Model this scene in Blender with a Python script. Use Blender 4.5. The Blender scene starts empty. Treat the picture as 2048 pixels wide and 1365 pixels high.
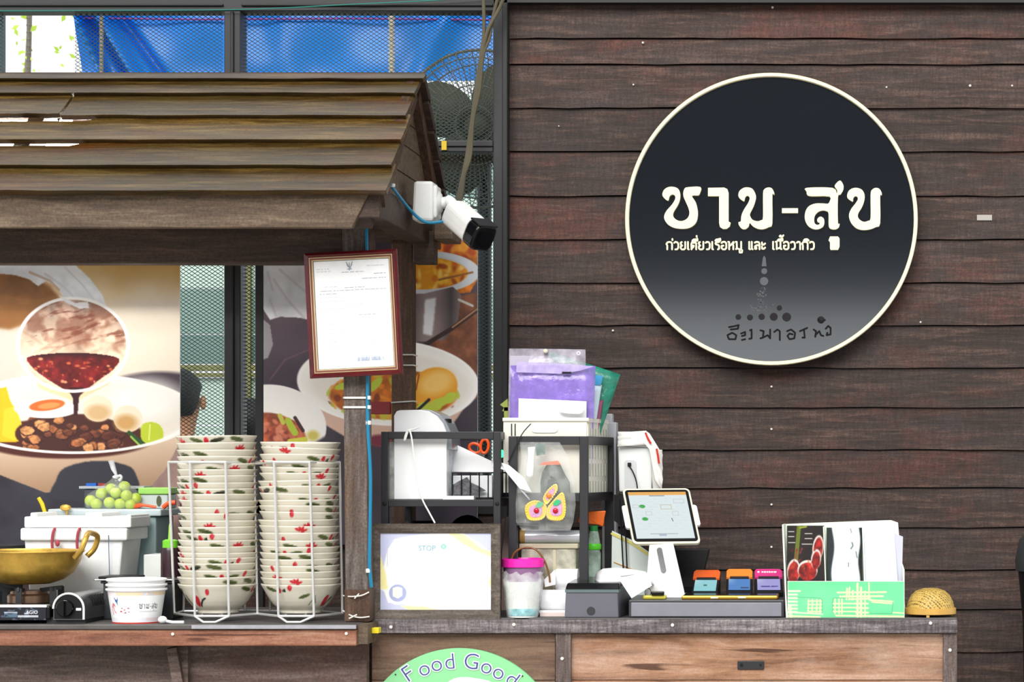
import bpy, math, random
import numpy as np
from mathutils import Vector, Matrix
from mathutils.geometry import tessellate_polygon

random.seed(7)
SC = bpy.context.scene
COL = SC.collection

# ------------------------------------------------------------------ camera
F = 5000.0            # focal length in pixels of the 2048 px wide frame
PX, PY = 1700.0, 930.0  # where the optical axis meets the frame (shift lens)
EYE = 1.307           # camera height
CAMD = 5.0            # camera stands 5 m in front of the counter edge (y = 0)
cam = bpy.data.cameras.new('camera')
cam.sensor_width = 36.0
cam.lens = F * 36.0 / 2048.0
cam.shift_x = (1024.0 - PX) / 2048.0
cam.shift_y = (PY - 682.5) / 2048.0
cam.clip_start = 0.05
cam.clip_end = 300
cam.dof.use_dof = True
cam.dof.focus_distance = 5.35
cam.dof.aperture_fstop = 16.0
camo = bpy.data.objects.new('camera', cam)
camo.location = (0, -CAMD, EYE)
camo.rotation_euler = (math.pi / 2, 0, 0)
COL.objects.link(camo)
SC.camera = camo

# ------------------------------------------------------------------ world, sun, exposure
world = bpy.data.worlds.new('overcast_sky')
SC.world = world
world.use_nodes = True
bg = world.node_tree.nodes['Background']
bg.inputs[0].default_value = (0.93, 0.97, 1.0, 1)
bg.inputs[1].default_value = 0.9
sun = bpy.data.lights.new('hazy_sun', 'SUN')
sun.energy = 2.7
sun.angle = math.radians(42)
sun.color = (1.0, 0.97, 0.92)
suno = bpy.data.objects.new('hazy_sun', sun)
suno.rotation_euler = (math.radians(60), 0, math.radians(-8))
suno.location = (2, -4, 8)
COL.objects.link(suno)
vs = SC.view_settings
vs.view_transform = 'Standard'
vs.look = 'None'
vs.gamma = 1.0
vs.use_curve_mapping = False
vs.exposure = 0.55

# ------------------------------------------------------------------ helpers
def K(Y): return (CAMD + Y) / F
def P(px, py, Y):
    k = K(Y)
    return Vector(((px - PX) * k, Y, EYE - (py - PY) * k))
def lin(c):
    out = []
    for v in c[:3]:
        v = v / 255.0
        out.append(v / 12.92 if v <= 0.04045 else ((v + 0.055) / 1.055) ** 2.4)
    return tuple(out) + (1.0,)

WL = {}   # world location of each parent
class MB:
    def __init__(s): s.v = []; s.f = []
    def add(s, vs_, fs_):
        n = len(s.v); s.v += [tuple(x) for x in vs_]; s.f += [tuple(i + n for i in f) for f in fs_]; return s
    def hexa(s, p):   # 8 points: bottom 4 ccw, top 4
        return s.add(p, [(3, 2, 1, 0), (4, 5, 6, 7), (0, 1, 5, 4), (1, 2, 6, 5), (2, 3, 7, 6), (3, 0, 4, 7)])
    def box(s, x0, x1, y0, y1, z0, z1):
        return s.hexa([(x0, y0, z0), (x1, y0, z0), (x1, y1, z0), (x0, y1, z0), (x0, y0, z1), (x1, y0, z1), (x1, y1, z1), (x0, y1, z1)])
    def pb(s, x0, y0, x1, y1, Y0, Y1):   # box whose front face covers the pixel rectangle at depth Y0
        a = P(x0, y1, Y0); b = P(x1, y0, Y0)
        return s.box(a.x, b.x, Y0, Y1, a.z, b.z)
    def obox(s, o, u, v, w):  # oriented box from a corner and three edge vectors
        o = Vector(o); u = Vector(u); v = Vector(v); w = Vector(w)
        return s.hexa([o, o + u, o + u + v, o + v, o + w, o + u + w, o + u + v + w, o + v + w])
    def beam(s, a, b, wx, wy, up=(0, 0, 1)):  # square bar from a to b
        a = Vector(a); b = Vector(b); d = (b - a).normalized(); up = Vector(up)
        if abs(d.dot(up)) > .98: up = Vector((0, 1, 0))
        r = d.cross(up).normalized(); t = r.cross(d)
        r *= wx / 2; t *= wy / 2
        return s.hexa([a - r - t, a + r - t, a + r + t, a - r + t, b - r - t, b + r - t, b + r + t, b - r + t])
    def tube(s, pts, r, seg=8, cap=True, closed=False):
        pts = [Vector(p) for p in pts]; n = len(pts)
        rs = r if isinstance(r, (list, tuple)) else [r] * n
        base = len(s.v); prev = None
        for i, p in enumerate(pts):
            if closed: d = (pts[(i + 1) % n] - pts[i - 1]).normalized()
            else: d = (pts[min(i + 1, n - 1)] - pts[max(i - 1, 0)]).normalized()
            if prev is None:
                up = Vector((0, 0, 1)) if abs(d.z) < .9 else Vector((1, 0, 0))
                a = d.cross(up).normalized()
            else:
                a = (prev - d * prev.dot(d)).normalized()
            prev = a; b = d.cross(a)
            for j in range(seg):
                t = 2 * math.pi * j / seg
                s.v.append(tuple(p + (a * math.cos(t) + b * math.sin(t)) * rs[i]))
        m = n if closed else n - 1
        for i in range(m):
            for j in range(seg):
                i2 = (i + 1) % n
                s.f.append((base + i * seg + j, base + i * seg + (j + 1) % seg, base + i2 * seg + (j + 1) % seg, base + i2 * seg + j))
        if cap and not closed:
            s.f.append(tuple(base + j for j in range(seg))[::-1]); s.f.append(tuple(base + (n - 1) * seg + j for j in range(seg)))
        return s
    def lathe(s, prof, seg=32, c=(0, 0, 0), axis='z', wob=None):
        base = len(s.v); c = Vector(c); n = len(prof)
        for (r, h) in prof:
            for j in range(seg):
                t = 2 * math.pi * j / seg
                x, y = r * math.cos(t), r * math.sin(t)
                p = {'z': (x, y, h), 'y': (x, h, y), 'x': (h, x, y)}[axis]
                s.v.append(tuple(c + Vector(p)))
        for i in range(n - 1):
            for j in range(seg):
                s.f.append((base + i * seg + j, base + i * seg + (j + 1) % seg, base + (i + 1) * seg + (j + 1) % seg, base + (i + 1) * seg + j))
        if prof[0][0] > 1e-5: s.f.append(tuple(base + j for j in range(seg))[::-1])
        if prof[-1][0] > 1e-5: s.f.append(tuple(base + (n - 1) * seg + j for j in range(seg)))
        return s
    def ball(s, c, rx, ry=None, rz=None, seg=16, rings=10):
        ry = ry or rx; rz = rz or rx; c = Vector(c)
        base = len(s.v)
        for i in range(rings + 1):
            a = math.pi * i / rings
            for j in range(seg):
                t = 2 * math.pi * j / seg
                s.v.append((c.x + rx * math.sin(a) * math.cos(t), c.y + ry * math.sin(a) * math.sin(t), c.z + rz * math.cos(a)))
        for i in range(rings):
            for j in range(seg):
                s.f.append((base + i * seg + j, base + (i + 1) * seg + j, base + (i + 1) * seg + (j + 1) % seg, base + i * seg + (j + 1) % seg))
        return s
    def prism(s, poly, fn, d0, d1):   # poly in 2D, fn(x,y,d)->world ; front face at d0
        n = len(poly)
        tris = tessellate_polygon([[Vector((x, y, 0)) for x, y in poly]])
        area = sum(poly[i][0] * poly[(i + 1) % n][1] - poly[(i + 1) % n][0] * poly[i][1] for i in range(n))
        v = [fn(x, y, d0) for x, y in poly] + [fn(x, y, d1) for x, y in poly]
        fs = [tuple(t) for t in tris] + [tuple(i + n for i in t) for t in tris]
        for i in range(n): fs.append((i, (i + 1) % n, n + (i + 1) % n, n + i))
        return s.add(v, fs)
    def strokes(s, lines, w, fn, d0, d1):  # lines of points in 2D, ribbon width w (round ends)
        for ln in lines:
            d0 += 2e-5
            for a, b in zip(ln[:-1], ln[1:]):
                dx, dy = b[0] - a[0], b[1] - a[1]; L = math.hypot(dx, dy) or 1e-9
                nx, ny = -dy / L * w / 2, dx / L * w / 2
                s.prism([(a[0] + nx, a[1] + ny), (a[0] - nx, a[1] - ny), (b[0] - nx, b[1] - ny), (b[0] + nx, b[1] + ny)], fn, d0, d1); d0 += 1.5e-5
            for a in ln:
                d0 += 1.5e-5
                s.prism([(a[0] + w / 2 * math.cos(t * math.pi / 4), a[1] + w / 2 * math.sin(t * math.pi / 4)) for t in range(8)], fn, d0, d1)
        return s
    def mesh(s, name, smooth=False, origin=None):
        me = bpy.data.meshes.new(name)
        o = origin or Vector((0, 0, 0))
        me.from_pydata([(x - o[0], y - o[1], z - o[2]) for x, y, z in s.v], [], s.f)
        me.validate(); 
        if smooth:
            me.polygons.foreach_set('use_smooth', [True] * len(me.polygons))
            me.update()
            try: me.set_sharp_from_angle(angle=math.radians(40))
            except Exception: pass
        me.update()
        return me
    def center(s):
        a = np.array(s.v); lo = a.min(0); hi = a.max(0)
        return Vector(((lo[0] + hi[0]) / 2, (lo[1] + hi[1]) / 2, (lo[2] + hi[2]) / 2))

def fixn(ob):
    import bmesh
    b = bmesh.new(); b.from_mesh(ob.data); bmesh.ops.recalc_face_normals(b, faces=b.faces); b.to_mesh(ob.data); b.free()

def link(name, me, mat, parent, c):
    o = bpy.data.objects.new(name, me); COL.objects.link(o)
    if mat is not None:
        me.materials.clear(); me.materials.append(mat)
    if parent is not None:
        o.parent = parent; o.location = Vector(c) - WL[parent.name]
    else: o.location = c
    WL[o.name] = Vector(c)
    return o
def part(name, mb, mat, parent, smooth=False, label=None, bevel=0, kind=None, subsurf=0, recalc=True):
    c = mb.center()
    o = link(name, mb.mesh(name, smooth, c), mat, parent, c)
    if recalc: fixn(o)
    if bevel:
        m = o.modifiers.new('edge', 'BEVEL'); m.width = bevel; m.segments = 2; m.limit_method = 'ANGLE'; m.angle_limit = math.radians(35)
    if subsurf:
        m = o.modifiers.new('smooth', 'SUBSURF'); m.levels = subsurf; m.render_levels = subsurf
    if label: o['label'] = label
    if kind: o['kind'] = kind
    return o
def thing(name, label, cat, loc, group=None):
    o = bpy.data.objects.new(name, None); COL.objects.link(o); o.empty_display_size = .05
    o.location = loc; o['label'] = label; o['category'] = cat
    if group: o['group'] = group
    WL[o.name] = Vector(loc)
    return o
def solo(name, mb, mat, label, cat, group=None, smooth=False, bevel=0, subsurf=0, recalc=True):
    o = part(name, mb, mat, None, smooth, label, bevel, None, subsurf, recalc)
    o['category'] = cat
    if group: o['group'] = group
    return o
def struct(name, loc=(0, 0, 0)):
    o = bpy.data.objects.new(name, None); COL.objects.link(o); o.location = loc; o['kind'] = 'structure'; WL[o.name] = Vector(loc)
    return o
def px_fn(Y):   # flat shapes lying on a vertical plane, given in pixels; d grows towards the camera
    return lambda x, y, d: P(x, y, Y) + Vector((0, -d, 0))
def smooth_line(pts, n=6, closed=False):  # Catmull-Rom
    pts = [Vector(p) for p in pts]; out = []; N = len(pts)
    rng = range(N) if closed else range(N - 1)
    for i in rng:
        if closed: p0, p1, p2, p3 = pts[i - 1], pts[i], pts[(i + 1) % N], pts[(i + 2) % N]
        else: p0, p1, p2, p3 = pts[max(i - 1, 0)], pts[i], pts[i + 1], pts[min(i + 2, N - 1)]
        for k in range(n):
            t = k / n
            out.append(0.5 * ((2 * p1) + (p2 - p0) * t + (2 * p0 - 5 * p1 + 4 * p2 - p3) * t * t + (3 * p1 - p0 - 3 * p2 + p3) * t ** 3))
    if not closed: out.append(pts[-1])
    return out
def sm2(pts, n=3):
    return [(p.x, p.y) for p in smooth_line([(a, b, 0) for a, b in pts], n, True)]
def circ(cx, cy, r, n=24, ry=None, a0=0, a1=2 * math.pi):
    ry = ry or r
    return [(cx + r * math.cos(a0 + (a1 - a0) * i / n), cy + ry * math.sin(a0 + (a1 - a0) * i / n)) for i in range(n)]
def text2d(body, size=1.0, thin=0.0):
    cu = bpy.data.curves.new('lettering', 'FONT'); cu.body = body; cu.size = size; cu.align_x = 'CENTER'; cu.resolution_u = 4; cu.offset = -thin * size
    ob = bpy.data.objects.new('lettering', cu); COL.objects.link(ob)
    bpy.context.view_layer.update()
    me = bpy.data.meshes.new_from_object(ob.evaluated_get(bpy.context.evaluated_depsgraph_get()))
    v = [(p.co.x, p.co.y) for p in me.vertices]; f = [tuple(p.vertices) for p in me.polygons]
    bpy.data.objects.remove(ob); bpy.data.meshes.remove(me); bpy.data.curves.remove(cu)
    return v, f
def put_text(mb, body, size, fn2, cx, cy, ang=0, d=0.0006, sx=1, thin=0.0):
    v, f = text2d(body, size, thin); ca, sa = math.cos(ang), math.sin(ang)
    mb.add([fn2(cx + (x * sx * ca - y * sa), cy - (x * sx * sa + y * ca), d) for x, y in v], f)

# ------------------------------------------------------------------ materials
def nodes(name):
    m = bpy.data.materials.new(name); m.use_nodes = True
    nt = m.node_tree; b = nt.nodes['Principled BSDF']
    return m, nt, b
def mat(name, rgb, rough=.5, metal=0.0, var=0.0, scale=30, bump=0.0, spec=.5, alpha=1.0, trans=0.0, emit=None, es=1.0, coat=0.0, sss=0):
    m, nt, b = nodes(name)
    b.inputs['Base Color'].default_value = lin(rgb)
    b.inputs['Roughness'].default_value = rough; b.inputs['Metallic'].default_value = metal
    b.inputs['Specular IOR Level'].default_value = spec
    b.inputs['Alpha'].default_value = alpha; b.inputs['Transmission Weight'].default_value = trans
    b.inputs['Coat Weight'].default_value = coat
    if emit: b.inputs['Emission Color'].default_value = lin(emit); b.inputs['Emission Strength'].default_value = es
    if var or bump:
        tc = nt.nodes.new('ShaderNodeTexCoord'); no = nt.nodes.new('ShaderNodeTexNoise')
        no.inputs['Scale'].default_value = scale; no.inputs['Detail'].default_value = 6; no.inputs['Roughness'].default_value = .65
        nt.links.new(tc.outputs['Object'], no.inputs['Vector'])
        if var:
            mx = nt.nodes.new('ShaderNodeMapRange'); mx.inputs[1].default_value = .3; mx.inputs[2].default_value = .7
            mx.inputs[3].default_value = 1 - var; mx.inputs[4].default_value = 1 + var
            hs = nt.nodes.new('ShaderNodeHueSaturation'); hs.inputs['Color'].default_value = lin(rgb)
            nt.links.new(no.outputs['Fac'], mx.inputs[0]); nt.links.new(mx.outputs[0], hs.inputs['Value']); nt.links.new(hs.outputs[0], b.inputs['Base Color'])
        if bump:
            bp = nt.nodes.new('ShaderNodeBump'); bp.inputs['Strength'].default_value = bump; bp.inputs['Distance'].default_value = .004
            nt.links.new(no.outputs['Fac'], bp.inputs['Height']); nt.links.new(bp.outputs[0], b.inputs['Normal'])
    return m
def wood(name, dark, mid, light, tint, axis='x', rough=.7, spec=.35, var=.22, freq=1.0, tint_amt=.6, bump=.5, rust=None, saw=0.0, fine=.28, crack=None):
    """weathered timber: long grain, blotches of a second tone, per-board variation"""
    m, nt, b = nodes(name); L = nt.links.new; N = nt.nodes.new
    tc = N('ShaderNodeTexCoord'); oi = N('ShaderNodeObjectInfo')
    sc = N('ShaderNodeVectorMath'); sc.operation = 'SCALE'; sc.inputs[0].default_value = (17, 9, 23); L(oi.outputs['Random'], sc.inputs['Scale'])
    ad = N('ShaderNodeVectorMath'); ad.operation = 'ADD'; L(tc.outputs['Object'], ad.inputs[0]); L(sc.outputs[0], ad.inputs[1])
    st = {'x': (.09, 1, 1), 'z': (1, 1, .09), 'y': (1, .09, 1)}[axis]
    mp = N('ShaderNodeMapping'); mp.inputs['Scale'].default_value = st; L(ad.outputs[0], mp.inputs['Vector'])
    n1 = N('ShaderNodeTexNoise'); n1.inputs['Scale'].default_value = 55 * freq; n1.inputs['Detail'].default_value = 9; n1.inputs['Roughness'].default_value = .72; n1.inputs['Distortion'].default_value = .4
    L(mp.outputs[0], n1.inputs['Vector'])
    st2 = {'x': (.35, 1, 1), 'z': (1, 1, .35), 'y': (1, .35, 1)}[axis]
    mp2 = N('ShaderNodeMapping'); mp2.inputs['Scale'].default_value = st2; L(ad.outputs[0], mp2.inputs['Vector'])
    n2 = N('ShaderNodeTexNoise'); n2.inputs['Scale'].default_value = 9 * freq; n2.inputs['Detail'].default_value = 7; n2.inputs['Roughness'].default_value = .7; L(mp2.outputs[0], n2.inputs['Vector'])
    n3 = N('ShaderNodeTexNoise'); n3.inputs['Scale'].default_value = 240; n3.inputs['Detail'].default_value = 4; L(ad.outputs[0], n3.inputs['Vector'])
    cr = N('ShaderNodeValToRGB'); e = cr.color_ramp.elements
    e[0].position = .3; e[0].color = lin(dark); e[1].position = .72; e[1].color = lin(light)
    k = e.new(.5); k.color = lin(mid)
    L(n1.outputs['Fac'], cr.inputs[0])
    mr = N('ShaderNodeMapRange'); mr.inputs[1].default_value = .45; mr.inputs[2].default_value = .68; mr.inputs[4].default_value = tint_amt; L(n2.outputs['Fac'], mr.inputs[0])
    mx = N('ShaderNodeMix'); mx.data_type = 'RGBA'; L(mr.outputs[0], mx.inputs['Factor']); L(cr.outputs[0], mx.inputs['A']); mx.inputs['B'].default_value = lin(tint)
    src = mx.outputs['Result']
    if rust:
        n4 = N('ShaderNodeTexNoise'); n4.inputs['Scale'].default_value = 5 * freq; n4.inputs['Detail'].default_value = 8; n4.inputs['Roughness'].default_value = .75
        mp4 = N('ShaderNodeMapping'); mp4.inputs['Location'].default_value = (3.1, 7.7, 1.3); mp4.inputs['Scale'].default_value = st2; L(ad.outputs[0], mp4.inputs['Vector']); L(mp4.outputs[0], n4.inputs['Vector'])
        m4 = N('ShaderNodeMapRange'); m4.inputs[1].default_value = .52; m4.inputs[2].default_value = .72; m4.inputs[4].default_value = .75; L(n4.outputs['Fac'], m4.inputs[0])
        x4 = N('ShaderNodeMix'); x4.data_type = 'RGBA'; L(m4.outputs[0], x4.inputs['Factor']); L(src, x4.inputs['A']); x4.inputs['B'].default_value = lin(rust); src = x4.outputs['Result']
    if saw:   # fine saw marks across the grain
        mps = N('ShaderNodeMapping'); mps.inputs['Scale'].default_value = (1, 1, .12) if axis == 'x' else (.12, 1, 1); mps.inputs['Rotation'].default_value = (0, .25, 0); L(ad.outputs[0], mps.inputs['Vector'])
        n5 = N('ShaderNodeTexNoise'); n5.inputs['Scale'].default_value = 170; n5.inputs['Detail'].default_value = 3; L(mps.outputs[0], n5.inputs['Vector'])
        m5 = N('ShaderNodeMapRange'); m5.inputs[1].default_value = .35; m5.inputs[2].default_value = .65; m5.inputs[3].default_value = 1 - saw; m5.inputs[4].default_value = 1 + saw; L(n5.outputs['Fac'], m5.inputs[0])
        h5 = N('ShaderNodeHueSaturation'); L(m5.outputs[0], h5.inputs['Value']); L(src, h5.inputs['Color']); src = h5.outputs[0]
    if crack:   # long drying cracks along the grain
        mpc = N('ShaderNodeMapping'); mpc.inputs['Scale'].default_value = {'x': (.05, 1, 1), 'z': (1, 1, .05), 'y': (1, .05, 1)}[axis]; mpc.inputs['Rotation'].default_value = (0, .03, 0); L(ad.outputs[0], mpc.inputs['Vector'])
        n8 = N('ShaderNodeTexNoise'); n8.inputs['Scale'].default_value = 48; n8.inputs['Detail'].default_value = 5; n8.inputs['Distortion'].default_value = .8; L(mpc.outputs[0], n8.inputs['Vector'])
        m8 = N('ShaderNodeMapRange'); m8.inputs[1].default_value = .615; m8.inputs[2].default_value = .66; m8.inputs[4].default_value = .9; L(n8.outputs['Fac'], m8.inputs[0])
        x8 = N('ShaderNodeMix'); x8.data_type = 'RGBA'; L(m8.outputs[0], x8.inputs['Factor']); L(src, x8.inputs['A']); x8.inputs['B'].default_value = lin(crack); src = x8.outputs['Result']
    m6 = N('ShaderNodeMapRange'); m6.inputs[3].default_value = 1 - var; m6.inputs[4].default_value = 1 + var; L(oi.outputs['Random'], m6.inputs[0])
    m7 = N('ShaderNodeMapRange'); m7.inputs[1].default_value = .3; m7.inputs[2].default_value = .7; m7.inputs[3].default_value = 1 - fine; m7.inputs[4].default_value = 1 + fine; L(n3.outputs['Fac'], m7.inputs[0])
    mu = N('ShaderNodeMath'); mu.operation = 'MULTIPLY'; L(m6.outputs[0], mu.inputs[0]); L(m7.outputs[0], mu.inputs[1])
    hs = N('ShaderNodeHueSaturation'); L(mu.outputs[0], hs.inputs['Value']); L(src, hs.inputs['Color']); L(hs.outputs[0], b.inputs['Base Color'])
    b.inputs['Roughness'].default_value = rough; b.inputs['Specular IOR Level'].default_value = spec
    bp = N('ShaderNodeBump'); bp.inputs['Strength'].default_value = bump; bp.inputs['Distance'].default_value = .003; L(n1.outputs['Fac'], bp.inputs['Height']); L(bp.outputs[0], b.inputs['Normal'])
    return m
def film(name, rgb, opacity=.25, rough=.15, spec=.8):
    """clear or tinted plastic film"""
    m, nt, b = nodes(name)
    b.inputs['Base Color'].default_value = lin(rgb); b.inputs['Roughness'].default_value = rough; b.inputs['Specular IOR Level'].default_value = spec
    tr = nt.nodes.new('ShaderNodeBsdfTransparent'); mx = nt.nodes.new('ShaderNodeMixShader'); out = nt.nodes['Material Output']
    tc = nt.nodes.new('ShaderNodeTexCoord'); no = nt.nodes.new('ShaderNodeTexNoise'); no.inputs['Scale'].default_value = 38; no.inputs['Detail'].default_value = 4
    mr = nt.nodes.new('ShaderNodeMapRange'); mr.inputs[1].default_value = .35; mr.inputs[2].default_value = .7; mr.inputs[3].default_value = opacity * .6; mr.inputs[4].default_value = min(1, opacity * 1.5)
    bp = nt.nodes.new('ShaderNodeBump'); bp.inputs['Strength'].default_value = .6; bp.inputs['Distance'].default_value = .006
    nt.links.new(tc.outputs['Object'], no.inputs['Vector']); nt.links.new(no.outputs['Fac'], mr.inputs[0]); nt.links.new(mr.outputs[0], mx.inputs[0])
    nt.links.new(no.outputs['Fac'], bp.inputs['Height']); nt.links.new(bp.outputs[0], b.inputs['Normal'])
    nt.links.new(tr.outputs[0], mx.inputs[1]); nt.links.new(b.outputs[0], mx.inputs[2]); nt.links.new(mx.outputs[0], out.inputs['Surface'])
    return m
def printed(name, rough=.45, spec=.4):
    m, nt, b = nodes(name)
    at = nt.nodes.new('ShaderNodeAttribute'); at.attribute_name = 'ink'
    nt.links.new(at.outputs['Color'], b.inputs['Base Color']); b.inputs['Roughness'].default_value = rough; b.inputs['Specular IOR Level'].default_value = spec
    return m

# ------------------------------------------------------------------ flat print: picture painted on a fine grid of points
def vnoise(X, Y, s, seed):
    rng = np.random.RandomState(seed); g = rng.rand(97, 97)
    x = X / s; y = Y / s; xi = np.floor(x).astype(int); yi = np.floor(y).astype(int); fx = x - xi; fy = y - yi
    fx = fx * fx * (3 - 2 * fx); fy = fy * fy * (3 - 2 * fy)
    a = g[yi % 97, xi % 97]; b = g[yi % 97, (xi + 1) % 97]; c = g[(yi + 1) % 97, xi % 97]; d = g[(yi + 1) % 97, (xi + 1) % 97]
    return (a * (1 - fx) + b * fx) * (1 - fy) + (c * (1 - fx) + d * fx) * fy
def fbm(X, Y, s, seed, o=4):
    t = 0; w = 0
    for i in range(o):
        t = t + vnoise(X, Y, s / 2 ** i, seed + i) * .5 ** i; w += .5 ** i
    return t / w
class Print:
    def __init__(s, x0, y0, x1, y1, step, base):
        s.nx = int((x1 - x0) / step) + 1; s.ny = int((y1 - y0) / step) + 1
        s.X, s.Y = np.meshgrid(np.linspace(x0, x1, s.nx), np.linspace(y0, y1, s.ny))
        s.C = np.zeros(s.X.shape + (3,)); s.C[:] = base
    def put(s, m, col):
        c = np.array(col, float); m = np.clip(m, 0, 1)[..., None]
        s.C = s.C * (1 - m) + c * m
    def ell(s, cx, cy, rx, ry, col, rot=0, soft=1.5, clip=None, amt=1.0):
        dx, dy = s.X - cx, s.Y - cy; c, n = math.cos(rot), math.sin(rot)
        u = (dx * c + dy * n) / rx; v = (-dx * n + dy * c) / ry
        d = (np.sqrt(u * u + v * v) - 1) * min(rx, ry)
        m = np.clip(.5 - d / soft, 0, 1) * amt
        if clip is not None: m = m * clip
        s.put(m, col); return m
    def ring(s, cx, cy, rx, ry, w, col, rot=0, clip=None):
        dx, dy = s.X - cx, s.Y - cy; c, n = math.cos(rot), math.sin(rot)
        u = (dx * c + dy * n) / rx; v = (-dx * n + dy * c) / ry
        d = np.abs((np.sqrt(u * u + v * v) - 1) * min(rx, ry)) - w / 2
        m = np.clip(.5 - d / 1.5, 0, 1)
        if clip is not None: m = m * clip
        s.put(m, col)
    def pmask(s, pts):
        ins = np.zeros(s.X.shape, bool); n = len(pts)
        for i in range(n):
            x1, y1 = pts[i]; x2, y2 = pts[(i + 1) % n]
            if y1 == y2: continue
            c = ((y1 > s.Y) != (y2 > s.Y)) & (s.X < (x2 - x1) * (s.Y - y1) / (y2 - y1) + x1)
            ins ^= c
        return ins.astype(float)
    def blur(s, m, n=1):
        for _ in range(n):
            p = np.pad(m, 1, mode='edge'); m = (p[1:-1, 1:-1] * 2 + p[:-2, 1:-1] + p[2:, 1:-1] + p[1:-1, :-2] + p[1:-1, 2:]) / 6
        return m
    def poly(s, pts, col, soft=1, round_=False, amt=1.0):
        m = s.blur(s.pmask(sm2(pts) if round_ else pts), soft) * amt
        s.put(m, col); return m
    def line(s, pts, w, col, amt=1.0):
        D = np.full(s.X.shape, 1e9)
        for (x1, y1), (x2, y2) in zip(pts[:-1], pts[1:]):
            dx, dy = x2 - x1, y2 - y1; t = np.clip(((s.X - x1) * dx + (s.Y - y1) * dy) / (dx * dx + dy * dy + 1e-9), 0, 1)
            D = np.minimum(D, np.hypot(s.X - x1 - t * dx, s.Y - y1 - t * dy))
        m = np.clip(.5 - (D - w / 2) / 1.2, 0, 1) * amt
        s.put(m, col); return m
    def rect(s, x0, y0, x1, y1, col, amt=1.0): s.put(((s.X >= x0) & (s.X <= x1) & (s.Y >= y0) & (s.Y <= y1)) * amt, col)
    def grad(s, m, c0, c1, t):
        t = np.clip(t, 0, 1)[..., None]; c = np.array(c0, float) * (1 - t) + np.array(c1, float) * t; m = np.clip(m, 0, 1)[..., None]
        s.C = s.C * (1 - m) + c * m
    def noise(s, m, sc, seed, amt):
        n = (fbm(s.X, s.Y, sc, seed) - .5) * 2 * amt; s.C = s.C * (1 + (n * m)[..., None])
    def build(s, name, fn, mt, parent, label=None):
        C = np.clip(s.C, 0, 255) / 255.0
        Ln = np.where(C <= .04045, C / 12.92, ((C + .055) / 1.055) ** 2.4)
        return grid(name, s.nx, s.ny, fn(s.X, s.Y), Ln, mt, parent, label)
def grid(name, nx, ny, pos, ink, mt, parent, label=None):
    V = np.stack([np.broadcast_to(a, (ny, nx)) for a in pos], -1).reshape(-1, 3).astype(np.float64)
    c = Vector(((V.min(0) + V.max(0)) / 2).tolist()); V = V - np.array(c)
    me = bpy.data.meshes.new(name); me.vertices.add(nx * ny); me.vertices.foreach_set('co', V.ravel().astype(np.float32))
    i, j = np.meshgrid(np.arange(nx - 1), np.arange(ny - 1)); a = (j * nx + i).ravel()
    q = np.stack([a, a + nx, a + nx + 1, a + 1], -1); nq = len(q)
    me.loops.add(nq * 4); me.loops.foreach_set('vertex_index', q.ravel().astype(np.int32))
    me.polygons.add(nq); me.polygons.foreach_set('loop_start', np.arange(0, nq * 4, 4, dtype=np.int32))
    try: me.polygons.foreach_set('loop_total', np.full(nq, 4, np.int32))
    except Exception: pass
    me.polygons.foreach_set('use_smooth', np.ones(nq, bool))
    at = me.attributes.new('ink', 'FLOAT_COLOR', 'POINT')
    at.data.foreach_set('color', np.concatenate([ink.reshape(-1, 3), np.ones((nx * ny, 1))], 1).ravel().astype(np.float32))
    me.update(calc_edges=True); me.validate()
    o = link(name, me, mt, parent, c)
    if label: o['label'] = label
    return o
def px_plane(Y):
    k = K(Y)
    return lambda X, Yp: ((X - PX) * k, np.full(X.shape, float(Y)), EYE - (Yp - PY) * k)
# ------------------------------------------------------------------ material library
M = {}
M['plank'] = wood('wall plank timber', (25, 16, 13), (53, 36, 30), (100, 76, 66), (62, 51, 50), 'x', .62, .4, .2, 1.3, .75, .6, rust=(98, 48, 34), saw=.2, fine=.36)
M['roofwood'] = wood('roof plank timber', (28, 18, 7), (72, 52, 20), (126, 102, 54), (86, 74, 38), 'x', .32, .42, .26, 1.1, .6, .4, rust=(102, 52, 14))
M['beam'] = wood('dark beam timber', (34, 24, 20), (58, 42, 34), (88, 68, 56), (74, 56, 50), 'x', .6, .4, .12, 1.2, .5, .4)
M['fascia'] = wood('fascia timber', (58, 44, 34), (92, 74, 58), (128, 110, 90), (104, 92, 76), 'x', .6, .4, .1, 1.2, .5, .4)
M['post'] = wood('post timber', (56, 48, 44), (92, 82, 77), (132, 122, 116), (108, 80, 56), 'z', .7, .3, .08, 1.4, .5, .6)
M['postdark'] = wood('brown post timber', (46, 32, 24), (72, 52, 40), (100, 78, 62), (84, 58, 42), 'z', .65, .35, .08, 1.3, .5, .4)
M['topgrey'] = wood('weathered counter timber', (58, 52, 54), (104, 97, 99), (160, 152, 155), (112, 98, 96), 'x', .7, .3, .1, 1.6, .5, .9, saw=.3)
M['panel'] = wood('counter panel timber', (92, 58, 38), (160, 118, 90), (204, 172, 150), (196, 172, 156), 'x', .6, .4, .05, .55, .8, .6, rust=(136, 84, 54), fine=.1, crack=(70, 40, 24))
M['panelbrown'] = wood('counter brown panel timber', (70, 50, 40), (122, 96, 78), (168, 144, 124), (128, 100, 82), 'x', .6, .4, .05, .6, .7, .5, rust=(104, 68, 50), fine=.12, crack=(56, 38, 28))
M['slab'] = wood('counter slab timber', (82, 46, 34), (142, 92, 70), (186, 146, 120), (160, 110, 84), 'x', .55, .4, .06, .8, .6, .5, rust=(116, 60, 40), fine=.15, crack=(80, 40, 26))
M['skirt'] = wood('stall skirt timber', (54, 42, 38), (94, 78, 72), (140, 124, 118), (106, 88, 80), 'x', .6, .4, .12, .8, .6, .4, rust=(92, 56, 46))
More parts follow.
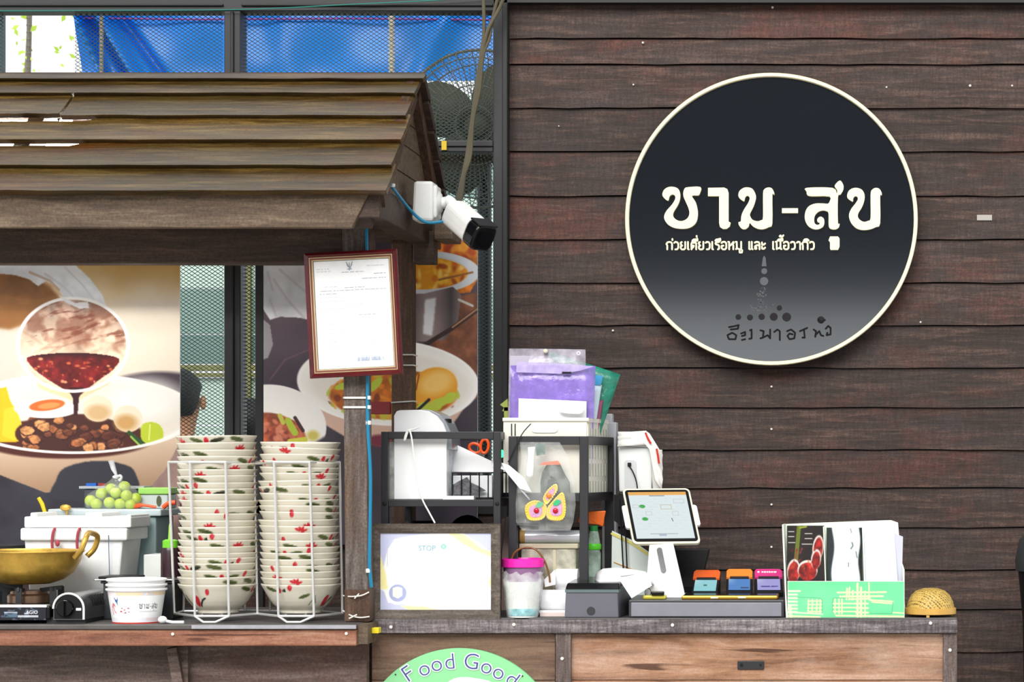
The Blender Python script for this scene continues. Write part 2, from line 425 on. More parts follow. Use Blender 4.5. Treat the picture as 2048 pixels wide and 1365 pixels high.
M['steel'] = mat('black painted steel', (32, 33, 36), .45, 0, .15, 12)
M['steeldark'] = mat('dark painted steel', (20, 20, 23), .5, 0, .1, 12)
M['shelf'] = mat('shelf steel', (42, 42, 46), .4, .1, .1, 10)
M['white'] = mat('white plastic', (240, 241, 242), .35)
M['offwhite'] = mat('cream plastic', (235, 232, 220), .4)
M['paper'] = mat('white paper', (244, 244, 246), .7)
M['black'] = mat('black plastic', (20, 20, 23), .45, spec=.25)
M['blackgloss'] = mat('glossy black plastic', (13, 13, 16), .2, spec=.3)
M['chrome'] = mat('bright steel wire', (222, 222, 220), .3, .55)
M['stainless'] = mat('stainless steel', (150, 150, 150), .25, .9, .1, 20)
M['nail'] = mat('nail head', (235, 230, 220), .4, .2)
M['cyan'] = mat('cyan cable', (8, 124, 164), .45)
M['ink'] = printed('flat print')
M['inkgloss'] = printed('glossy print', .22, .5)
M['cream'] = mat('cream letter', (255, 246, 205), .5, emit=None)
M['tie'] = mat('zip tie', (225, 225, 215), .5)

# ------------------------------------------------------------------ the place: floor, added overhead sheet, added dark mass across the street
fl = part('floor', MB().box(-30, 30, -40, 12, -.1, 0), mat('concrete floor', (168, 162, 154), .7, 0, .12, 3, .1), None)
fl['kind'] = 'structure'
ce = struct('added_ceiling', (0, -.4, 4.2))
part('added_roof_sheet', MB().box(-12, 12, -1.0, .7, 4.2, 4.26), mat('ceiling sheet', (205, 205, 200), .6), ce)  # unseen sheet overhead, added and sized to cut the overhead sky light
for x in (-6, 0, 6): part('added_roof_beam', MB().box(x - .06, x + .06, -1.0, .7, 4.05, 4.2), M['steeldark'], ce)
# unseen dark mass on columns, added to shape the reflection in the glossy sign
wf = struct('sign_reflection_mass', (0, -24, 0))
part('added_dark_mass', MB().box(-30, 30, -26, -23.4, 3.3, 10), mat('dark cladding', (46, 48, 54), .7), wf)
for x in (-24, -12, 9, 20): part('added_column', MB().box(x - .15, x + .15, -24.5, -24.2, 0, 3.3), mat('pale column %d' % x, (200, 198, 192), .7), wf)

# ------------------------------------------------------------------ plank wall
WY = .62
wr = struct('wall_right', P(1600, 1400, WY + .05))
part('backing', MB().box(P(1012, 0, WY + .03).x, P(2500, 0, WY).x, WY + .03, WY + .08, 0, P(0, -60, WY).z), M['steeldark'], wr)
SEAM = [-84, 5, 78, 130, 217, 304, 393, 480, 567, 652, 737, 816, 901, 977, 1056, 1141, 1220, 1305, 1390, 1475, 1560, 1650, 1740, 1830, 1920, 2010, 2092]
rs = random.Random(3)
for i, (a, b) in enumerate(zip(SEAM[:-1], SEAM[1:])):
    mb = MB(); xa = P(1016, 0, WY).x; xb = P(2480, 0, WY).x; n = 24
    zt = P(0, a + .6, WY).z; zb = P(0, b - 1.2, WY).z
    top = []; bot = []
    j1 = [rs.uniform(-.0016, .0016) for _ in range(n + 1)]
    v = []; f = []
    for q in range(n + 1):   # a board that overlaps the one below, lower edge proud and slightly wavy
        x = xa + (xb - xa) * q / n; dz = j1[q]
        v += [(x, WY + .002, zt), (x, WY - .005 + dz * .5, zb + dz), (x, WY + .018, zb + dz), (x, WY + .026, zt)]
    for q in range(n):
        o = q * 4
        for e in range(4): f.append((o + e, o + (e + 1) % 4, o + 4 + (e + 1) % 4, o + 4 + e))
    f += [(0, 1, 2, 3), (4 * n + 3, 4 * n + 2, 4 * n + 1, 4 * n)]
    mb.add(v, f)
    part('plank', mb, M['plank'], wr)
for (x, y, r) in [(1545, 15, 2.6), (1286, 86, 2.6), (1267, 170, 2.2), (1773, 175, 2.2), (1940, 172, 3), (2024, 172, 2.4), (1226, 662, 2.6), (1841, 645, 2.4), (1543, 774, 2.6), (1543, 859, 2.6), (1543, 1010, 2.6), (1543, 1095, 2.6), (1118, 253, 1.6)]:
    part('nail', MB().lathe([(r * .0011, 0), (r * .0011, -.003), (r * .0006, -.005), (0, -.0052)], 12, P(x, y, WY - .001), 'y'), M['nail'], wr, True)
part('paper_scrap', MB().pb(1954, 430, 1984, 441, WY - .005, WY - .001), mat('grey paper scrap', (170, 165, 160), .7), wr)
tr = part('trim_1', MB().pb(1000, -60, 2480, 5, WY - .03, WY + .04), M['steeldark'], None); tr['kind'] = 'structure'

# ------------------------------------------------------------------ round shop sign
def gloss_sign():
    m = mat('glossy black acrylic', (15, 20, 27), .09, 0, .12, 5); m.node_tree.nodes['Principled BSDF'].inputs['IOR'].default_value = 2.45
    return m
SY = WY - .05
sg = thing('round_sign', 'large round black shop sign with cream ring and Thai lettering on the plank wall', 'sign', P(1543, 732, SY))
part('disc', MB().lathe([(.0005, .03), (288 * K(SY), .03), (290 * K(SY), .028), (290 * K(SY), .002), (288 * K(SY), 0), (.0005, 0)], 96, P(1543, 439, SY), 'y'),
     gloss_sign(), sg, True)
part('standoff', MB().lathe([(.06, .02), (.06, .045)], 16, P(1543, 439, SY), 'y').lathe([(.02, .02), (.02, .05)], 12, P(1400, 360, SY), 'y').lathe([(.02, .02), (.02, .05)], 12, P(1690, 360, SY), 'y'), M['steel'], sg)
rg = MB(); k = K(SY); c = P(1543, 439, SY)
rg.lathe([(292.5 * k, .004), (292.5 * k, -.006), (291 * k, -.008), (286 * k, -.008), (284.5 * k, -.006), (284.5 * k, .002)], 128, c, 'y')
rg.f = [f for f in rg.f if len(f) == 4]
part('ring', rg, M['cream'], sg, True)
def Z1(pts): return [(1300 + x / 4.096, 350 + y / 4.096) for x, y in pts]
GL = {
 'cho': [(105,175),(115,130),(150,105),(195,102),(235,120),(250,165),(245,215),(225,260),(200,300),(190,330),(200,355),(225,375),(260,382),(295,370),(318,345),(325,310),(315,270),(295,225),(278,185),(275,150),(285,118),(310,105),(415,103),(412,150),(395,172),(345,175),(375,225),(392,290),(392,350),(375,400),(330,435),(270,445),(200,437),(150,410),(122,370),(120,335),(140,295),(180,250),(205,210),(210,185),(200,168),(180,165),(162,180),(148,215)],
 'a': [(477,110),(610,108),(635,120),(645,150),(645,385),(662,395),(655,425),(630,445),(600,447),(575,430),(568,400),(568,178),(477,178)],
 'mo': [(728,185),(732,140),(765,112),(800,106),(840,118),(865,160),(868,200),(850,260),(825,310),(820,335),(840,370),(880,383),(910,375),(927,350),(927,160),(940,120),(970,107),(1000,115),(1018,150),(1018,168),(1003,172),(1003,400),(975,430),(930,448),(885,445),(845,425),(818,398),(810,425),(785,447),(755,445),(730,415),(727,390),(745,385),(750,340),(770,290),(805,235),(818,200),(812,180),(795,175),(780,190),(770,220)],
 'dash': [(1082,277),(1213,277),(1213,316),(1082,316)],
 'so': [(1283,110),(1495,110),(1530,155),(1532,125),(1513,92),(1555,50),(1583,85),(1583,125),(1560,165),(1540,185),(1540,395),(1553,400),(1548,430),(1525,448),(1490,448),(1465,425),(1463,320),(1445,300),(1415,295),(1380,305),(1352,335),(1345,370),(1350,400),(1368,413),(1388,408),(1390,395),(1375,390),(1370,370),(1385,350),(1405,347),(1425,365),(1428,400),(1415,430),(1380,448),(1340,447),(1300,425),(1275,385),(1268,340),(1280,290),(1310,255),(1360,238),(1420,238),(1455,240),(1470,225),(1470,180),(1320,178),(1288,165),(1283,140)],
 'u': [(1463,540),(1475,508),(1540,508),(1553,525),(1553,590),(1540,618),(1480,618),(1475,605),(1475,555)],
 'kho': [(1617,190),(1622,145),(1650,118),(1690,110),(1735,125),(1757,165),(1755,215),(1735,270),(1710,310),(1702,340),(1715,368),(1750,388),(1785,380),(1807,355),(1807,165),(1820,125),(1850,110),(1880,120),(1897,150),(1897,172),(1885,180),(1885,400),(1850,430),(1800,450),(1740,455),(1690,440),(1650,400),(1632,355),(1632,320),(1650,280),(1685,235),(1702,205),(1698,183),(1680,178),(1665,195),(1660,222)],
}
for g, pts in GL.items():
    part('letter', MB().prism(Z1(pts if g in ('dash', 'a', 'u') else sm2(pts, 3)), px_fn(SY), .010, -.001), M['cream'], sg)
# small line of Thai, built of pen strokes (unit: letter height 1)
TH = {
 'ก': (.78, [[(.12, 0), (.12, .55), (.02, .72), (.16, .95), (.4, 1), (.6, .93), (.68, .75), (.68, 0)]]),
 'ว': (.62, [[(.05, .88), (.2, 1), (.42, .95), (.53, .75), (.53, .25), (.42, .03), (.18, 0)]]),
 'ย': (.74, [[(.22, .98), (.08, .9), (.14, .62), (.26, .52), (.1, .4), (.1, .15), (.22, 0), (.48, 0), (.62, .15), (.62, 1)]]),
 'เ': (.3, [[(.1, 1), (.1, .05), (.2, 0)]]),
 'แ': (.6, [[(.1, 1), (.1, .05), (.2, 0)], [(.4, 1), (.4, .05), (.5, 0)]]),
 'ต': (.78, [[(.12, 0), (.1, .75), (.2, .98), (.37, .86), (.54, .98), (.66, .8), (.66, 0)], [(.12, .1), (.32, .3), (.38, .5), (.28, .52)]]),
 'ร': (.62, [[(.52, 1), (.2, .96), (.08, .85), (.12, .68), (.38, .6), (.5, .48), (.5, .08), (.36, 0)]]),
 'อ': (.74, [[(.06, .86), (.22, 1), (.46, 1), (.62, .82), (.62, .18), (.48, 0), (.22, 0), (.08, .16), (.08, .46), (.28, .5)]]),
 'ห': (.78, [[(.0, 1), (.12, .98), (.12, 0)], [(.12, .42), (.36, .62), (.5, .82), (.62, .98), (.66, .86), (.5, .74), (.6, .56), (.6, 0)]]),
 'ม': (.78, [[(.0, 1), (.12, .98), (.14, .18), (.04, .02)], [(.14, .16), (.38, .02), (.64, .0), (.64, 1)]]),
 'ล': (.74, [[(.05, .9), (.28, 1), (.52, .94), (.6, .76), (.6, 0)], [(.6, .52), (.3, .56), (.08, .4), (.08, .06), (.24, .06), (.24, .26)]]),
 'ะ': (.55, [[(.05, .92), (.06, .64), (.26, .62), (.42, .78)], [(.05, .38), (.06, .08), (.26, .06), (.42, .24)]]),
 'น': (.78, [[(.0, 1), (.12, .98), (.12, .02)], [(.12, .1), (.4, .14), (.56, .3)], [(.56, 1), (.56, .1), (.68, .02)]]),
 'า': (.52, [[(.04, .88), (.18, 1), (.36, .95), (.42, .8), (.42, 0)]]),
 'ี': (0, [[(-.66, 1.16), (-.52, 1.32), (-.26, 1.34), (-.08, 1.16), (-.66, 1.16)], [(-.08, 1.16), (-.08, 1.42)]]),
 'ื': (0, [[(-.66, 1.16), (-.52, 1.32), (-.26, 1.34), (-.08, 1.16), (-.66, 1.16)], [(-.08, 1.16), (-.08, 1.42)], [(-.22, 1.2), (-.22, 1.4)]]),
 'ิ': (0, [[(-.66, 1.16), (-.52, 1.32), (-.26, 1.34), (-.08, 1.16), (-.66, 1.16)]]),
 '่': (0, [[(-.16, 1.24), (-.16, 1.4)]]), '^': (0, [[(-.16, 1.66), (-.16, 1.8)]]),
 '้': (0, [[(-.42, 1.72), (-.3, 1.84), (-.26, 1.66), (-.1, 1.7), (.02, 1.86)]]),
 'ู': (0, [[(-.42, -.16), (-.42, -.42), (-.16, -.42), (-.12, -.12)]]),
 ' ': (.5, []),
}
def thai(txt, x, y, h, w, ws=1.0):
    out = []
    for ch in txt:
        adv, ln = TH[ch]
        out += [[(x + a * h * ws, y - b * h) for a, b in l] for l in ln]; x += (adv + (.1 if adv else 0)) * h * ws
    return out
lines = thai('ก่วยเตี^ยวเรือหมู และ เนื้อวากิว', 1332.5, 499.5, 15, 3, .93)
xs = [p[0] for l in lines for p in l]; sx = (1628 - 1333) / (max(xs) - min(xs)); x0 = min(xs)
lines = [[(1333 + (p[0] - x0) * sx, p[1]) for p in l] for l in lines]
part('lettering', MB().strokes(lines, 3.3, px_fn(SY), .004, 0), M['cream'], sg, label='small line of cream Thai lettering')
# marker scrawl and chalk smudge near the bottom of the disc
def Z3(pts): return [(1400 + x / 6.203, 500 + y / 6.203) for x, y in pts]
scr = [[(340,1060),(400,1030),(450,1060),(440,1110),(360,1110),(345,1075)], [(360,960),(420,950),(480,935),(470,980),(380,990)], [(510,1040),(560,1020),(560,1060),(520,1070)], [(520,1120),(560,1110)], [(620,1000),(640,990),(640,1100),(610,1105)], [(750,1000),(790,1010),(780,1090),(750,1100)], [(780,1090),(840,1060),(870,1100),(870,990)], [(920,1020),(960,990),(990,1010),(990,1120)], [(1080,1010),(1130,990),(1180,1030),(1170,1100),(1110,1110),(1085,1070),(1110,1040),(1150,1050)], [(1240,1010),(1330,970)], [(1290,1000),(1300,1090),(1270,1090)], [(1410,990),(1440,1010),(1430,1080)], [(1430,1060),(1480,1010),(1500,1060),(1530,1070)], [(1560,980),(1590,945),(1620,970),(1620,1050),(1570,1060),(1580,1030)], [(1470,860),(1500,900),(1550,870)]]
part('marker_scrawl', MB().strokes([Z3(l) for l in scr], 3.6, px_fn(SY), .0012, 0), mat('marker ink', (30, 28, 30), .85, spec=.1), sg)
mkf = mat('marker ink faded', (44, 42, 46), .85, spec=.1)
for x, y, r in [(475, 835, 36), (620, 840, 38), (765, 832, 40), (915, 832, 50), (1075, 835, 56), (1500, 870, 46), (985, 722, 34)]:
    q = Z3([(x, y)])[0]; part('marker_dot', MB().prism(circ(q[0], q[1], r / 6.2, 14), px_fn(SY), .0012, 0), mkf, sg)
mb = MB()
mb.prism(Z3([(795, 70), (815, 100), (825, 205), (765, 205), (780, 100)]), px_fn(SY), .001, 0)
mb.prism(circ(*Z3([(797, 265)])[0], 6, 12), px_fn(SY), .001, 0); mb.prism(circ(*Z3([(795, 390)])[0], 8.5, 14), px_fn(SY), .001, 0)
rs = random.Random(5)
for i in range(46):
    t = rs.random(); x = rs.gauss(790 - 60 * t, 60 * t + 20); y = 470 + 300 * t
    q = Z3([(x, y)])[0]; mb.prism(circ(q[0], q[1], rs.uniform(.8, 2.6), 7, rs.uniform(.8, 2)), px_fn(SY), .001, 0)
part('chalk_smudge', mb, mat('chalk dust', (96, 98, 102), .9, spec=.1), sg)

# ------------------------------------------------------------------ steel window with expanded-metal mesh
w1 = struct('window_1', P(480, 1300, WY))
def bar(x0, y0, x1, y1, Y0=WY - .03, Y1=WY + .03, m='steel', nm='frame_bar'): part(nm, MB().pb(x0, y0, x1, y1, Y0, Y1), M[m], w1, bevel=.002)
bar(-260, -60, 1000, 22); bar(-260, 7, 446, 12, WY - .036, WY - .03, 'steeldark', 'frame_lip')
bar(482, 7, 986, 12, WY - .036, WY - .03, 'steeldark', 'frame_lip')
bar(448, 22, 481, 1250); bar(460, 22, 467, 1250, WY - .036, WY - .03, 'steeldark', 'frame_lip')
bar(986, -60, 1016, 1330); bar(1004, 5, 1015, 1330, WY - .04, WY - .03, 'steeldark', 'frame_lip')
bar(482, 281, 986, 304); bar(-260, 281, 447, 304); bar(482, 290, 986, 293, WY - .035, WY - .03, 'steeldark', 'frame_lip'); bar(510, 304, 527, 1250, m='steeldark'); bar(-260, 1000, 1000, 1030)
part('sill_wall', MB().pb(-260, 1030, 1000, 1380, WY - .02, WY + .05), M['plank'], w1)
# expanded metal: zig-zag strands of flat strip
def xmesh(x0, y0, x1, y1, cw=11.6, ch=7.6, Y=WY + .012):
    k = K(Y); nx = int((x1 - x0) / (cw / 2)); h = ch / 2; V = []; Fc = []; dp = .0005; t = .8 * k
    for r in range(int((y1 - y0) / h)):
        base = len(V)
        for i in range(nx + 1):
            p = P(x0 + i * cw / 2, y0 + r * h + (h if (i + r) % 2 else 0), Y)
            V.append((p.x, Y - dp, p.z - t)); V.append((p.x, Y + dp, p.z + t))
        for i in range(nx):
            q = base + 2 * i; Fc.append((q, q + 2, q + 3, q + 1))
    m = MB(); m.v = V; m.f = Fc
    return m
mm = mat('galvanised mesh', (54, 70, 70), .55, spec=.2)
for r in [(150, 22, 448, 281), (-260, 22, 12, 281), (481, 22, 986, 281), (-260, 304, 448, 1000), (481, 304, 510, 1000), (527, 304, 986, 1000)]:
    part('wire_mesh', xmesh(*r), mm, w1, kind='stuff', recalc=False)

# ------------------------------------------------------------------ beyond the window
TY = 1.7
nx, ny = 220, 40
u, v = np.meshgrid(np.linspace(0, 1, nx), np.linspace(0, 1, ny))
yp = -60 + v * 222; xl = 147 + np.clip((yp - 22), -40, 300) * .13
xp = xl + u * (1300 - xl)
fold = np.zeros_like(u)
for x0, sl, w, am in [(162, .42, 6, .09), (178, .62, 7, -.07), (205, .62, 9, .12), (232, .75, 11, -.06), (560, .2, 30, .012), (900, -.5, 25, .02)]:
    d = xp - (x0 + (yp - 30) * sl)
    fold += am * np.exp(-(d / w) ** 2)
yy = TY - fold + .008 * np.sin(xp / 37.) * np.sin(yp / 29.)
kk = (CAMD + TY) / F
tarp = thing('tarpaulin', 'blue tarpaulin sheet hung behind the upper window mesh', 'tarpaulin', P(600, 215, TY))
grid('sheet', nx, ny, ((xp - PX) * kk, yy, EYE - (yp - PY) * kk), np.ones((ny, nx, 3)), mat('blue tarp', (8, 136, 240), .35, 0, .1, 5, .15), tarp)
part('hem', MB().tube([P(150, 36, TY - .02), P(400, 39, TY - .02), P(700, 37, TY - .02), P(1000, 40, TY - .02), P(1250, 40, TY - .02)], .0028, 6), mat('pink hem', (150, 86, 160), .7), tarp)
pm = mat('weathered pole', (150, 142, 126), .7, 0, .2, 20)
for n_, (x, lab) in enumerate([(57, 'slim grey pole against the white sky at far left'), (203, 'brown pole in front of the folded tarp edge'), (487, 'thin pole just right of the dark window upright'), (783, 'pale ringed pole in front of the flat blue tarp')]):
    r = [.005, .0055, .005, .0075][n_]
    mb = MB().tube([P(x, -60, TY - .12), P(x + 1, 230, TY - .12)] if False else [Vector((P(x, 0, TY - .12).x, TY - .12, 0)), Vector((P(x, 0, TY - .12).x, TY - .12, P(0, -80, TY).z))], r, 8)
    for q in range(14):
        mb.lathe([(r, -.004), (r * 1.25, 0), (r, .004)], 8, Vector((P(x, 0, TY - .12).x, TY - .12, P(0, 10 + q * 14, TY).z)))
    solo('bamboo_pole', mb, pm if n_ < 3 else mat('pale pole', (196, 190, 174), .7, 0, .15, 30), lab, 'pole', 'poles behind the upper window')
solo('grey_post', MB().box(P(-60, 0, 1.4).x, P(-15, 0, 1.4).x, 1.4, 1.5, 0, P(0, -80, 1.4).z), mat('grey green post', (104, 116, 108), .7, 0, .1, 6), 'grey-green post at the far left edge of the upper window', 'post')
# back yard wall of pale green boards
WB = 6.5
wb = struct('wall_back', P(600, 1300, WB))
bands = [(190, 300, 0), (302, 395, 1), (397, 470, 0), (472, 576, 0), (578, 668, 1), (670, 728, 2), (730, 742, 3), (746, 754, 3), (756, 850, 0), (852, 960, 0), (962, 1080, 1), (1082, 1250, 2), (1252, 1600, 1)]
bm = [mat('pale green board', (178, 200, 190), .6, 0, .08, 3), mat('grey green board', (122, 150, 142), .6, 0, .08, 3), mat('mid green board', (104, 132, 126), .6, 0, .08, 3), mat('olive rail', (112, 114, 66), .6, 0, .2, 9)]
for a, b, m_ in bands:
    part('panel' if m_ < 3 else 'rail', MB().pb(-500, a, 1200, b, WB - (.02 if m_ < 3 else .05), WB + .02), bm[m_], wb)
for x in (495, 110, 800): part('batten', MB().pb(x - 5, 200, x + 5, 1500, WB - .06, WB - .02), bm[3], wb)
# leafy shrub glimpsed in the white sky
tree = thing('leafy_tree', 'sunlit tree with sparse yellow-green leaves beyond the far left pane', 'tree', Vector((P(60, 0, 4.5).x, 4.5, 0)))
tm = MB(); bx = P(58, 0, 4.5).x
tm.tube([(bx, 4.5, 0), (bx + .02, 4.5, 1.2), (bx - .02, 4.5, 2.4), (bx + .01, 4.5, 3.2)], [.05, .04, .02, .006], 8)
part('trunk', tm, mat('tree bark', (120, 112, 98), .8), tree, True)
lm = MB(); rs = random.Random(11)
for i in range(260):
    p = P(rs.uniform(-120, 150), rs.uniform(-120, 260), 4.5 + rs.uniform(-.4, .4)); a = rs.uniform(0, 6.3); s_ = rs.uniform(.008, .02)
    if rs.random() < .55 and 25 < (p.x / K(4.5) + PX) < 150: continue
    d = Vector((math.cos(a), rs.uniform(-.4, .4), math.sin(a))) * s_; e = Vector((-math.sin(a), rs.uniform(-.4, .4), math.cos(a))) * s_ * .5
    lm.add([p - d, p - e, p + d, p + e], [(0, 1, 2, 3)])
part('foliage', lm, mat('leaf', (170, 205, 70), .6), tree, kind='stuff')

# ------------------------------------------------------------------ industrial fan behind the mesh
FY = 1.15
fan = thing('pedestal_fan', 'big dusty pedestal fan with wide blades behind the mesh beside the stall roof', 'fan', Vector((P(958, 0, FY).x, FY, 0)))
fc = P(958, 258, FY); R = 158 * K(FY); dusty = mat('dusty olive plastic', (70, 64, 46), .7, 0, .15, 18); wire = mat('dusty fan wire', (92, 90, 80), .6)
for i in range(4):
    a0 = math.radians(62 + 90 * i); v = []; f = []
    for s_ in range(9):
        r = R * (.16 + .74 * s_ / 8); w = R * (.14 + .42 * math.sin(math.pi * min(1, .1 + s_ / 8 * .72)))
        if s_ == 8: w *= .7
        for sd in (-1, 1):
            an = a0 + sd * w / r / 1.0 * .62
            v.append((fc.x + r * math.cos(an), fc.y + sd * .02 * (1 - .4 * s_ / 8), fc.z + r * math.sin(an)))
    for s_ in range(8): f.append((2 * s_, 2 * s_ + 1, 2 * s_ + 3, 2 * s_ + 2))
    ob = part('blade', MB().add(v, f), dusty, fan, True)
    sm = ob.modifiers.new('thick', 'SOLIDIFY'); sm.thickness = .004
part('hub', MB().lathe([(.001, -.06), (R * .12, -.055), (R * .17, -.03), (R * .17, .05), (R * .1, .12), (.001, .12)], 24, fc, 'y'), dusty, fan, True)
mb = MB()
for y_, rr in [(0, 1.0), (-.055, .86), (-.07, .5), (-.075, .24), (.05, .86)]:
    mb.tube([(fc.x + R * rr * math.cos(t * math.pi / 24), fc.y + y_, fc.z + R * rr * math.sin(t * math.pi / 24)) for t in range(48)], .004 if rr == 1 else .0016, 6, closed=True)
for i in range(64):
    t = 2 * math.pi * i / 64; c_, s_ = math.cos(t), math.sin(t)
    mb.tube([(fc.x + R * q * c_, fc.y + y_, fc.z + R * q * s_) for q, y_ in [(.2, -.075), (.5, -.07), (.86, -.055), (1, 0)]], .0011, 4, cap=False)
    if i % 2: mb.tube([(fc.x + R * q * c_, fc.y + y_, fc.z + R * q * s_) for q, y_ in [(.2, .09), (.86, .05), (1, 0)]], .0011, 4, cap=False)
part('guard', mb, wire, fan, True)
part('pole', MB().tube([(fc.x, FY + .09, .03), (fc.x, FY + .09, fc.z)], .018, 12), M['steel'], fan, True)
part('base', MB().lathe([(.001, 0), (.22, 0), (.22, .02), (.05, .05), (.03, .06), (.001, .06)], 32, (fc.x, FY + .09, 0)), M['steel'], fan, True)

# ------------------------------------------------------------------ people beyond the mesh
def person(px, Y, H, shirt, label, face=math.pi, skin_c=(176, 126, 92)):
    x = P(px, 0, Y).x
    root = thing('person', label, 'person', Vector((x, Y, 0)), None)
    def body_mesh():
        me = bpy.data.meshes.new('body')
        S = H / 1.7
        J = {'pel': (0, 0, .93), 'wai': (0, 0, 1.07), 'che': (0, -.01, 1.26), 'nb': (0, .0, 1.42), 'nk': (0, .005, 1.47), 'h0': (0, .015, 1.535), 'h1': (0, .012, 1.6), 'h2': (0, 0, 1.655),
             'hl': (-.09, 0, .9), 'kl': (-.1, .01, .48), 'al': (-.1, -.02, .09), 'tl': (-.11, .14, .03), 'hr': (.09, 0, .9), 'kr': (.1, .01, .48), 'ar': (.1, -.02, .09), 'tr': (.11, .14, .03),
             'sl': (-.17, 0, 1.38), 'el': (-.22, -.02, 1.1), 'wl': (-.2, .1, .88), 'fl': (-.19, .13, .8), 'sr': (.17, 0, 1.38), 'er': (.22, -.02, 1.1), 'wr': (.2, .1, .88), 'fr': (.19, .13, .8)}
        rad = {'pel': .14, 'wai': .125, 'che': .145, 'nb': .07, 'nk': .052, 'h0': .068, 'h1': .085, 'h2': .06, 'hl': .09, 'kl': .058, 'al': .042, 'tl': .032, 'sl': .062, 'el': .042, 'wl': .03, 'fl': .026}
        for k_ in list(rad):
            if k_.endswith('l') and k_[:-1] + 'r' in J: rad[k_[:-1] + 'r'] = rad[k_]
        ed = [('pel', 'wai'), ('wai', 'che'), ('che', 'nb'), ('nb', 'nk'), ('nk', 'h0'), ('h0', 'h1'), ('h1', 'h2')]
        for s_ in 'lr': ed += [('pel', 'h' + s_), ('h' + s_, 'k' + s_), ('k' + s_, 'a' + s_), ('a' + s_, 't' + s_), ('che', 's' + s_), ('s' + s_, 'e' + s_), ('e' + s_, 'w' + s_), ('w' + s_, 'f' + s_)]
        ks = list(J); me.from_pydata([tuple(c * S for c in J[k_]) for k_ in ks], [(ks.index(a), ks.index(b)) for a, b in ed], [])
        ob = bpy.data.objects.new('body', me); COL.objects.link(ob)
        sk = ob.modifiers.new('skin', 'SKIN'); sk.use_smooth_shade = True
        for i_, k_ in enumerate(ks):
            sv = me.skin_vertices[0].data[i_]; r_ = rad[k_] * S; sv.radius = (r_, r_ * (.75 if k_ in ('che', 'wai', 'pel') else 1)); sv.use_root = (k_ == 'pel')
        ss = ob.modifiers.new('sub', 'SUBSURF'); ss.levels = 2; ss.render_levels = 2
        bpy.context.view_layer.update()
        out = bpy.data.meshes.new_from_object(ob.evaluated_get(bpy.context.evaluated_depsgraph_get()))
        bpy.data.objects.remove(ob)
        return out, S
    me, S = body_mesh()
    me.materials.clear()
    for m_ in (mat('skin', skin_c, .5), mat('shirt', shirt, .8), mat('trousers', (40, 42, 52), .85)): me.materials.append(m_)
    for p_ in me.polygons:
        z = p_.center.z / S; p_.use_smooth = True
        p_.material_index = 0 if z > 1.425 or (abs(p_.center.x) / S > .17 and z < 1.12) else (1 if z > .92 else 2)
    o = bpy.data.objects.new('body', me); COL.objects.link(o); o.parent = root; WL[o.name] = Vector((x, Y, 0))
    hc = Vector((x, Y, 0))
    hm = MB(); hz = 1.605 * S
    fx = 1 if face == 0 else 1
    hm.ball((x, Y - .012 * S, hz + .012 * S), .088 * S, .1 * S, .105 * S, 20, 14)
    hm.v = [(a, b, max(c_, hz - .075 * S) if b < Y - .02 * S else max(c_, hz + .04 * S)) for a, b, c_ in hm.v]
    part('hair', hm, mat('black hair', (18, 16, 16), .6), root, True)
    for sd in (-1, 1): part('eye', MB().ball((x + sd * .03 * S, Y + .082 * S, hz), .011 * S), M['black'], root, True)
    st_ = mat('skin tone', skin_c, .5)
    part('nose', MB().ball((x, Y + .092 * S, hz - .03 * S), .014 * S, .02 * S, .022 * S), st_, root, True)
    for sd in (-1, 1): part('ear', MB().ball((x + sd * .088 * S, Y, hz - .02 * S), .012 * S, .02 * S, .03 * S), st_, root, True)
    part('mouth', MB().ball((x, Y + .082 * S, hz - .066 * S), .024 * S, .012 * S, .008 * S), mat('lip', (150, 80, 72), .5), root, True)
    return root
person(362, 4.7, 1.66, (24, 30, 28), 'person with short black hair and dark shirt seen from behind through the mesh')
person(505, 5.2, 1.56, (36, 84, 128), 'person in a blue shirt glimpsed between the two dark uprights')

# ------------------------------------------------------------------ food posters
YP = WY - .045
def bowlfood(p): pass
A = Print(-120, 500, 360, 1090, 1.3, (232, 214, 192)); X, Y_ = A.X, A.Y
one = np.ones_like(X)
A.grad(one, (206, 160, 84), (240, 226, 208), (Y_ - 520) / 95 + (fbm(X, Y_, 60, 3) - .5) * .5)
A.put(np.clip((150 - X) / 150, 0, 1) * np.clip((760 - Y_) / 100, 0, 1) * .75, (186, 140, 92))
A.ell(-10, 700, 62, 92, (214, 202, 190), soft=14)
A.poly([(-120, 530), (20, 530), (75, 556), (120, 594), (70, 640), (20, 660), (-120, 640)], (150, 100, 52), 14); A.poly([(-120, 545), (30, 548), (100, 572), (112, 592), (70, 600), (0, 590), (-120, 580)], (120, 74, 34), 10, amt=.6); A.noise(np.clip((130 - X) / 60, 0, 1) * np.clip((650 - Y_) / 60, 0, 1), 24, 8, .16)
hnd = A.poly([(-120, 500), (140, 500), (152, 532), (180, 558), (204, 590), (212, 614), (204, 622), (186, 616), (178, 612), (168, 618), (150, 614), (134, 604), (114, 574), (92, 562), (76, 572), (58, 558), (30, 550), (-120, 536)], (238, 240, 246), 2, False); A.grad(hnd, (244, 246, 250), (206, 206, 216), (Y_ - 530) / 60 - (X - 60) / 160); A.noise(hnd, 16, 71, .06)
A.line([(90, 548), (125, 572), (160, 606)], 5, (206, 202, 208), .5); A.line([(130, 535), (165, 570), (192, 606)], 4, (212, 212, 220), .5); A.line([(60, 545), (100, 562), (118, 580)], 5, (190, 150, 120), .6)
A.ell(320, 800, 130, 56, (72, 60, 70), soft=8); A.rect(-120, 905, 360, 1090, (48, 46, 56))
A.poly([(240, 1000), (300, 930), (360, 860), (360, 1090), (300, 1090)], (146, 118, 112), 6); A.noise((Y_ > 900) * 1.0, 40, 14, .3)
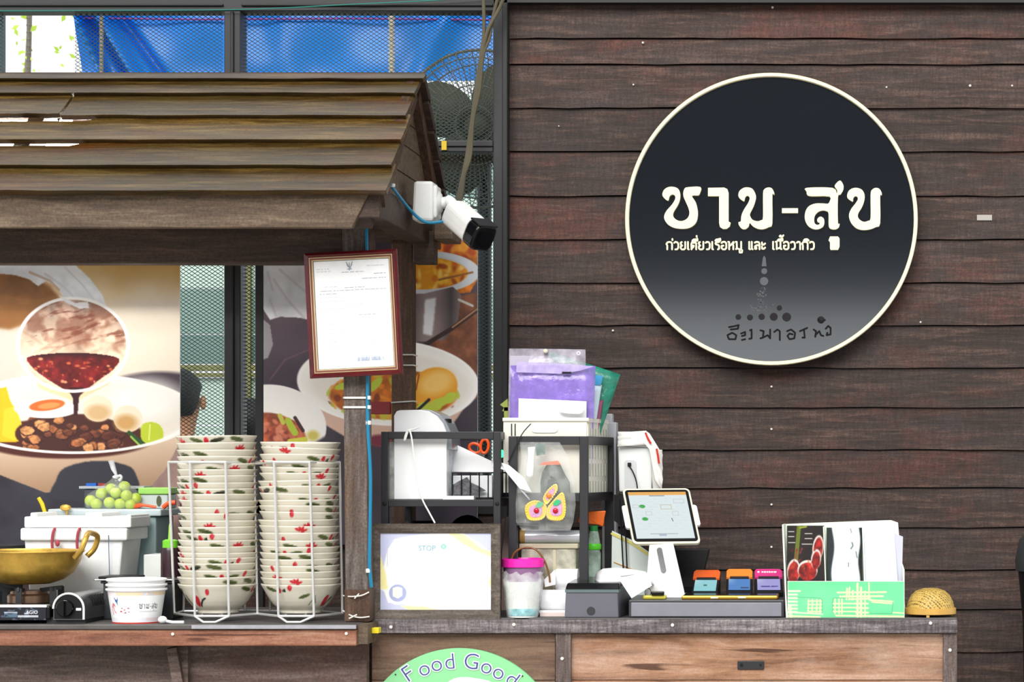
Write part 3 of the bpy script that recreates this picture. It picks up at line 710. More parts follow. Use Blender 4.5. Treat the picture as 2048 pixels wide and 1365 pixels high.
bw = A.poly([(-95, 850), (-60, 910), (0, 950), (90, 985), (290, 985), (330, 940), (362, 880), (366, 840)], (206, 176, 148), 2); A.grad(bw, (222, 196, 172), (164, 128, 98), (Y_ - 880) / 110)
A.poly(sm2([(112, 962), (130, 936), (190, 922), (250, 930), (272, 950), (268, 1000), (110, 1000)]), (50, 50, 60), 2)
A.ell(148, 828, 240, 78, (246, 240, 232)); A.ell(148, 832, 226, 68, (238, 228, 216), soft=6); A.ell(290, 800, 70, 40, (250, 246, 240), soft=30)
food = A.ell(130, 878, 175, 40, (78, 34, 26), soft=4) * 0
clipb = ((((X - 148) / 228) ** 2 + ((Y_ - 832) / 72) ** 2) < 1) * 1.0
rs = random.Random(2)
for pts, c in [([(-120, 770), (12, 772), (20, 800), (44, 850), (38, 884), (-120, 890)], (240, 190, 26)), ([(8, 820), (30, 812), (46, 856), (30, 882), (4, 872)], (250, 206, 50))]:
    A.put(A.blur(A.pmask(pts), 1) * clipb, c)
for pts in [[(40, 862), (60, 834), (84, 826), (100, 848), (112, 838), (136, 836), (140, 858), (138, 896), (70, 894)], [(168, 842), (190, 822), (212, 836), (244, 858), (246, 892), (160, 896), (140, 880)]]:
    A.put(A.blur(A.pmask(pts), 1) * clipb, (132, 76, 46))
m = clipb * ((X > 38) & (X < 250) & (Y_ > 830)) * 1.0
A.put(A.blur(((((X - 142) / 112) ** 2 + ((Y_ - 868) / 40) ** 2) < 1) * 1.0, 2) * clipb, (70, 34, 28))
for k_ in range(44):   # chunks of braised meat
    cx, cy = rs.uniform(48, 240), 842 + 56 * rs.random() ** .8; r0 = rs.uniform(9, 19); c = rs.choice([(168, 100, 58), (196, 128, 78), (104, 54, 38), (140, 80, 50), (84, 40, 32), (212, 146, 92)])
    pts = [(cx + r0 * rs.uniform(.7, 1.15) * math.cos(q * .9), cy + r0 * .66 * rs.uniform(.7, 1.15) * math.sin(q * .9)) for q in range(7)]
    pm_ = A.blur(A.pmask(pts), 1) * m; A.put(pm_, (48, 22, 22)); pm_ = A.blur(A.pmask([(cx + (a_ - cx) * .86, cy + (b_ - cy) * .86 - 1) for a_, b_ in pts]), 1) * m; A.put(pm_, c); A.noise(pm_, 7, k_ + 200, .35)
    A.ell(cx - 2, cy - r0 * .3, r0 * .4, 1.6, (min(255, c[0] + 50), min(255, c[1] + 44), min(255, c[2] + 36)), -.3, 3, m, .6)
A.ell(92, 818, 64, 19, (248, 246, 240), clip=clipb); A.ell(94, 811, 36, 11, (232, 108, 48), rot=-.12); A.ell(98, 812, 22, 6, (244, 150, 84), rot=-.12)
A.ell(196, 818, 30, 26, (240, 226, 200)); A.ell(196, 826, 24, 16, (214, 178, 130), soft=10); A.ell(256, 838, 29, 27, (242, 228, 204)); A.ell(252, 846, 22, 16, (206, 160, 100), soft=12)
A.poly([(284, 850), (312, 846), (326, 862), (322, 882), (286, 886)], (190, 206, 52), 1, True); A.line([(300, 850), (298, 880)], 3, (226, 232, 120)); A.line([(258, 866), (286, 888)], 8, (40, 80, 40)); A.line([(262, 874), (280, 892)], 4, (150, 190, 80))
A.ring(148, 828, 240, 78, 5, (252, 248, 242))
A.poly([(60, 745), (80, 778), (140, 800), (160, 800), (215, 770), (240, 740), (250, 700), (40, 700)], (236, 214, 170), 1)
cup = A.ell(146, 690, 108, 92, (222, 196, 176)); A.grad(cup, (196, 164, 148), (236, 214, 186), (Y_ - 610) / 100); A.noise(cup, 26, 33, .28)
for i in range(60):
    cx, cy = rs.uniform(50, 240), rs.uniform(620, 705); A.ell(cx, cy, rs.uniform(1, 12), rs.uniform(1, 4), (140, 80, 56), rs.uniform(-.9, .9), 7, cup, .38)
A.put(cup * np.clip((fbm(X, Y_, 34, 91) - .5) * 7, 0, 1) * np.clip((712 - Y_) / 40, 0, 1) * .55, (134, 78, 60)); A.put(cup * np.clip((fbm(X * .5 + Y_, Y_, 12, 95) - .6) * 9, 0, 1) * np.clip((712 - Y_) / 40, 0, 1) * .6, (112, 52, 36))
sc_ = A.put(A.blur(A.pmask(sm2([(54, 716), (100, 708), (150, 706), (200, 709), (238, 718), (226, 740), (196, 762), (168, 784), (152, 796), (136, 784), (100, 762), (70, 740)])), 1), (112, 26, 28))
sauce = A.pmask(sm2([(54, 716), (100, 708), (150, 706), (200, 709), (238, 718), (226, 740), (196, 762), (168, 784), (152, 796), (136, 784), (100, 762), (70, 740)]))
A.noise(sauce, 14, 40, .5); A.grad(sauce * np.clip((722 - Y_) / 14, 0, 1), (56, 16, 24), (56, 16, 24), one)
for i in range(46): A.ell(rs.uniform(70, 225), rs.uniform(718, 765), rs.uniform(1, 5), rs.uniform(1, 3), rs.choice([(196, 96, 60), (224, 150, 110), (150, 50, 40)]), 0, 2, sauce)
A.poly([(136, 776), (168, 776), (158, 796), (155, 832), (148, 832), (146, 798)], (54, 20, 28), 1)
A.ring(146, 690, 110, 93, 6, (250, 248, 246))
A.poly([(116, 590), (150, 606), (176, 604), (178, 616), (160, 618), (132, 606)], (238, 236, 240), 1)
p1_ = thing('food_poster', 'printed food poster of a gloved hand pouring red sauce into a noodle bowl', 'poster', P(180, 1090, YP))
A.build('print', px_plane(YP), M['ink'], p1_)
part('board', MB().pb(-120, 500, 360, 1090, YP + .001, YP + .005), M['white'], p1_)

B = Print(527, 430, 955, 1090, 1.3, (66, 58, 68)); X, Y_ = B.X, B.Y; one = np.ones_like(X)
B.grad(one, (84, 70, 80), (58, 52, 62), (Y_ - 640) / 200); B.noise(one, 70, 21, .2)
B.line([(540, 760), (570, 720), (640, 690), (720, 660)], 3, (120, 90, 100), .7)
gl = B.poly([(527, 430), (640, 430), (640, 645), (600, 636), (560, 634), (540, 640), (527, 620)], (222, 222, 226), 1); B.noise(gl, 40, 5, .14)
for l in [[(548, 560), (575, 600), (608, 636)], [(560, 540), (600, 575), (630, 600)], [(540, 600), (552, 632)], [(535, 545), (545, 580)]]: B.line(l, 5, (186, 176, 180), .4)
B.poly([(527, 640), (540, 650), (546, 690), (536, 716), (527, 720)], (150, 146, 150), 1)
br = B.poly([(880, 600), (955, 585), (955, 800), (880, 760), (860, 700)], (124, 76, 54), 3); B.noise(br, 18, 9, .35)
og = B.poly([(815, 430), (955, 430), (955, 560), (940, 585), (815, 600)], (214, 118, 34), 1); B.noise(og, 26, 17, .5)
rs = random.Random(4)
for i in range(60): B.ell(rs.uniform(820, 955), rs.uniform(440, 520), rs.uniform(5, 14), rs.uniform(4, 10), rs.choice([(236, 150, 44), (176, 74, 26), (240, 170, 60), (150, 50, 30)]), rs.uniform(0, 3), 5, og, .7)
B.ell(845, 545, 106, 42, (196, 198, 204)); B.ell(842, 550, 96, 36, (224, 146, 34)); cl = ((((X - 842) / 95) ** 2 + ((Y_ - 550) / 35) ** 2) < 1) * 1.
for i in range(60): B.ell(rs.uniform(800, 930), rs.uniform(525, 585), rs.uniform(4, 12), rs.uniform(3, 7), rs.choice([(244, 190, 60), (206, 104, 26), (236, 160, 30), (250, 214, 120), (150, 60, 24)]), rs.uniform(0, 3), 4, cl, .8)
B.ring(845, 545, 103, 39, 9, (206, 208, 214)); B.line([(878, 560), (945, 545)], 4, (150, 96, 50))
pot = B.poly([(745, 570), (800, 588), (850, 588), (905, 574), (922, 590), (916, 640), (890, 680), (745, 690)], (112, 98, 100), 1)
B.grad(pot, (80, 70, 72), (150, 130, 128), np.abs(np.sin((X - 820) / 26.))); B.poly([(850, 600), (872, 596), (868, 640), (864, 672), (846, 668)], (232, 230, 232), 4)
B.line([(955, 620), (900, 660), (850, 690)], 9, (60, 44, 42)); B.line([(955, 618), (905, 655)], 3, (176, 130, 96)); B.line([(918, 600), (945, 612)], 5, (196, 190, 180))
B.poly([(612, 815), (650, 850), (700, 880), (760, 893), (850, 890), (905, 850), (940, 800)], (214, 178, 158), 2); B.ell(776, 766, 178, 84, (248, 244, 238), rot=.04); B.ell(780, 772, 160, 66, (240, 232, 222), rot=.04, soft=8)
fd = B.ell(786, 790, 128, 50, (196, 106, 34), soft=3); B.noise(fd, 22, 51, .4)
clf = ((((X - 786) / 134) ** 2 + ((Y_ - 792) / 52) ** 2) < 1) * 1.
for i in range(70): B.ell(rs.uniform(650, 915), rs.uniform(750, 838), rs.uniform(4, 14), rs.uniform(3, 8), rs.choice([(230, 140, 40), (120, 50, 34), (190, 200, 60), (210, 190, 60), (226, 170, 70), (150, 70, 40)]), rs.uniform(0, 3), 3, clf, .8)
B.ell(868, 776, 48, 40, (236, 162, 48), rot=-.35, soft=3); B.ell(872, 766, 34, 22, (248, 200, 110), rot=-.35, soft=14); B.line([(838, 750), (832, 780)], 3, (150, 70, 30))
for q in [(690, 772, 22, 7), (878, 806, 22, 9), (900, 796, 10, 14), (862, 820, 24, 8), (846, 812, 14, 7), (750, 770, 20, 8)]: B.ell(*q, (190, 204, 70), .2 * q[0], 2)
B.line([(832, 824), (858, 800)], 6, (44, 36, 44)); B.ring(776, 766, 178, 84, 4, (252, 248, 244), .04)
B.rect(742, 806, 782, 829, (132, 18, 24)); B.ell(760, 882, 26, 12, (120, 40, 60), soft=6)
B.poly([(527, 900), (600, 900), (640, 880), (652, 850), (640, 1000), (527, 1000)], (206, 176, 156), 2)
B.ell(545, 850, 108, 80, (248, 244, 240), rot=.12); fd2 = B.ell(535, 878, 78, 52, (170, 86, 56), rot=.1, soft=3); B.noise(fd2, 16, 61, .45)
for i in range(40): B.ell(rs.uniform(527, 600), rs.uniform(835, 900), rs.uniform(4, 11), rs.uniform(3, 7), rs.choice([(206, 110, 80), (150, 60, 40), (224, 140, 110), (120, 46, 36)]), rs.uniform(0, 3), 3, fd2, .8)
B.line([(576, 842), (590, 866)], 13, (174, 196, 56)); B.line([(580, 884), (610, 880)], 11, (206, 206, 70)); B.line([(560, 832), (566, 846)], 9, (196, 196, 80)); B.line([(590, 836), (606, 862)], 7, (70, 36, 40)); B.ell(626, 872, 12, 10, (206, 190, 90), soft=8)
B.poly([(527, 950), (655, 870), (690, 1090), (527, 1090)], (60, 54, 64), 6)
p2_ = thing('food_poster', 'printed food poster of stew bowls and a metal pot behind the stall posts', 'poster', P(740, 1090, YP))
B.build('print', px_plane(YP), M['ink'], p2_)
part('board', MB().pb(527, 430, 955, 1090, YP + .001, YP + .005), M['white'], p2_)
# ------------------------------------------------------------------ wooden food stall (roof, posts, counter)
CT = .995    # stall counter top height
stall = thing('food_stall', 'wooden food stall with lapped plank gable roof, posts and thick counter slab', 'stall', Vector((P(350, 0, .1).x, .1, 0)))
RX = (845 - PX) * K(.19)          # right end of the roof
LX = P(-160, 0, .19).x
RID = Vector((0, .19, EYE + .815)); EAV = Vector((0, -.23, EYE + .515)); BAK = Vector((0, .52, EYE + .545))
def tt(py):
    h = (PY - py) / F; return (.815 - 5.19 * h) / (.3 - .42 * h)
slope = (EAV - RID); sn = Vector((0, slope.z, -slope.y)).normalized() * -1
if sn.z < 0: sn = -sn
rs = random.Random(8)
rows = [(146, 166), (163, 195), (197, 240), (240, 289), (289, 340), (340, 391)]
def rplank(x0, x1, t0, t1, lift0, lift1, th=.02, seed=0, t0r=None):
    """cupped board: flatter towards its lower edge, edge undercut"""
    n = 16; m_ = 5; v = []; f = []; r_ = random.Random(seed); sd = slope.normalized()
    ta, tb = t0, (t0 if t0r is None else t0r)
    for q in range(n + 1):
        t0 = ta if q < n * .42 else tb
        x = x0 + (x1 - x0) * q / n; j = sd * r_.uniform(-.0016, .0016); X_ = Vector((x, 0, 0)); ring = []
        for e in range(m_ + 1):
            s_ = e / m_; p = RID + slope * (t0 + (t1 - t0) * s_) + sn * (lift0 + (lift1 - lift0) * s_ ** 2.2 - .015)
            ring.append(X_ + p + sn * th + (j if e == m_ else Vector((0, 0, 0))))
        p = RID + slope * t1 + sn * (lift1 - .016); ring.append(X_ + p - sd * .010 + j)
        ring.append(X_ + RID + slope * t0 + sn * (lift0 - .016)); v += ring
    w = m_ + 3
    for q in range(n):
        o = q * w
        for e in range(w): f.append((o + e, o + (e + 1) % w, o + w + (e + 1) % w, o + w + e))
    f += [tuple(range(w)), tuple(n * w + e for e in range(w))[::-1]]
    return MB().add(v, f)
ends = [.008, .0, -.004, .002, -.002, .003]
for i, (a, b) in enumerate(rows):
    t0 = tt(a) - .05; t1 = tt(b)
    if i == 0: t0 = tt(a)
    x1 = RX + ends[i]
    if i == 2:   # this row is two boards, the left one set higher so that light shows below it
        part('roof_plank', rplank(LX, P(128, 0, .05).x, t0 - .05, tt(237), .001, .011, .015, 1), M['roofwood'], stall, bevel=.0015)
        part('roof_plank', rplank(P(131, 0, .05).x, x1, t0, t1, .0, .011, .015, 2), M['roofwood'], stall, bevel=.0015)
    else:
        part('roof_plank', rplank(LX, x1, t0 + (.058 if i in (3, 4) else 0), t1, .0, .011, .015, 10 + i, t0), M['roofwood'], stall, bevel=.0015)
# back slope
bs = BAK - RID; bn = Vector((0, -bs.z, bs.y)).normalized()
if bn.z < 0: bn = -bn
for i in range(5):
    a = RID + bs * (i / 5 - (.03 if i else 0)) ; b = RID + bs * ((i + 1) / 5)
    mb = MB().hexa([Vector((LX, a.y, a.z)), Vector((RX + .005, a.y, a.z)), Vector((RX + .005, b.y, b.z)) + bn * .01, Vector((LX, b.y, b.z)) + bn * .01,
                    Vector((LX, a.y, a.z)) + bn * .016, Vector((RX + .005, a.y, a.z)) + bn * .016, Vector((RX + .005, b.y, b.z)) + bn * .03, Vector((LX, b.y, b.z)) + bn * .03])
    mb.v = [tuple(Vector(q) - bn * .016) for q in mb.v]
    part('roof_plank', mb, M['beam'], stall)
# fascia below the eave, slanted right end
Yf = -.205
part('fascia_board', MB().prism([(-200, 386), (738, 386), (704, 456), (-200, 456)], px_fn(Yf), .0, -.02), M['fascia'], stall, bevel=.002)
part('front_beam', MB().pb(-200, 452, 740, 527, -.04, .02), M['beam'], stall, bevel=.003)
part('back_beam', MB().pb(-200, 420, 905, 480, .40, .46), M['beam'], stall, bevel=.003)
for x in (8, 405, 742):
    X0 = P(x, 0, -.1).x
    for e0, e1, nn in ((RID, EAV, sn), (RID, BAK, bn)):
        a = Vector((X0, e0.y, e0.z)) - nn * .058; b = Vector((X0, e1.y, e1.z)) - nn * .058
        b = a + (b - a) * .97
        part('rafter', MB().beam(a, b, .032, .05), M['beam'], stall)
# gable boards on the right end
GX = RX - .03
for z0, z1 in [(.535, .595), (.597, .655), (.657, .705), (.707, .755)]:
    def yr(z, sgn):   # roof underside at height z
        return (.19 - .42 * (.815 - z) / .3 + .02) if sgn < 0 else (.19 + .33 * (.815 - z) / .27 - .02)
    part('gable_board', MB().hexa([(GX - .012, yr(z0, -1), EYE + z0), (GX + .004, yr(z0, -1), EYE + z0), (GX + .004, yr(z0, 1), EYE + z0), (GX - .012, yr(z0, 1), EYE + z0),
                                   (GX - .012, yr(z1, -1), EYE + z1), (GX + .004, yr(z1, -1), EYE + z1), (GX + .004, yr(z1, 1), EYE + z1), (GX - .012, yr(z1, 1), EYE + z1)]), M['fascia'], stall, bevel=.001)
part('barge_board', MB().beam(Vector((GX + .012, .17, EYE + .775)), Vector((GX + .012, -.19, EYE + .515)), .018, .045), M['postdark'], stall)
part('barge_board', MB().beam(Vector((GX + .012, .21, EYE + .775)), Vector((GX + .012, .5, EYE + .53)), .018, .045), M['postdark'], stall)
part('tie_beam', MB().box(GX - .03, GX + .015, -.2, .52, EYE + .475, EYE + .535), M['beam'], stall, bevel=.002)
part('bracket', MB().pb(826, 462, 868, 527, .36, .41), M['beam'], stall, bevel=.002)
part('beam_end', MB().pb(868, 446, 905, 479, .28, .40), M['fascia'], stall, bevel=.002)
# posts
z_eave = EYE + .47
def post(x0, x1, Y0, dpt, ztop, zbot, m, lean=0):
    a = P(x0, 0, Y0).x; b = P(x1, 0, Y0).x
    part('post', MB().hexa([(a, Y0, zbot), (b, Y0, zbot), (b, Y0 + dpt, zbot), (a, Y0 + dpt, zbot), (a + lean, Y0, ztop), (b + lean, Y0, ztop), (b + lean, Y0 + dpt, ztop), (a + lean, Y0 + dpt, ztop)]), m, stall, bevel=.002)
post(691, 737, -.05, .05, EYE + .5, CT, M['post'], -.007)
post(783, 825, .41, .045, EYE + .52, 0, M['postdark'])
post(-190, -140, -.05, .05, EYE + .5, CT, M['post'])
post(-190, -140, .41, .045, EYE + .52, 0, M['postdark'])
part('post_shoe', MB().pb(689, 1180, 739, 1243, -.052, .0), M['postdark'], stall)
# counter
Yc = -.12
part('counter_slab', MB().prism([(-200, 1260), (713, 1260), (713, 1293), (-200, 1293)], px_fn(Yc), 0, -.05), M['slab'], stall, bevel=.003)
part('counter_top', MB().box(P(-200, 0, Yc).x, P(713, 0, Yc).x, Yc - .004, .47, CT - .010, CT), mat('dark counter surface', (84, 80, 78), .5, 0, .25, 14, .2), stall, bevel=.002)
zt = P(0, 1261, Yc).z
part('edge_strip', MB().pb(383, 1251, 712, 1258.5, Yc - .008, Yc - .004), mat('aluminium edge strip', (178, 178, 186), .35, .6, .15, 30), stall)
part('side_board', MB().box(P(713, 0, Yc).x, P(713, 0, Yc).x + .02, Yc + .01, -.003, P(0, 1290, Yc).z, CT - .001), M['fascia'], stall)
part('skirt_panel', MB().box(P(-200, 0, -.02).x, P(352, 0, -.02).x, -.02, .01, .25, P(0, 1290, -.02).z), M['skirt'], stall)
part('skirt_panel', MB().box(P(381, 0, -.02).x, P(733, 0, -.02).x, -.02, .01, .25, P(0, 1290, -.02).z), M['skirt'], stall)
part('leg', MB().box(P(352, 0, -.02).x, P(381, 0, -.02).x, -.04, .02, 0, P(0, 1292, -.02).z), M['skirt'], stall)
part('leg', MB().box(P(-180, 0, -.02).x, P(-150, 0, -.02).x, -.04, .02, 0, P(0, 1292, -.02).z), M['skirt'], stall)
for x in (-180, 700): part('leg', MB().box(P(x, 0, .4).x, P(x, 0, .4).x + .05, .4, .45, 0, CT - .01), M['skirt'], stall)
part('brace', MB().beam(P(345, 1296, -.05), P(364, 1400, -.04), .02, .02), M['skirt'], stall)
part('nail', MB().lathe([(.003, 0), (.003, -.003), (0, -.004)], 10, P(693, 1268, Yc), 'y'), M['nail'], stall)
part('nail', MB().lathe([(.003, 0), (.003, -.003), (0, -.004)], 10, P(346, 1269, Yc), 'y'), M['nail'], stall)
part('yellow_clip', MB().box(P(713, 0, Yc).x + .02, P(713, 0, Yc).x + .034, -.07, -.045, P(0, 1267, -.06).z, P(0, 1256, -.06).z), mat('yellow plastic', (236, 212, 30), .4), stall, bevel=.001)

# fluorescent lamp under the roof: its light shows through the gaps
lamp = thing('tube_lamp', 'fluorescent tube lamp glowing through the gaps between roof planks', 'lamp', P(60, 280, .2))
xa, xb = P(-140, 0, .2).x, P(330, 0, .2).x
part('housing', MB().box(xa, xb, .17, .23, EYE + .728, EYE + .745), M['white'], lamp)
for x in (xa + .02, xb - .02): part('lamp_holder', MB().box(x - .012, x + .012, .19, .21, EYE + .64, EYE + .73), M['white'], lamp)
em = mat('lit tube', (255, 255, 255), .4, emit=(255, 252, 245), es=52)
part('tube', MB().tube([(xa + .01, .2, EYE + .705), (P(143, 0, .2).x, .2, EYE + .705)], .013, 12), em, lamp, True)
part('tube', MB().tube([(xa + .01, .2, EYE + .655), (xb - .01, .2, EYE + .655)], .013, 12), em, lamp, True)

# ------------------------------------------------------------------ service counter on the right
RT = 1.0
ctr = thing('service_counter', 'weathered timber service counter with brown plank front and grey top edge', 'counter', Vector((P(1330, 0, .15).x, .18, 0)))
xl, xr = P(742, 0, 0).x, P(1915, 0, 0).x
part('top_board', MB().box(xl, xr, .012, .40, RT - .02, RT), mat('dark counter top', (70, 68, 68), .5, 0, .2, 10), ctr, bevel=.002)
part('edge_board', MB().pb(741, 1240, 1915, 1268, 0, .03), M['topgrey'], ctr, bevel=.003)
def cpanel(x0, x1, y0, y1, m): part('panel', MB().pb(x0, y0, x1, y1, .022, .04), m, ctr)
zb = .3
for x0, x1, m in [(744, 1110, 'panelbrown'), (1143, 1886, 'panel')]:
    for q, (a, b) in enumerate([(1269, 1360.5), (1362, 1450), (1451, 1560), (1561, 1700), (1701, 1900)]): cpanel(x0, x1, a, b, M[m])
cx0 = P(1886, 0, .01).x
for x0, x1 in [(1111, 1142), (1886, 1914)]:
    part('post', MB().box(P(x0, 0, .01).x, P(x1, 0, .01).x, .008, .05, 0, RT - .03), M['topgrey'] if False else wood('counter post timber %d' % x0, (58, 48, 46), (98, 84, 80), (136, 122, 118), (104, 90, 86), 'z', .65, .35, .05, 1.4), ctr, bevel=.002)
    part('post', MB().box(P(x0, 0, .01).x, P(x1, 0, .01).x, .35, .395, 0, RT - .02), M['skirt'], ctr)
part('side_panel', MB().box(xr - .02, xr - .005, .05, .36, .2, RT - .02), M['skirt'], ctr)
for x, y in [(782, 1255), (1345, 1251), (1861, 1247), (1124.5, 1318), (1900, 1301), (1028, 1250)]:
    part('screw', MB().lathe([(.0034, 0), (.0034, -.003), (.002, -.004), (0, -.004)], 12, P(x, y, 0 if y < 1268 else .008), 'y'), M['nail'], ctr, True)
lk = part('lock_plate', MB().pb(1475, 1323, 1528, 1340, .018, .022), M['steel'], ctr, bevel=.001)
part('keyhole', MB().lathe([(.003, 0), (.003, -.002), (0, -.002)], 10, P(1483, 1331, .018), 'y'), M['black'], lk)
part('keyhole', MB().lathe([(.002, 0), (.002, -.002), (0, -.002)], 10, P(1521, 1331, .018), 'y'), M['black'], lk)

# green round sign on the counter front
gs = thing('green_sign', 'pale green round sign with navy curved lettering on the counter front', 'sign', P(918, 1705, .01))
part('disc', MB().lathe([(.0005, .012), (203 * K(0), .012), (204 * K(0), .011), (204 * K(0), .001), (203 * K(0), 0), (.0005, 0)], 96, P(918, 1501, .008), 'y'), mat('pale green enamel', (140, 212, 152), .35, spec=.3), gs, True)
navy = mat('navy ink', (60, 74, 140), .5)
for ch, x, y in [('F', 818, 1352), ('o', 849, 1341), ('o', 873.5, 1332), ('d', 900, 1328), ('G', 943, 1328), ('o', 973, 1337), ('o', 997, 1348), ('d', 1023, 1362)]:
    ang = math.atan2(x - 918, 1501 - y); mn, mw = MB(), MB(); fn_ = px_fn(.007); bx, by = x - 11 * math.sin(ang), y + 11 * math.cos(ang)
    put_text(mn, ch, 46, fn_, bx, by, -ang, .0012, thin=.012)
    for q in range(8): put_text(mw, ch, 46, fn_, bx + 1.7 * math.cos(q * math.pi / 4), by + 1.7 * math.sin(q * math.pi / 4), -ang, .0006 + q * 1e-5)
    lt = part('letter', mn, navy, gs, recalc=False); part('outline', mw, M['white'], lt, recalc=False)
part('emblem', MB().prism(sm2([(900, 1362), (925, 1355), (955, 1358), (985, 1366), (1000, 1390), (930, 1400), (880, 1385)]), px_fn(.007), .001, 0), M['white'], gs)
for x, y in [(791, 1350), (1045, 1353)]: part('screw', MB().lathe([(.0015, 0), (.0015, -.001), (0, -.001)], 8, P(x, y, .007), 'y'), M['black'], gs)
# ------------------------------------------------------------------ gas stove and brass wok
def zc(Y, z=CT): return PY + (EYE - z) / K(Y)     # pixel row of the counter at depth Y
st = thing('gas_stove', 'portable black cassette gas stove with round dial under the brass wok', 'stove', P(60, zc(0), 0))
ys = -.10
part('body', MB().box(P(-90, 0, ys).x, P(100, 0, ys).x, ys, .12, CT + .008, P(0, 1213, ys).z), M['blackgloss'], st, bevel=.003)
part('trim', MB().pb(-90, 1211, 93, 1215.5, ys - .002, ys + .02), mat('white metal trim', (235, 235, 235), .4), st)
pl = Print(-90, 1216, 92, 1241, 1, (26, 27, 36)); X, Y_ = pl.X, pl.Y
n = fbm(X, Y_, 9, 3); pl.put((n > .62) * .5, (120, 140, 165)); pl.rect(9, 1225, 34, 1235, (96, 126, 150), .8); pl.put(((n > .55) & (X > 9) & (X < 36) & (Y_ > 1224) & (Y_ < 1237)) * .8, (30, 34, 44))
pl.rect(36, 1232, 76, 1235, (225, 228, 235), .8); pl.line([(9, 1226), (34, 1226)], 2, (220, 225, 235), .8); pl.line([(49, 1228), (56, 1228)], 1.6, (235, 235, 240))
fp = pl.build('front_panel', lambda X, Y: ((X - PX) * K(ys - .0015), np.full(X.shape, ys - .0015), EYE - (Y - PY) * K(ys - .0015)), M['inkgloss'], st)
mb = MB(); put_text(mb, 'AGIO', 9.5, px_fn(ys - .0015), 64, 1228.5, 0, .0006, 1.0); part('lettering', mb, M['white'], st, recalc=False)
# gas cartridge housing: half barrel running back, ribbed, with the dial on its front
hc = P(138, 1218, ys); r = 31 * K(ys)
prof = [(-r, CT + .008 - hc.z)] + [(-r * math.cos(t * math.pi / 16), r * math.sin(t * math.pi / 16)) for t in range(17)] + [(r, CT + .008 - hc.z)]
part('barrel', MB().prism(prof, lambda x, y, d: Vector((hc.x + x, ys + d, hc.z + y)), 0, .2), M['stainless'], st, True)
part('dial_plate', MB().prism([(x * .95, y * .95) for x, y in prof], lambda x, y, d: Vector((hc.x + x, ys - .002 + d, hc.z + y)), 0, .003), M['black'], st)
arc = [(hc.x + .98 * x, ys - .003, hc.z + .98 * y) for x, y in prof[1:]]
part('dial_rim', MB().tube(arc, .0022, 6), mat('white dial rim', (235, 235, 232), .4), st, True)
part('dial', MB().lathe([(.017, 0), (.0165, -.008), (.015, -.010), (0, -.010)], 28, P(131, 1217, ys - .002), 'y').box(P(129, 0, ys).x, P(133.5, 0, ys).x, ys - .02, ys - .01, P(0, 1232, ys).z, P(0, 1203, ys).z), M['blackgloss'], st, True)
part('label', MB().pb(152, 1217, 162, 1222, ys - .0035, ys - .002), M['white'], st)
mb = MB()
for i in range(8):
    y0 = ys + .06 + i * .018
    mb.tube([(hc.x + (r + .0006) * math.cos(a), y0, hc.z + (r + .0006) * math.sin(a)) for a in [.05, .3, .55, .8]], .0022, 6)
part('slot', mb, M['black'], st)
part('foot_bar', MB().box(P(90, 0, ys).x, P(168, 0, ys).x, ys + .01, .1, CT, CT + .012), M['steel'], st)
part('burner', MB().lathe([(.001, 0), (.042, 0), (.042, .014), (.036, .018), (.036, .024), (.001, .024)], 28, (P(58, 0, .02).x, .02, P(0, 1212, ys).z)), mat('bronze burner', (140, 112, 92), .3, .8), st, True)
for a in (25, 155, 270, 335, 205):
    a = math.radians(a); c = Vector((P(58, 0, .02).x, .02, P(0, 1213, ys).z)); d = Vector((math.cos(a), math.sin(a), 0))
    part('pan_support', MB().beam(c + d * .062, c + d * .062 + Vector((0, 0, .032)), .012, .003).beam(c + d * .066 + Vector((0, 0, .030)), c + d * .03 + Vector((0, 0, .026)), .004, .008), M['steel'], st)
wk = thing('brass_wok', 'round brass wok with loop handle standing on the gas stove', 'wok', P(55, 1172, .02))
brass = mat('hammered brass', (206, 166, 76), .36, .6, .35, 22, .25); wc = P(55, 1103, .02); k = K(.02)
zb = P(0, 1212, ys).z + .0365; H = wc.z - zb
prof = [(.001, 0), (.045, .001), (.07, .009), (.09, .024), (.102, .044), (.107, H - .004), (.112, H), (.110, H + .002), (.104, H - .003), (.099, .044), (.086, .024), (.066, .012), (.001, .006)]
part('bowl', MB().lathe([(a, b) for a, b in prof], 56, (wc.x, .02, zb)), brass, wk, True)
for s_ in (1, -1):
    hx = wc.x + s_ * .107
    pts = [(hx, -.02, wc.z - .012), (hx + s_ * .014, -.024, wc.z + .004), (hx + s_ * .022, -.018, wc.z + .028), (hx + s_ * .018, .01, wc.z + .036), (hx + s_ * .018, .03, wc.z + .036), (hx + s_ * .022, .058, wc.z + .028), (hx + s_ * .014, .064, wc.z + .004), (hx, .06, wc.z - .012)]
    part('handle', MB().tube(smooth_line(pts, 6), .0055, 10), brass, wk, True)
part('broth', MB().lathe([(.001, 0), (.1, 0), (.1, .002), (.001, .002)], 40, (wc.x, .02, wc.z - .012)), mat('dark broth', (120, 128, 134), .08, spec=.8), wk, True)

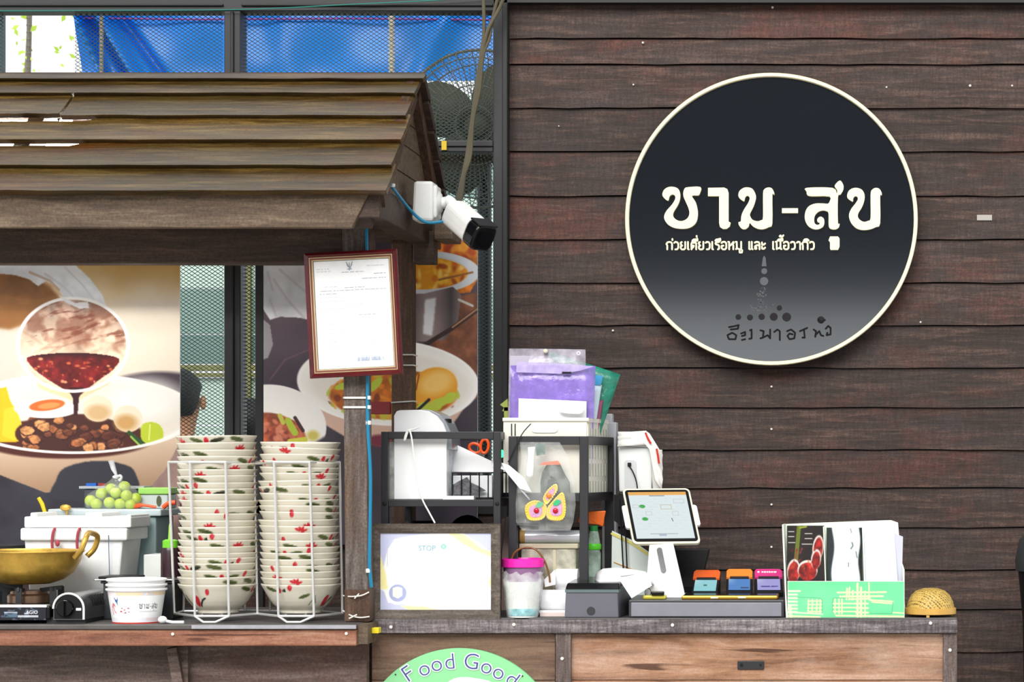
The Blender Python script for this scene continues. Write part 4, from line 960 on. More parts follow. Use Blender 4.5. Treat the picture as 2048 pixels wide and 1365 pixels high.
# ------------------------------------------------------------------ white foam box with rope handles
fb = thing('foam_box', 'white foam cooler box with stepped lid and red-white rope loops', 'box', P(145, zc(.15), .15))
foam = mat('white foam', (238, 240, 240), .6, 0, .03, 60, .1); y0 = .10
part('body', MB().hexa([P(62, zc(.15), .15), P(232, zc(.15), .15), P(232, zc(.15), .15) + Vector((0, .12, 0)), P(62, zc(.15), .15) + Vector((0, .12, 0)),
                        P(48, 1080, .15), P(246, 1080, .15), P(246, 1080, .15) + Vector((0, .135, 0)), P(48, 1080, .15) + Vector((0, .135, 0))]), foam, fb, bevel=.004)
part('rim', MB().pb(40, 1057, 254, 1082, .14, .295), foam, fb, bevel=.004)
part('lid', MB().pb(48, 1034, 262, 1056, .145, .29).pb(60, 1026, 74, 1036, .15, .285).pb(170, 1026, 204, 1036, .15, .285).pb(252, 1030, 262, 1036, .15, .285), foam, fb, bevel=.003)
rope = mat('red and white rope', (170, 70, 80), .8, 0, .5, 300)
for x in (107, 157):
    part('rope_loop', MB().tube(smooth_line([P(x + 3, 1057, .138), P(x - 1, 1066, .134), P(x - 3, 1085, .134), P(x - 1, 1104, .136), P(x + 6, 1108, .136)], 5), .0028, 8), rope, fb, True)
part('rope_knot', MB().ball(P(115, 1087, .135), .005, .004, .007), rope, fb, True)
part('blue_stripe', MB().tube([P(217, 1071, .138), P(219, 1160, .144)], .0007, 6), mat('blue plastic line', (30, 90, 140), .5), fb)
# storage boxes behind
sb = thing('storage_box', 'grey translucent plastic storage box behind the foam box, bag of limes on its lid', 'box', P(205, zc(.31), .31))
greyp = mat('grey green plastic', (150, 172, 174), .35, 0, .05, 6)
part('body', MB().pb(104, 1034, 312, zc(.31), .31, .45), greyp, sb, bevel=.004)
part('lid', MB().pb(95, 1019, 322, 1033, .30, .46), mat('pale grey lid', (186, 200, 204), .35), sb, bevel=.003)
wbx = solo('white_box', MB().pb(287, 1110, 326, zc(.2), .2, .29), mat('off white card', (232, 236, 232), .6, 0, .03, 20), 'plain white box between the foam box and the bowl rack', 'box', bevel=.002)
zl = P(0, 1018.5, .31).z
bb = thing('black_bin', 'black tub with pale rim standing behind the bag of limes', 'tub', Vector((P(222, 0, .4).x, .41, zl)))
part('tub', MB().pb(168, 978, 282, 1018 + 0, .385, .44).box(P(170, 0, .385).x, P(280, 0, .385).x, .386, .438, zl, zl + .02), mat('smoke grey plastic', (70, 74, 84), .4), bb, bevel=.003)
part('rim', MB().pb(158, 973, 288, 978, .38, .445), mat('pale rim', (170, 176, 186), .4), bb)
part('blue_lid', MB().pb(172, 967, 192, 973, .40, .42), mat('blue plastic', (24, 96, 196), .4), bb); part('red_lid', MB().pb(196, 967, 210, 973, .40, .42), mat('dark red plastic', (150, 50, 50), .4), bb)
gb = thing('green_lid_tub', 'small clear tub with lime green lid behind the wire rack', 'tub', Vector((P(305, 0, .36).x, .38, zl)))
part('tub', MB().box(P(278, 0, .36).x, P(336, 0, .36).x, .36, .43, zl, P(0, 989, .36).z), mat('clear tub', (196, 206, 206), .25), gb, bevel=.003)
part('lid', MB().pb(276, 976, 338, 989, .355, .435), mat('lime green lid', (150, 206, 96), .4), gb, bevel=.002)
part('label', MB().prism(circ(318, 1003, 5, 14, 11), px_fn(.3595), .001, 0), mat('dark label', (70, 80, 50), .5), gb)
mb = MB().tube(smooth_line([P(270, 1014, .34), P(285, 1011, .33), P(312, 1015, .33)], 5), [.005] * 5 + [.003] * 6, 8)
solo('orange_tongs', mb, mat('orange plastic', (238, 84, 28), .4), 'orange plastic handle lying beside the limes', 'tongs', smooth=True)
solo('orange_tongs', MB().tube(smooth_line([P(326, 1016, .32), P(338, 1007, .32), P(351, 1006, .32)], 5), .005, 8), mat('deep orange plastic', (230, 80, 30), .4), 'orange plastic handle seen behind the left wires of the bowl rack', 'tongs', smooth=True)
solo('yellow_spatula', MB().tube([P(92, zc(.295), .295), P(92, 1032, .295), P(84, 1008, .295), P(77, 996, .295)], [.004, .004, .0045, .004], 8), mat('yellow handle', (232, 206, 30), .4), 'yellow plastic handle sticking up behind the foam box', 'utensil', smooth=True)
gl_ = thing('brass_ladle', 'brass ladle head showing behind the foam box lid', 'ladle', P(132, zc(.296), .296))
part('cup', MB().ball(P(131, 1016, .29), .012, .006, .007), brass, gl_, True); part('handle', MB().tube([P(134, 1018, .293), P(136, zc(.293), .293)], .002, 6), brass, gl_)
solo('black_pot', MB().lathe([(.001, 0), (.07, 0), (.075, .02), (.075, .13), (.08, .135), (.078, .14), (.07, .135), (.068, .02), (.001, .015)], 32, (P(-28, 0, .33).x, .33, CT)), mat('sooty pot', (44, 46, 50), .4, .3, .2, 20), 'dark cooking pot half hidden at the far left edge', 'pot', smooth=True)
# limes in a clear bag
lime = mat('lime skin', (172, 194, 30), .35, 0, .14, 40)
LM = [(193, 1009, .345, 'first lime from the left in the bottom row of the bag'), (219, 1006, .335, 'second lime from the left in the bottom row of the bag'), (240, 1009, .335, 'third lime from the left in the bottom row of the bag'), (261, 1010, .34, 'fourth, palest lime at the right of the bottom row of the bag'),
      (181, 1002, .355, 'lime at the far left corner of the clear bag'), (203, 988, .35, 'glinting lime above the first of the bottom row'), (232, 987, .345, 'lime in the middle of the bag, second row'), (253, 992, .34, 'lime under the glossy crease at the right of the bag'), (271, 998, .35, 'lime at the far right side of the clear bag'), (222, 979, .36, 'upper lime left of the bag centre'), (249, 974, .355, 'topmost lime just below the knot of the bag')]
lme = MB().ball((0, 0, 0), .0125, .0122, .0118, 18, 12).mesh('lime', True)
for x, y, Y, lab in LM:
    o = link('lime', lme, lime, None, P(x, y, Y)); o.rotation_euler = (x, y, 0); o['label'] = lab; o['category'] = 'lime'; o['group'] = 'limes in the clear bag'
bg_ = thing('plastic_bag', 'clear knotted plastic bag holding limes', 'bag', P(226, 1018, .345))
v = []; f = []; rsx = random.Random(6)
for i, (yy_, cx, rx) in enumerate([(1018, 226, 40), (1016, 226, 52), (1005, 226, 55), (990, 227, 50), (976, 232, 36), (966, 234, 20), (958, 232, 8), (952, 231, 5)]):
    for j in range(20):
        a = 2 * math.pi * j / 20; q = 1 + rsx.uniform(-.06, .06)
        p = P(cx + rx * q * math.cos(a), yy_, .347); v.append((p.x, .347 + min(rx, 36) * .75 * K(.35) * q * math.sin(a), p.z))
for i in range(7):
    for j in range(20): f.append((i * 20 + j, i * 20 + (j + 1) % 20, i * 20 + 20 + (j + 1) % 20, i * 20 + 20 + j))
clear = film('clear bag film', (235, 240, 238), .14, .1)
part('pouch', MB().add(v, f), clear, bg_, True)
part('twisted_neck', MB().tube([P(231, 955, .347), P(232, 950, .345), P(227, 938, .345), P(222, 922, .345)], [.007, .003, .0055, .006], 10), film('bunched film', (228, 232, 236), .75, .3), bg_, True)
part('twisted_neck', MB().tube(smooth_line([P(231, 955, .345), P(240, 952, .342), P(243, 956, .342), P(238, 962, .342)], 4), .003, 8), film('bunched film end', (228, 232, 236), .7, .3), bg_, True)
# dark sauce bottles
def bottle(x, Y, lab):
    b = thing('sauce_bottle', lab, 'bottle', Vector((P(x, 0, Y).x, Y, CT))); z1 = P(0, 1096, Y).z; c = (P(x, 0, Y).x, Y, 0); r_ = 19 * K(Y)
    part('body', MB().lathe([(.001, CT), (r_ * .95, CT), (r_, CT + .006), (r_, z1 - .006), (r_ * .9, z1), (.001, z1)], 28, c), mat('dark plum sauce', (52, 30, 38), .25), b, True)
    part('cap', MB().lathe([(r_ * .82, z1), (r_ * .82, z1 + .014), (r_ * .5, z1 + .017), (.001, z1 + .017)], 24, c), mat('lime green cap', (118, 206, 46), .4), b, True)
    part('nozzle', MB().lathe([(.005, z1 + .016), (.0035, z1 + .045), (.002, z1 + .05), (.001, z1 + .05)], 12, c), mat('green nozzle', (150, 210, 70), .4), b, True)
bottle(341, .13, 'dark sauce bottle with lime green cap and nozzle beside the bowl rack')
# crate and tray behind the paper bowls
solo('black_crate', MB().pb(206, 1166, 346, zc(.03), .03, .11).pb(200, 1163, 350, 1168, .025, .115), mat('charcoal plastic', (48, 50, 54), .5), 'charcoal plastic crate right behind the paper bowls', 'crate', bevel=.003)
ty = thing('steel_tray', 'flat stainless tray with dark rim lying behind the paper bowls', 'tray', P(260, 1163, .03))
zt_ = P(0, 1163, .03).z + .0005
part('plate', MB().box(P(190, 0, .03).x, P(350, 0, .03).x, .02, .12, zt_, zt_ + .004), M['stainless'], ty, bevel=.002)
part('pan', MB().box(P(196, 0, .03).x, P(268, 0, .03).x, .03, .11, zt_ + .004, zt_ + .009), M['black'], ty, bevel=.002)
# paper bowls
pbY = -.062; R0 = 57.0; kb = K(pbY); cxp = 273
def paper_bowl(z0, lab, pr):
    root = thing('paper_bowl', lab, 'bowl', Vector((P(cxp, 0, pbY).x, pbY, z0)), 'nested paper bowls')
    c = (P(cxp, 0, pbY).x, pbY, z0); h = .066; rt, rb_ = 56 * kb, 46 * kb
    part('liner', MB().lathe([(.001, .003), (rb_ - .002, .003), (rt - .002, h), (rt - .0026, h), (rb_ - .0026, .0045), (.001, .0045)], 40, c), M['white'], root, True)
    part('rim', MB().tube([(c[0] + (rt + .0015) * math.cos(t * math.pi / 24), pbY + (rt + .0015) * math.sin(t * math.pi / 24), z0 + h) for t in range(48)], .0026, 8, closed=True), M['white'], root, True)
    if pr:
        W = Print(-math.pi * 51, 0, math.pi * 51, 66, 1.1, (244, 245, 246)); X, Y_ = W.X, W.Y
        fx = np.abs(((X / 34.) % 1) - .5)
        W.rect(-170, 4, 170, 11, (232, 214, 214), .5); W.put(((Y_ > 4) & (Y_ < 11) & (fbm(X, Y_, 30, 4) > .5)) * .7, (236, 206, 160)); W.put(((Y_ > 4) & (Y_ < 11) & (fbm(X, Y_, 22, 9) > .55)) * .6, (196, 204, 224))
        W.put(((Y_ > 54) & (Y_ < 62)) * .4, (214, 218, 236)); W.put(((Y_ > 54) & (Y_ < 61) & (fbm(X, Y_, 26, 7) > .52)) * .6, (240, 206, 206)); W.rect(-170, 63.5, 170, 66, (206, 60, 56))
        for s_ in (-160, 0):
            W.poly([(-34 + s_, 12), (-30 + s_, 22), (-25 + s_, 30), (-24 + s_, 24), (-23 + s_, 13), (-27 + s_, 20)], (40, 84, 150), 0); W.line([(-27 + s_, 24), (-25 + s_, 29)], 2, (70, 190, 200))
            for l in [[(-42, 34), (-38, 26), (-33, 29)], [(-39, 29), (-42, 40), (-41, 48)], [(-38, 30), (-35, 42), (-31, 45)], [(-37, 28), (-32, 32)]]: W.line([(a + s_, b) for a, b in l], 1.8, (206, 92, 110))
            for a, b, w in [(-16, 35, 6), (-2, 35, 7), (-10, 38, 5), (-18, 41, 7), (-9, 44, 8), (-1, 42, 6)]: W.poly([(a + s_ - w / 2, b + 1.6), (a + s_ + w / 2, b + 1.6), (a + s_ + w * .1, b - 1.6)], (186, 56, 72), 0)
            gs_ = 40. / 1800
            for g, pts in GL.items():
                W.put(W.blur(W.pmask([(19 + s_ + (x - 105) * gs_, 27 + (y - 110) * gs_ * 1.25) for x, y in pts]), 0), (40, 44, 50))
            W.line([(20 + s_, 42), (60 + s_, 42)], 1.2, (150, 150, 156), .7)
        def pos(X, Y):
            t = X / 51.0; rr = (rt - (rt - rb_) * Y / 66.) + .0004
            return c[0] + rr * np.sin(t), pbY - rr * np.cos(t), z0 + h * (1 - Y / 66.)
        W.build('printed_wall', pos, M['ink'], root)
    else:
        part('wall', MB().lathe([(rb_, 0), (rt, h)], 40, c), M['white'], root, True)
for i, (z0, lab) in enumerate([(CT, 'printed paper bowl at the bottom of the nested paper bowls'), (CT + .009, 'middle white paper bowl of the nested paper bowls'), (CT + .019, 'top white paper bowl of the nested paper bowls')]):
    paper_bowl(z0, lab, i == 0)
sp = thing('plastic_spoon', 'small white plastic spoon lying at the foot of the paper bowls', 'spoon', P(335, zc(-.1), -.1))
part('scoop', MB().ball(P(325, zc(-.1) - 8, -.1), .009, .009, .0075), M['white'], sp, True); part('handle', MB().tube([P(330, zc(-.1) - 6, -.1), P(345, zc(-.1) - 3, -.1), P(368, zc(-.1) - 3, -.1)], .003, 8), M['white'], sp, True)

# ------------------------------------------------------------------ wire rack with two stacks of patterned bowls
rk = thing('wire_bowl_rack', 'bright steel wire rack holding two tall stacks of bowls', 'rack', P(515, zc(-.02), -.02))
top = [(337, .0), (380, -.085), (451, -.085), (508, -.01), (548, -.085), (619, -.085), (679, .0), (645, .075), (540, .085), (490, .085), (345 + 30, .08)]
bot = [(349, .0), (390, -.085), (458, -.085), (515, -.01), (557, -.085), (628, -.085), (685, .0), (645, .075), (540, .085), (490, .085), (367, .08)]
zt2 = P(0, 925, -.05).z; zb2 = CT + .014
tp = [Vector((P(x, 0, Y).x, Y, zt2 - (.003 if i in (3,) else 0))) for i, (x, Y) in enumerate(top)]; bt = [Vector((P(x, 0, Y).x, Y, zb2)) for x, Y in bot]
part('top_ring', MB().tube(tp, .0026, 8, closed=True), M['chrome'], rk, True)
part('bottom_ring', MB().tube(bt, .0026, 8, closed=True), M['chrome'], rk, True)
for a, b in zip(tp, bt): part('upright', MB().tube([a, b], .0026, 8), M['chrome'], rk, True)
for x in (424, 592):
    part('floor_wire', MB().tube([Vector((P(x - 20, 0, -.085).x, -.085, zb2)), Vector((P(x - 20, 0, .085).x, .083, zb2))], .002, 6), M['chrome'], rk)
    part('floor_wire', MB().tube([Vector((P(x + 20, 0, -.085).x, -.085, zb2)), Vector((P(x + 20, 0, .085).x, .083, zb2))], .002, 6), M['chrome'], rk)
for a, b in ((390, 458), (557, 628)):
    for Y in (-.087, .083):
        pts = [Vector((P(a, 0, Y).x, Y, zb2)), Vector((P(a + 20, 0, Y).x, Y - (.012 if Y < 0 else 0), CT + .003)), Vector((P(b - 24, 0, Y).x, Y - (.012 if Y < 0 else 0), CT + .003)), Vector((P(b, 0, Y).x, Y, zb2))]
        part('foot_loop', MB().tube(pts, .0026, 8), M['chrome'], rk, True)
def bowl_mesh(seed):
    rs_ = random.Random(seed); nt_, nh = 240, 30; Rr = 77.5
    prof = [(.0405, 0), (.0405, .004), (.040, .0065), (.046, .0105), (.053, .0165), (.060, .0255), (.0665, .036), (.072, .046), (.0765, .0535), (.0785, .0575), (.0785, .0585)]
    # outer skin sampled finely, then the inside
    pr = np.array(prof); s_ = np.concatenate([[0], np.cumsum(np.hypot(np.diff(pr[:, 0]), np.diff(pr[:, 1])))]); q = np.linspace(0, s_[-1], nh)
    ro = np.interp(q, s_, pr[:, 0]); zo = np.interp(q, s_, pr[:, 1])
    inn = [(.0755, .0585), (.069, .046), (.0635, .036), (.057, .0265), (.049, .018), (.036, .0125), (.02, .0115), (.0005, .0115)]
    ri = np.array([a for a, b in inn]); zi = np.array([b for a, b in inn])
    r_ = np.concatenate([[.0005, .036], ro, ri]); z_ = np.concatenate([[.003, .003], zo, zi]); NH = len(r_)
    W = Print(0, 0, 2 * math.pi * Rr, 62, 1, (232, 228, 214)); W.nx, W.ny = nt_ + 1, NH
    X, Yz = np.meshgrid(np.linspace(0, 2 * math.pi * Rr, nt_ + 1), z_ * 1000); W.X = X; W.Y = 62 - Yz; W.C = np.zeros(X.shape + (3,)); W.C[:] = (220, 214, 198)
    outm = np.zeros(X.shape); outm[2:2 + nh] = 1
    W.noise(outm, 40, seed + 3, .03)
    red = (198, 34, 46); pink = (206, 70, 84); grn = (78, 90, 44); dk = (46, 50, 34)
    x = 10
    def leaf(cx, cy, w, rot, c): W.ell(cx, cy, w, w * .27, c, rot, 1.2, outm)
    while x < 2 * math.pi * Rr - 40:
        kind = rs_.choice(['bud', 'flower', 'leaf', 'gap', 'gap', 'gap', 'leafbud', 'leaf', 'gap', 'gap']); y = rs_.uniform(8, 19)
        if kind == 'bud': W.ell(x, y, 4.4, 6.5, red, .2, 1.2, outm); W.ell(x + 1, y - 1, 1.8, 3, pink, .2, 1, outm); x += 24
        elif kind == 'flower':
            for a, l in [(-1.1, 12), (-.35, 10), (.45, 11), (1.25, 12), (2.4, 7)]: W.ell(x + 12 + math.sin(a) * l * .62, y + 4 - math.cos(a) * l * .55, l * .52, 2.7, red if l > 7 else pink, a - math.pi / 2, 1.1, outm)
            x += 44
        elif kind == 'leaf': leaf(x + 14, y, 16, rs_.choice([.2, -.25, .1]), grn); W.line([(x, y + 2), (x + 28, y - 1)], .8, dk, .7); x += 46
        elif kind == 'leafbud': leaf(x + 14, y, 15, .2, grn); W.ell(x + 36, y + 1, 5, 6.5, red, 0, 1.2, outm); leaf(x + 58, y, 15, -.2, rs_.choice([dk, grn])); x += 86
        else: x += rs_.uniform(36, 80)
    for xx in (60 + seed * 20, 330):   # low on the wall: a long-tailed bird and grass
        W.ell(xx, 36, 8, 12, red, .3, 1.2, outm); W.line([(xx + 6, 46), (xx + 16, 34), (xx + 24, 30)], 4, (34, 34, 36), 1); leaf(xx - 34, 34, 12, 1.1, grn); leaf(xx - 60, 26, 13, -.3, grn); W.line([(xx - 46, 44), (xx - 34, 26)], 2, grn, 1)
    W.C[:2] = (226, 220, 206); W.C[2 + nh:] = (220, 214, 200)
    t = np.linspace(0, 2 * math.pi, nt_ + 1)[None, :]
    C = np.clip(W.C, 0, 255) / 255; Ln = np.where(C <= .04045, C / 12.92, ((C + .055) / 1.055) ** 2.4)
    hexw = 1 + .006 * np.cos(6 * t)    # the walls are faintly faceted
    rr = r_[:, None] * hexw
    tmp = grid('patterned_bowl', nt_ + 1, NH, (rr * np.sin(t), -rr * np.cos(t), np.repeat(z_[:, None], nt_ + 1, 1)), Ln, M['bowlglaze'], None)
    me = tmp.data; off = tmp.location.copy()
    me.transform(Matrix.Translation(off)); bpy.data.objects.remove(tmp)
    return me
M['bowlglaze'] = printed('bowl glaze', .18, .5)
BM = [bowl_mesh(i) for i in range(4)]
ordn = ['topmost', 'second', 'third', 'fourth', 'fifth', 'sixth', 'seventh', 'eighth', 'ninth', 'tenth', 'eleventh', 'twelfth', 'thirteenth', 'fourteenth', 'fifteenth', 'sixteenth', 'seventeenth', 'eighteenth', 'nineteenth', 'twentieth', 'twenty-first', 'twenty-second', 'twenty-third', 'twenty-fourth']
SL = [40, 85, 130, 175, 215, 257, 300, 342, 383, 420, 457, 500, 545, 590, 632, 680, 720, 762, 800, 830, 868, 910, 957, 1010]
SR = [80, 118, 163, 205, 243, 283, 325, 370, 415, 455, 495, 535, 583, 625, 670, 718, 760, 810, 850, 890, 928, 972, 1013]
rs_ = random.Random(21)
for side, ys_, cx in (('left', SL, 436), ('right', SR, 602)):
    n = len(ys_)
    z0 = zb2 + .0022
    for i, yz in enumerate(ys_):
        Yb = -.005; f_ = 1 - i / (n - 1)
        zr = P(0, 860 + yz / 3.25, -.04).z - .0585
        zz = z0 + (n - 1 - i) * .01295 if False else max(z0 + (n - 1 - i) * .0126, zr)
        o = bpy.data.objects.new('patterned_bowl', BM[(i * 3 + (side == 'left')) % 4]); COL.objects.link(o)
        lean = -4 * math.sin(f_ * 2.6) if side == 'right' else 1.5 * math.sin(f_ * 5)
        o.location = (P(cx + (lean if side == 'right' else lean) + rs_.uniform(-.8, .8), 0, Yb).x, Yb, zz)
        o.rotation_euler = (rs_.uniform(-.008, .008), (.03 * f_ if side == 'right' else .012 * f_) + rs_.uniform(-.01, .01), rs_.uniform(0, 6.28))
        o['category'] = 'bowl'; o['group'] = 'patterned noodle bowls in the wire rack'
        nm = ordn[i] if i < n - 1 else 'bottom'
        o['label'] = ('%s white bowl with red flowers in the %s stack of the wire rack' % (nm, side)) if i in (0, n - 1) else ('%s white flower-patterned bowl from the top of the %s rack stack' % (nm, side))
# ------------------------------------------------------------------ maroon certificate frame on the post
cf = thing('certificate_frame', 'tilted maroon picture frame with a typed certificate fixed to the stall post', 'picture frame', P(713, 755, -.07))
Yc1 = -.075; kc = K(Yc1); cc = P(708.7, 628.5, Yc1); th = math.radians(2.9)
U = Vector((math.cos(th), 0, math.sin(th))); V_ = Vector((-math.sin(th), 0, math.cos(th)))
def cfn(x, y, d): return cc + U * (x * kc) - V_ * (y * kc) + Vector((0, -d, 0))
W2, H2 = 92.5, 125
maroon = mat('maroon lacquer', (86, 14, 20), .25, 0, .35, 26); gold = mat('pale gilt', (226, 206, 160), .35, .3)
def ringframe(fn, w, h, t, d0, d1, d2, mt, parent, nm):   # four mitred bars, bevelled section
    for q in range(4):
        c = [(-w, -h), (w, -h), (w, h), (-w, h)]; a, b = c[q], c[(q + 1) % 4]
        ci = [(-w + t, -h + t), (w - t, -h + t), (w - t, h - t), (-w + t, h - t)]; ai, bi = ci[q], ci[(q + 1) % 4]
        m_ = [((a[0] + ai[0]) / 2, (a[1] + ai[1]) / 2), ((b[0] + bi[0]) / 2, (b[1] + bi[1]) / 2)]
        v = [fn(*a, 0), fn(*b, 0), fn(*a, d0), fn(*b, d0), fn(*m_[0], d1), fn(*m_[1], d1), fn(*ai, d2), fn(*bi, d2), fn(*ai, 0), fn(*bi, 0)]
        f = [(0, 1, 3, 2), (2, 3, 5, 4), (4, 5, 7, 6), (6, 7, 9, 8), (8, 9, 1, 0), (0, 2, 4, 6, 8), (1, 9, 7, 5, 3)]
        part(nm, MB().add(v, f), mt, parent)
ringframe(cfn, W2, H2, 9.5, .012, .014, .010, maroon, cf, 'frame_bar')
ringframe(cfn, W2 - 9.3, H2 - 9.3, 1.4, .0115, .012, .0115, gold, cf, 'gilt_line')
ringframe(cfn, W2 - 10.6, H2 - 10.6, 3.6, .009, .0105, .009, mat('mauve moulding', (134, 84, 80), .35), cf, 'moulding')
ringframe(cfn, W2 - 14, H2 - 14, 2.4, .009, .0105, .008, gold, cf, 'gilt_slip')
ringframe(cfn, W2 - 16.2, H2 - 16.2, 1.0, .007, .0075, .007, M['steeldark'], cf, 'inner_line')
part('backing', MB().prism([(-91, -124), (91, -124), (91, 124), (-91, 124)], cfn, .003, .0005), M['steeldark'], cf)
part('paper', MB().prism([(-77, -110), (77, -110), (77, 110), (-77, 110)], cfn, .0055, .0035), M['paper'], cf)
ink1 = mat('faint grey ink', (200, 203, 212), .8); ink2 = mat('grey ink', (166, 170, 182), .8)
mb = MB(); rsx = random.Random(9)
rows = [(-70, -45, -92, 1), (30, 66, -95, 1), (-20, 24, -84, 2), (-70, -40, -87, 1), (44, 68, -79, 2), (20, 68, -70, 2), (-56, -30, -56, 1), (-16, 24, -53, 2), (-64, 68, -48, 2), (-66, -30, -42, 2), (-66, -30, -35, 1), (-66, -10, -27, 1), (-20, 30, -20, 1), (-66, 10, -12, 1), (10, 44, 2, 2), (6, 50, 7, 1), (-66, -20, 20, 1), (-56, -10, 30, 1), (-56, -14, 38, 1), (-56, -20, 45, 1), (-66, 66, 55, 1), (-50, -30, 62, 1)]
m1, m2 = MB(), MB()
for a, b, y, lv in rows:
    x = a
    while x < b:
        w = rsx.uniform(3, 12); w = min(w, b - x)
        (m1 if lv == 1 else m2).prism([(x, y - .7), (x + w, y - .7), (x + w, y + .7), (x, y + .7)], cfn, .0059, .0055); x += w + rsx.uniform(1, 3)
part('typed_line', m1, ink1, cf); part('typed_line', m2, ink2, cf)
mb = MB()
for i in range(34):
    if rsx.random() < .75: x = -2 + i * 1.75; mb.prism([(x, 87), (x + rsx.uniform(.5, 1.3), 87), (x + 1.2, 95), (x, 95)], cfn, .0059, .0055)
part('barcode', mb, mat('blue grey ink', (128, 148, 180), .8), cf)
em_ = MB().strokes([[(-10, -104), (-6, -96), (-2, -92)], [(2, -104), (-1, -96), (-4, -92)], [(-8, -90), (0, -90)], [(-4, -102), (-4, -88)], [(-6, -94), (-9, -99)], [(-2, -94), (1, -99)]], 1.8, cfn, .0059, .0055)
part('emblem', em_, mat('slate ink', (140, 154, 164), .8), cf)
part('pane', MB().prism([(-79, -112), (79, -112), (79, 112), (-79, 112)], cfn, .0072, .0066), film('clear glazing', (255, 255, 255), .04, .03, .5), cf)

# cables and ties
def cable(name, pts, r, m, lab, n=6): return solo(name, MB().tube(smooth_line(pts, n), r, 8), m, lab, 'cable', smooth=True)
cable('cyan_cable', [P(736, 396, -.03), P(733, 440, -.045), P(734, 520, -.052), P(736, 640, -.055), P(735, 760, -.056), P(736, 860, -.056), P(741, 950, -.056), P(740, 1060, -.056), P(739, 1130, -.056), P(743, 1175, -.05)], .0034, M['cyan'], 'cyan cable running down the edge of the front stall post')
for y, s_ in ((419, 0), (846, 0), (1142, 0)):
    solo('cable_clip', MB().lathe([(.0052, -.004), (.0056, 0), (.0052, .004)], 12, P(733 if y < 500 else 737, y, -.054)), M['tie'], {419: 'white clip on the cyan cable under the eave', 846: 'white clip on the cyan cable at mid post', 1142: 'white clip on the cyan cable near the counter'}[y], 'clip', 'white clips on the cyan cable')
for y, lab in ((796, 'upper white zip tie around the front stall post'), (815, 'lower white zip tie around the front stall post')):
    a = P(687, y, -.053); b = P(741, y + 1, -.060)
    mb = MB().box(a.x, b.x, -.0535, -.0515, a.z - .002, a.z + .002).box(a.x - .001, a.x + .001, -.0535, .002, a.z - .002, a.z + .002).box(b.x - .005, b.x, -.064, -.052, a.z - .0035, a.z + .0035)
    solo('zip_tie', mb, M['tie'], lab, 'zip tie', 'zip ties on the front post')
for y, lab in ((710, 'upper wire band on the brown back post'), (731, 'lower wire band on the brown back post'), (803, 'slanted wire band on the back post above the white box')):
    a = P(782, y + (3 if y > 800 else 0), .407); b = P(826, y, .407)
    solo('wire_band', MB().tube([a, b, b + Vector((0, .05, 0))], .0018, 6), M['chrome'], lab, 'wire', 'wire bands on the back post')
solo('red_tag', MB().pb(737, 804, 781, 829, .43, .436), mat('deep red board', (126, 16, 24), .4), 'small deep red board between the two stall posts', 'sign', bevel=.001)

tw = mat('white twine', (226, 224, 214), .7)
solo('white_twine', MB().tube(smooth_line([P(686, 1192, -.03), P(700, 1194, -.056), P(722, 1192, -.06), P(738, 1185, -.056)], 4), .0014, 6).tube([P(709, 1198, -.06), P(718, 1188, -.06)], .0012, 6), tw, 'upper white twine tying the bowl rack to the post', 'twine', smooth=True)
solo('white_twine', MB().tube(smooth_line([P(686, 1222, -.03), P(702, 1232, -.056), P(720, 1236, -.06), P(739, 1234, -.056)], 4), .0014, 6).tube([P(698, 1238, -.062), P(714, 1230, -.06)], .0016, 6), tw, 'lower white twine knotted at the foot of the post', 'twine', smooth=True)

# ------------------------------------------------------------------ CCTV camera
cv = thing('security_camera', 'white bullet security camera with black visor mounted on the stall gable', 'camera', P(850, 440, .12))
pw = mat('aged white plastic', (226, 226, 224), .4, 0, .04, 30)
bxm = MB().hexa([P(823, 441, .08), P(866, 443, .08), P(866, 443, .08) + Vector((0, .07, 0)), P(823, 441, .08) + Vector((0, .07, 0)), P(827, 362, .08), P(866, 362, .08), P(866, 362, .08) + Vector((0, .07, 0)), P(827, 362, .08) + Vector((0, .07, 0))])
part('junction_box', bxm, pw, cv, bevel=.006)
part('box_side', MB().pb(864, 370, 874, 436, .087, .143), pw, cv, bevel=.005)
ax0 = P(870, 405, .115)
part('flange', MB().lathe([(.001, 0), (.026, 0), (.026, .006), (.018, .012), (.012, .013), (.012, .024), (.001, .024)], 28, P(872, 406, .115), 'x'), pw, cv, True)
j = P(893, 405, .115); bdir = (P(968, 470, .03) - P(915, 425, .08)).normalized()
part('knuckle', MB().tube(smooth_line([P(886, 404, .115), P(896, 402, .112), P(906, 410, .105), P(916, 422, .095)], 4), [.009] * 4 + [.012] * 4 + [.011] * 5, 14), pw, cv, True)
b0 = P(908, 425, .09); b1 = P(950, 462, .045); b2 = P(968, 478, .026)
def caps(a, b, w, h, seg=28, ends=True):   # rounded body
    a = Vector(a); b = Vector(b); d = (b - a).normalized(); s_ = d.cross(Vector((0, 0, 1))).normalized(); u_ = s_.cross(d); v = []; f = []
    for p in (a, b):
        for i in range(seg):
            t = 2 * math.pi * i / seg; c_, n_ = math.cos(t), math.sin(t); e = .55
            v.append(p + s_ * (w * math.copysign(abs(c_) ** e, c_)) + u_ * (h * math.copysign(abs(n_) ** e, n_)))
    for i in range(seg): f.append((i, (i + 1) % seg, seg + (i + 1) % seg, seg + i))
    if ends: f += [tuple(range(seg))[::-1], tuple(range(seg, 2 * seg))]
    return MB().add(v, f)
part('body', caps(b0, b1, .027, .028), pw, cv, bevel=.003)
part('front_cap', caps(b1, b2, .0275, .0285), M['blackgloss'], cv, bevel=.004)
d = (b2 - b1).normalized(); s_ = d.cross(Vector((0, 0, 1))).normalized(); u_ = s_.cross(d)
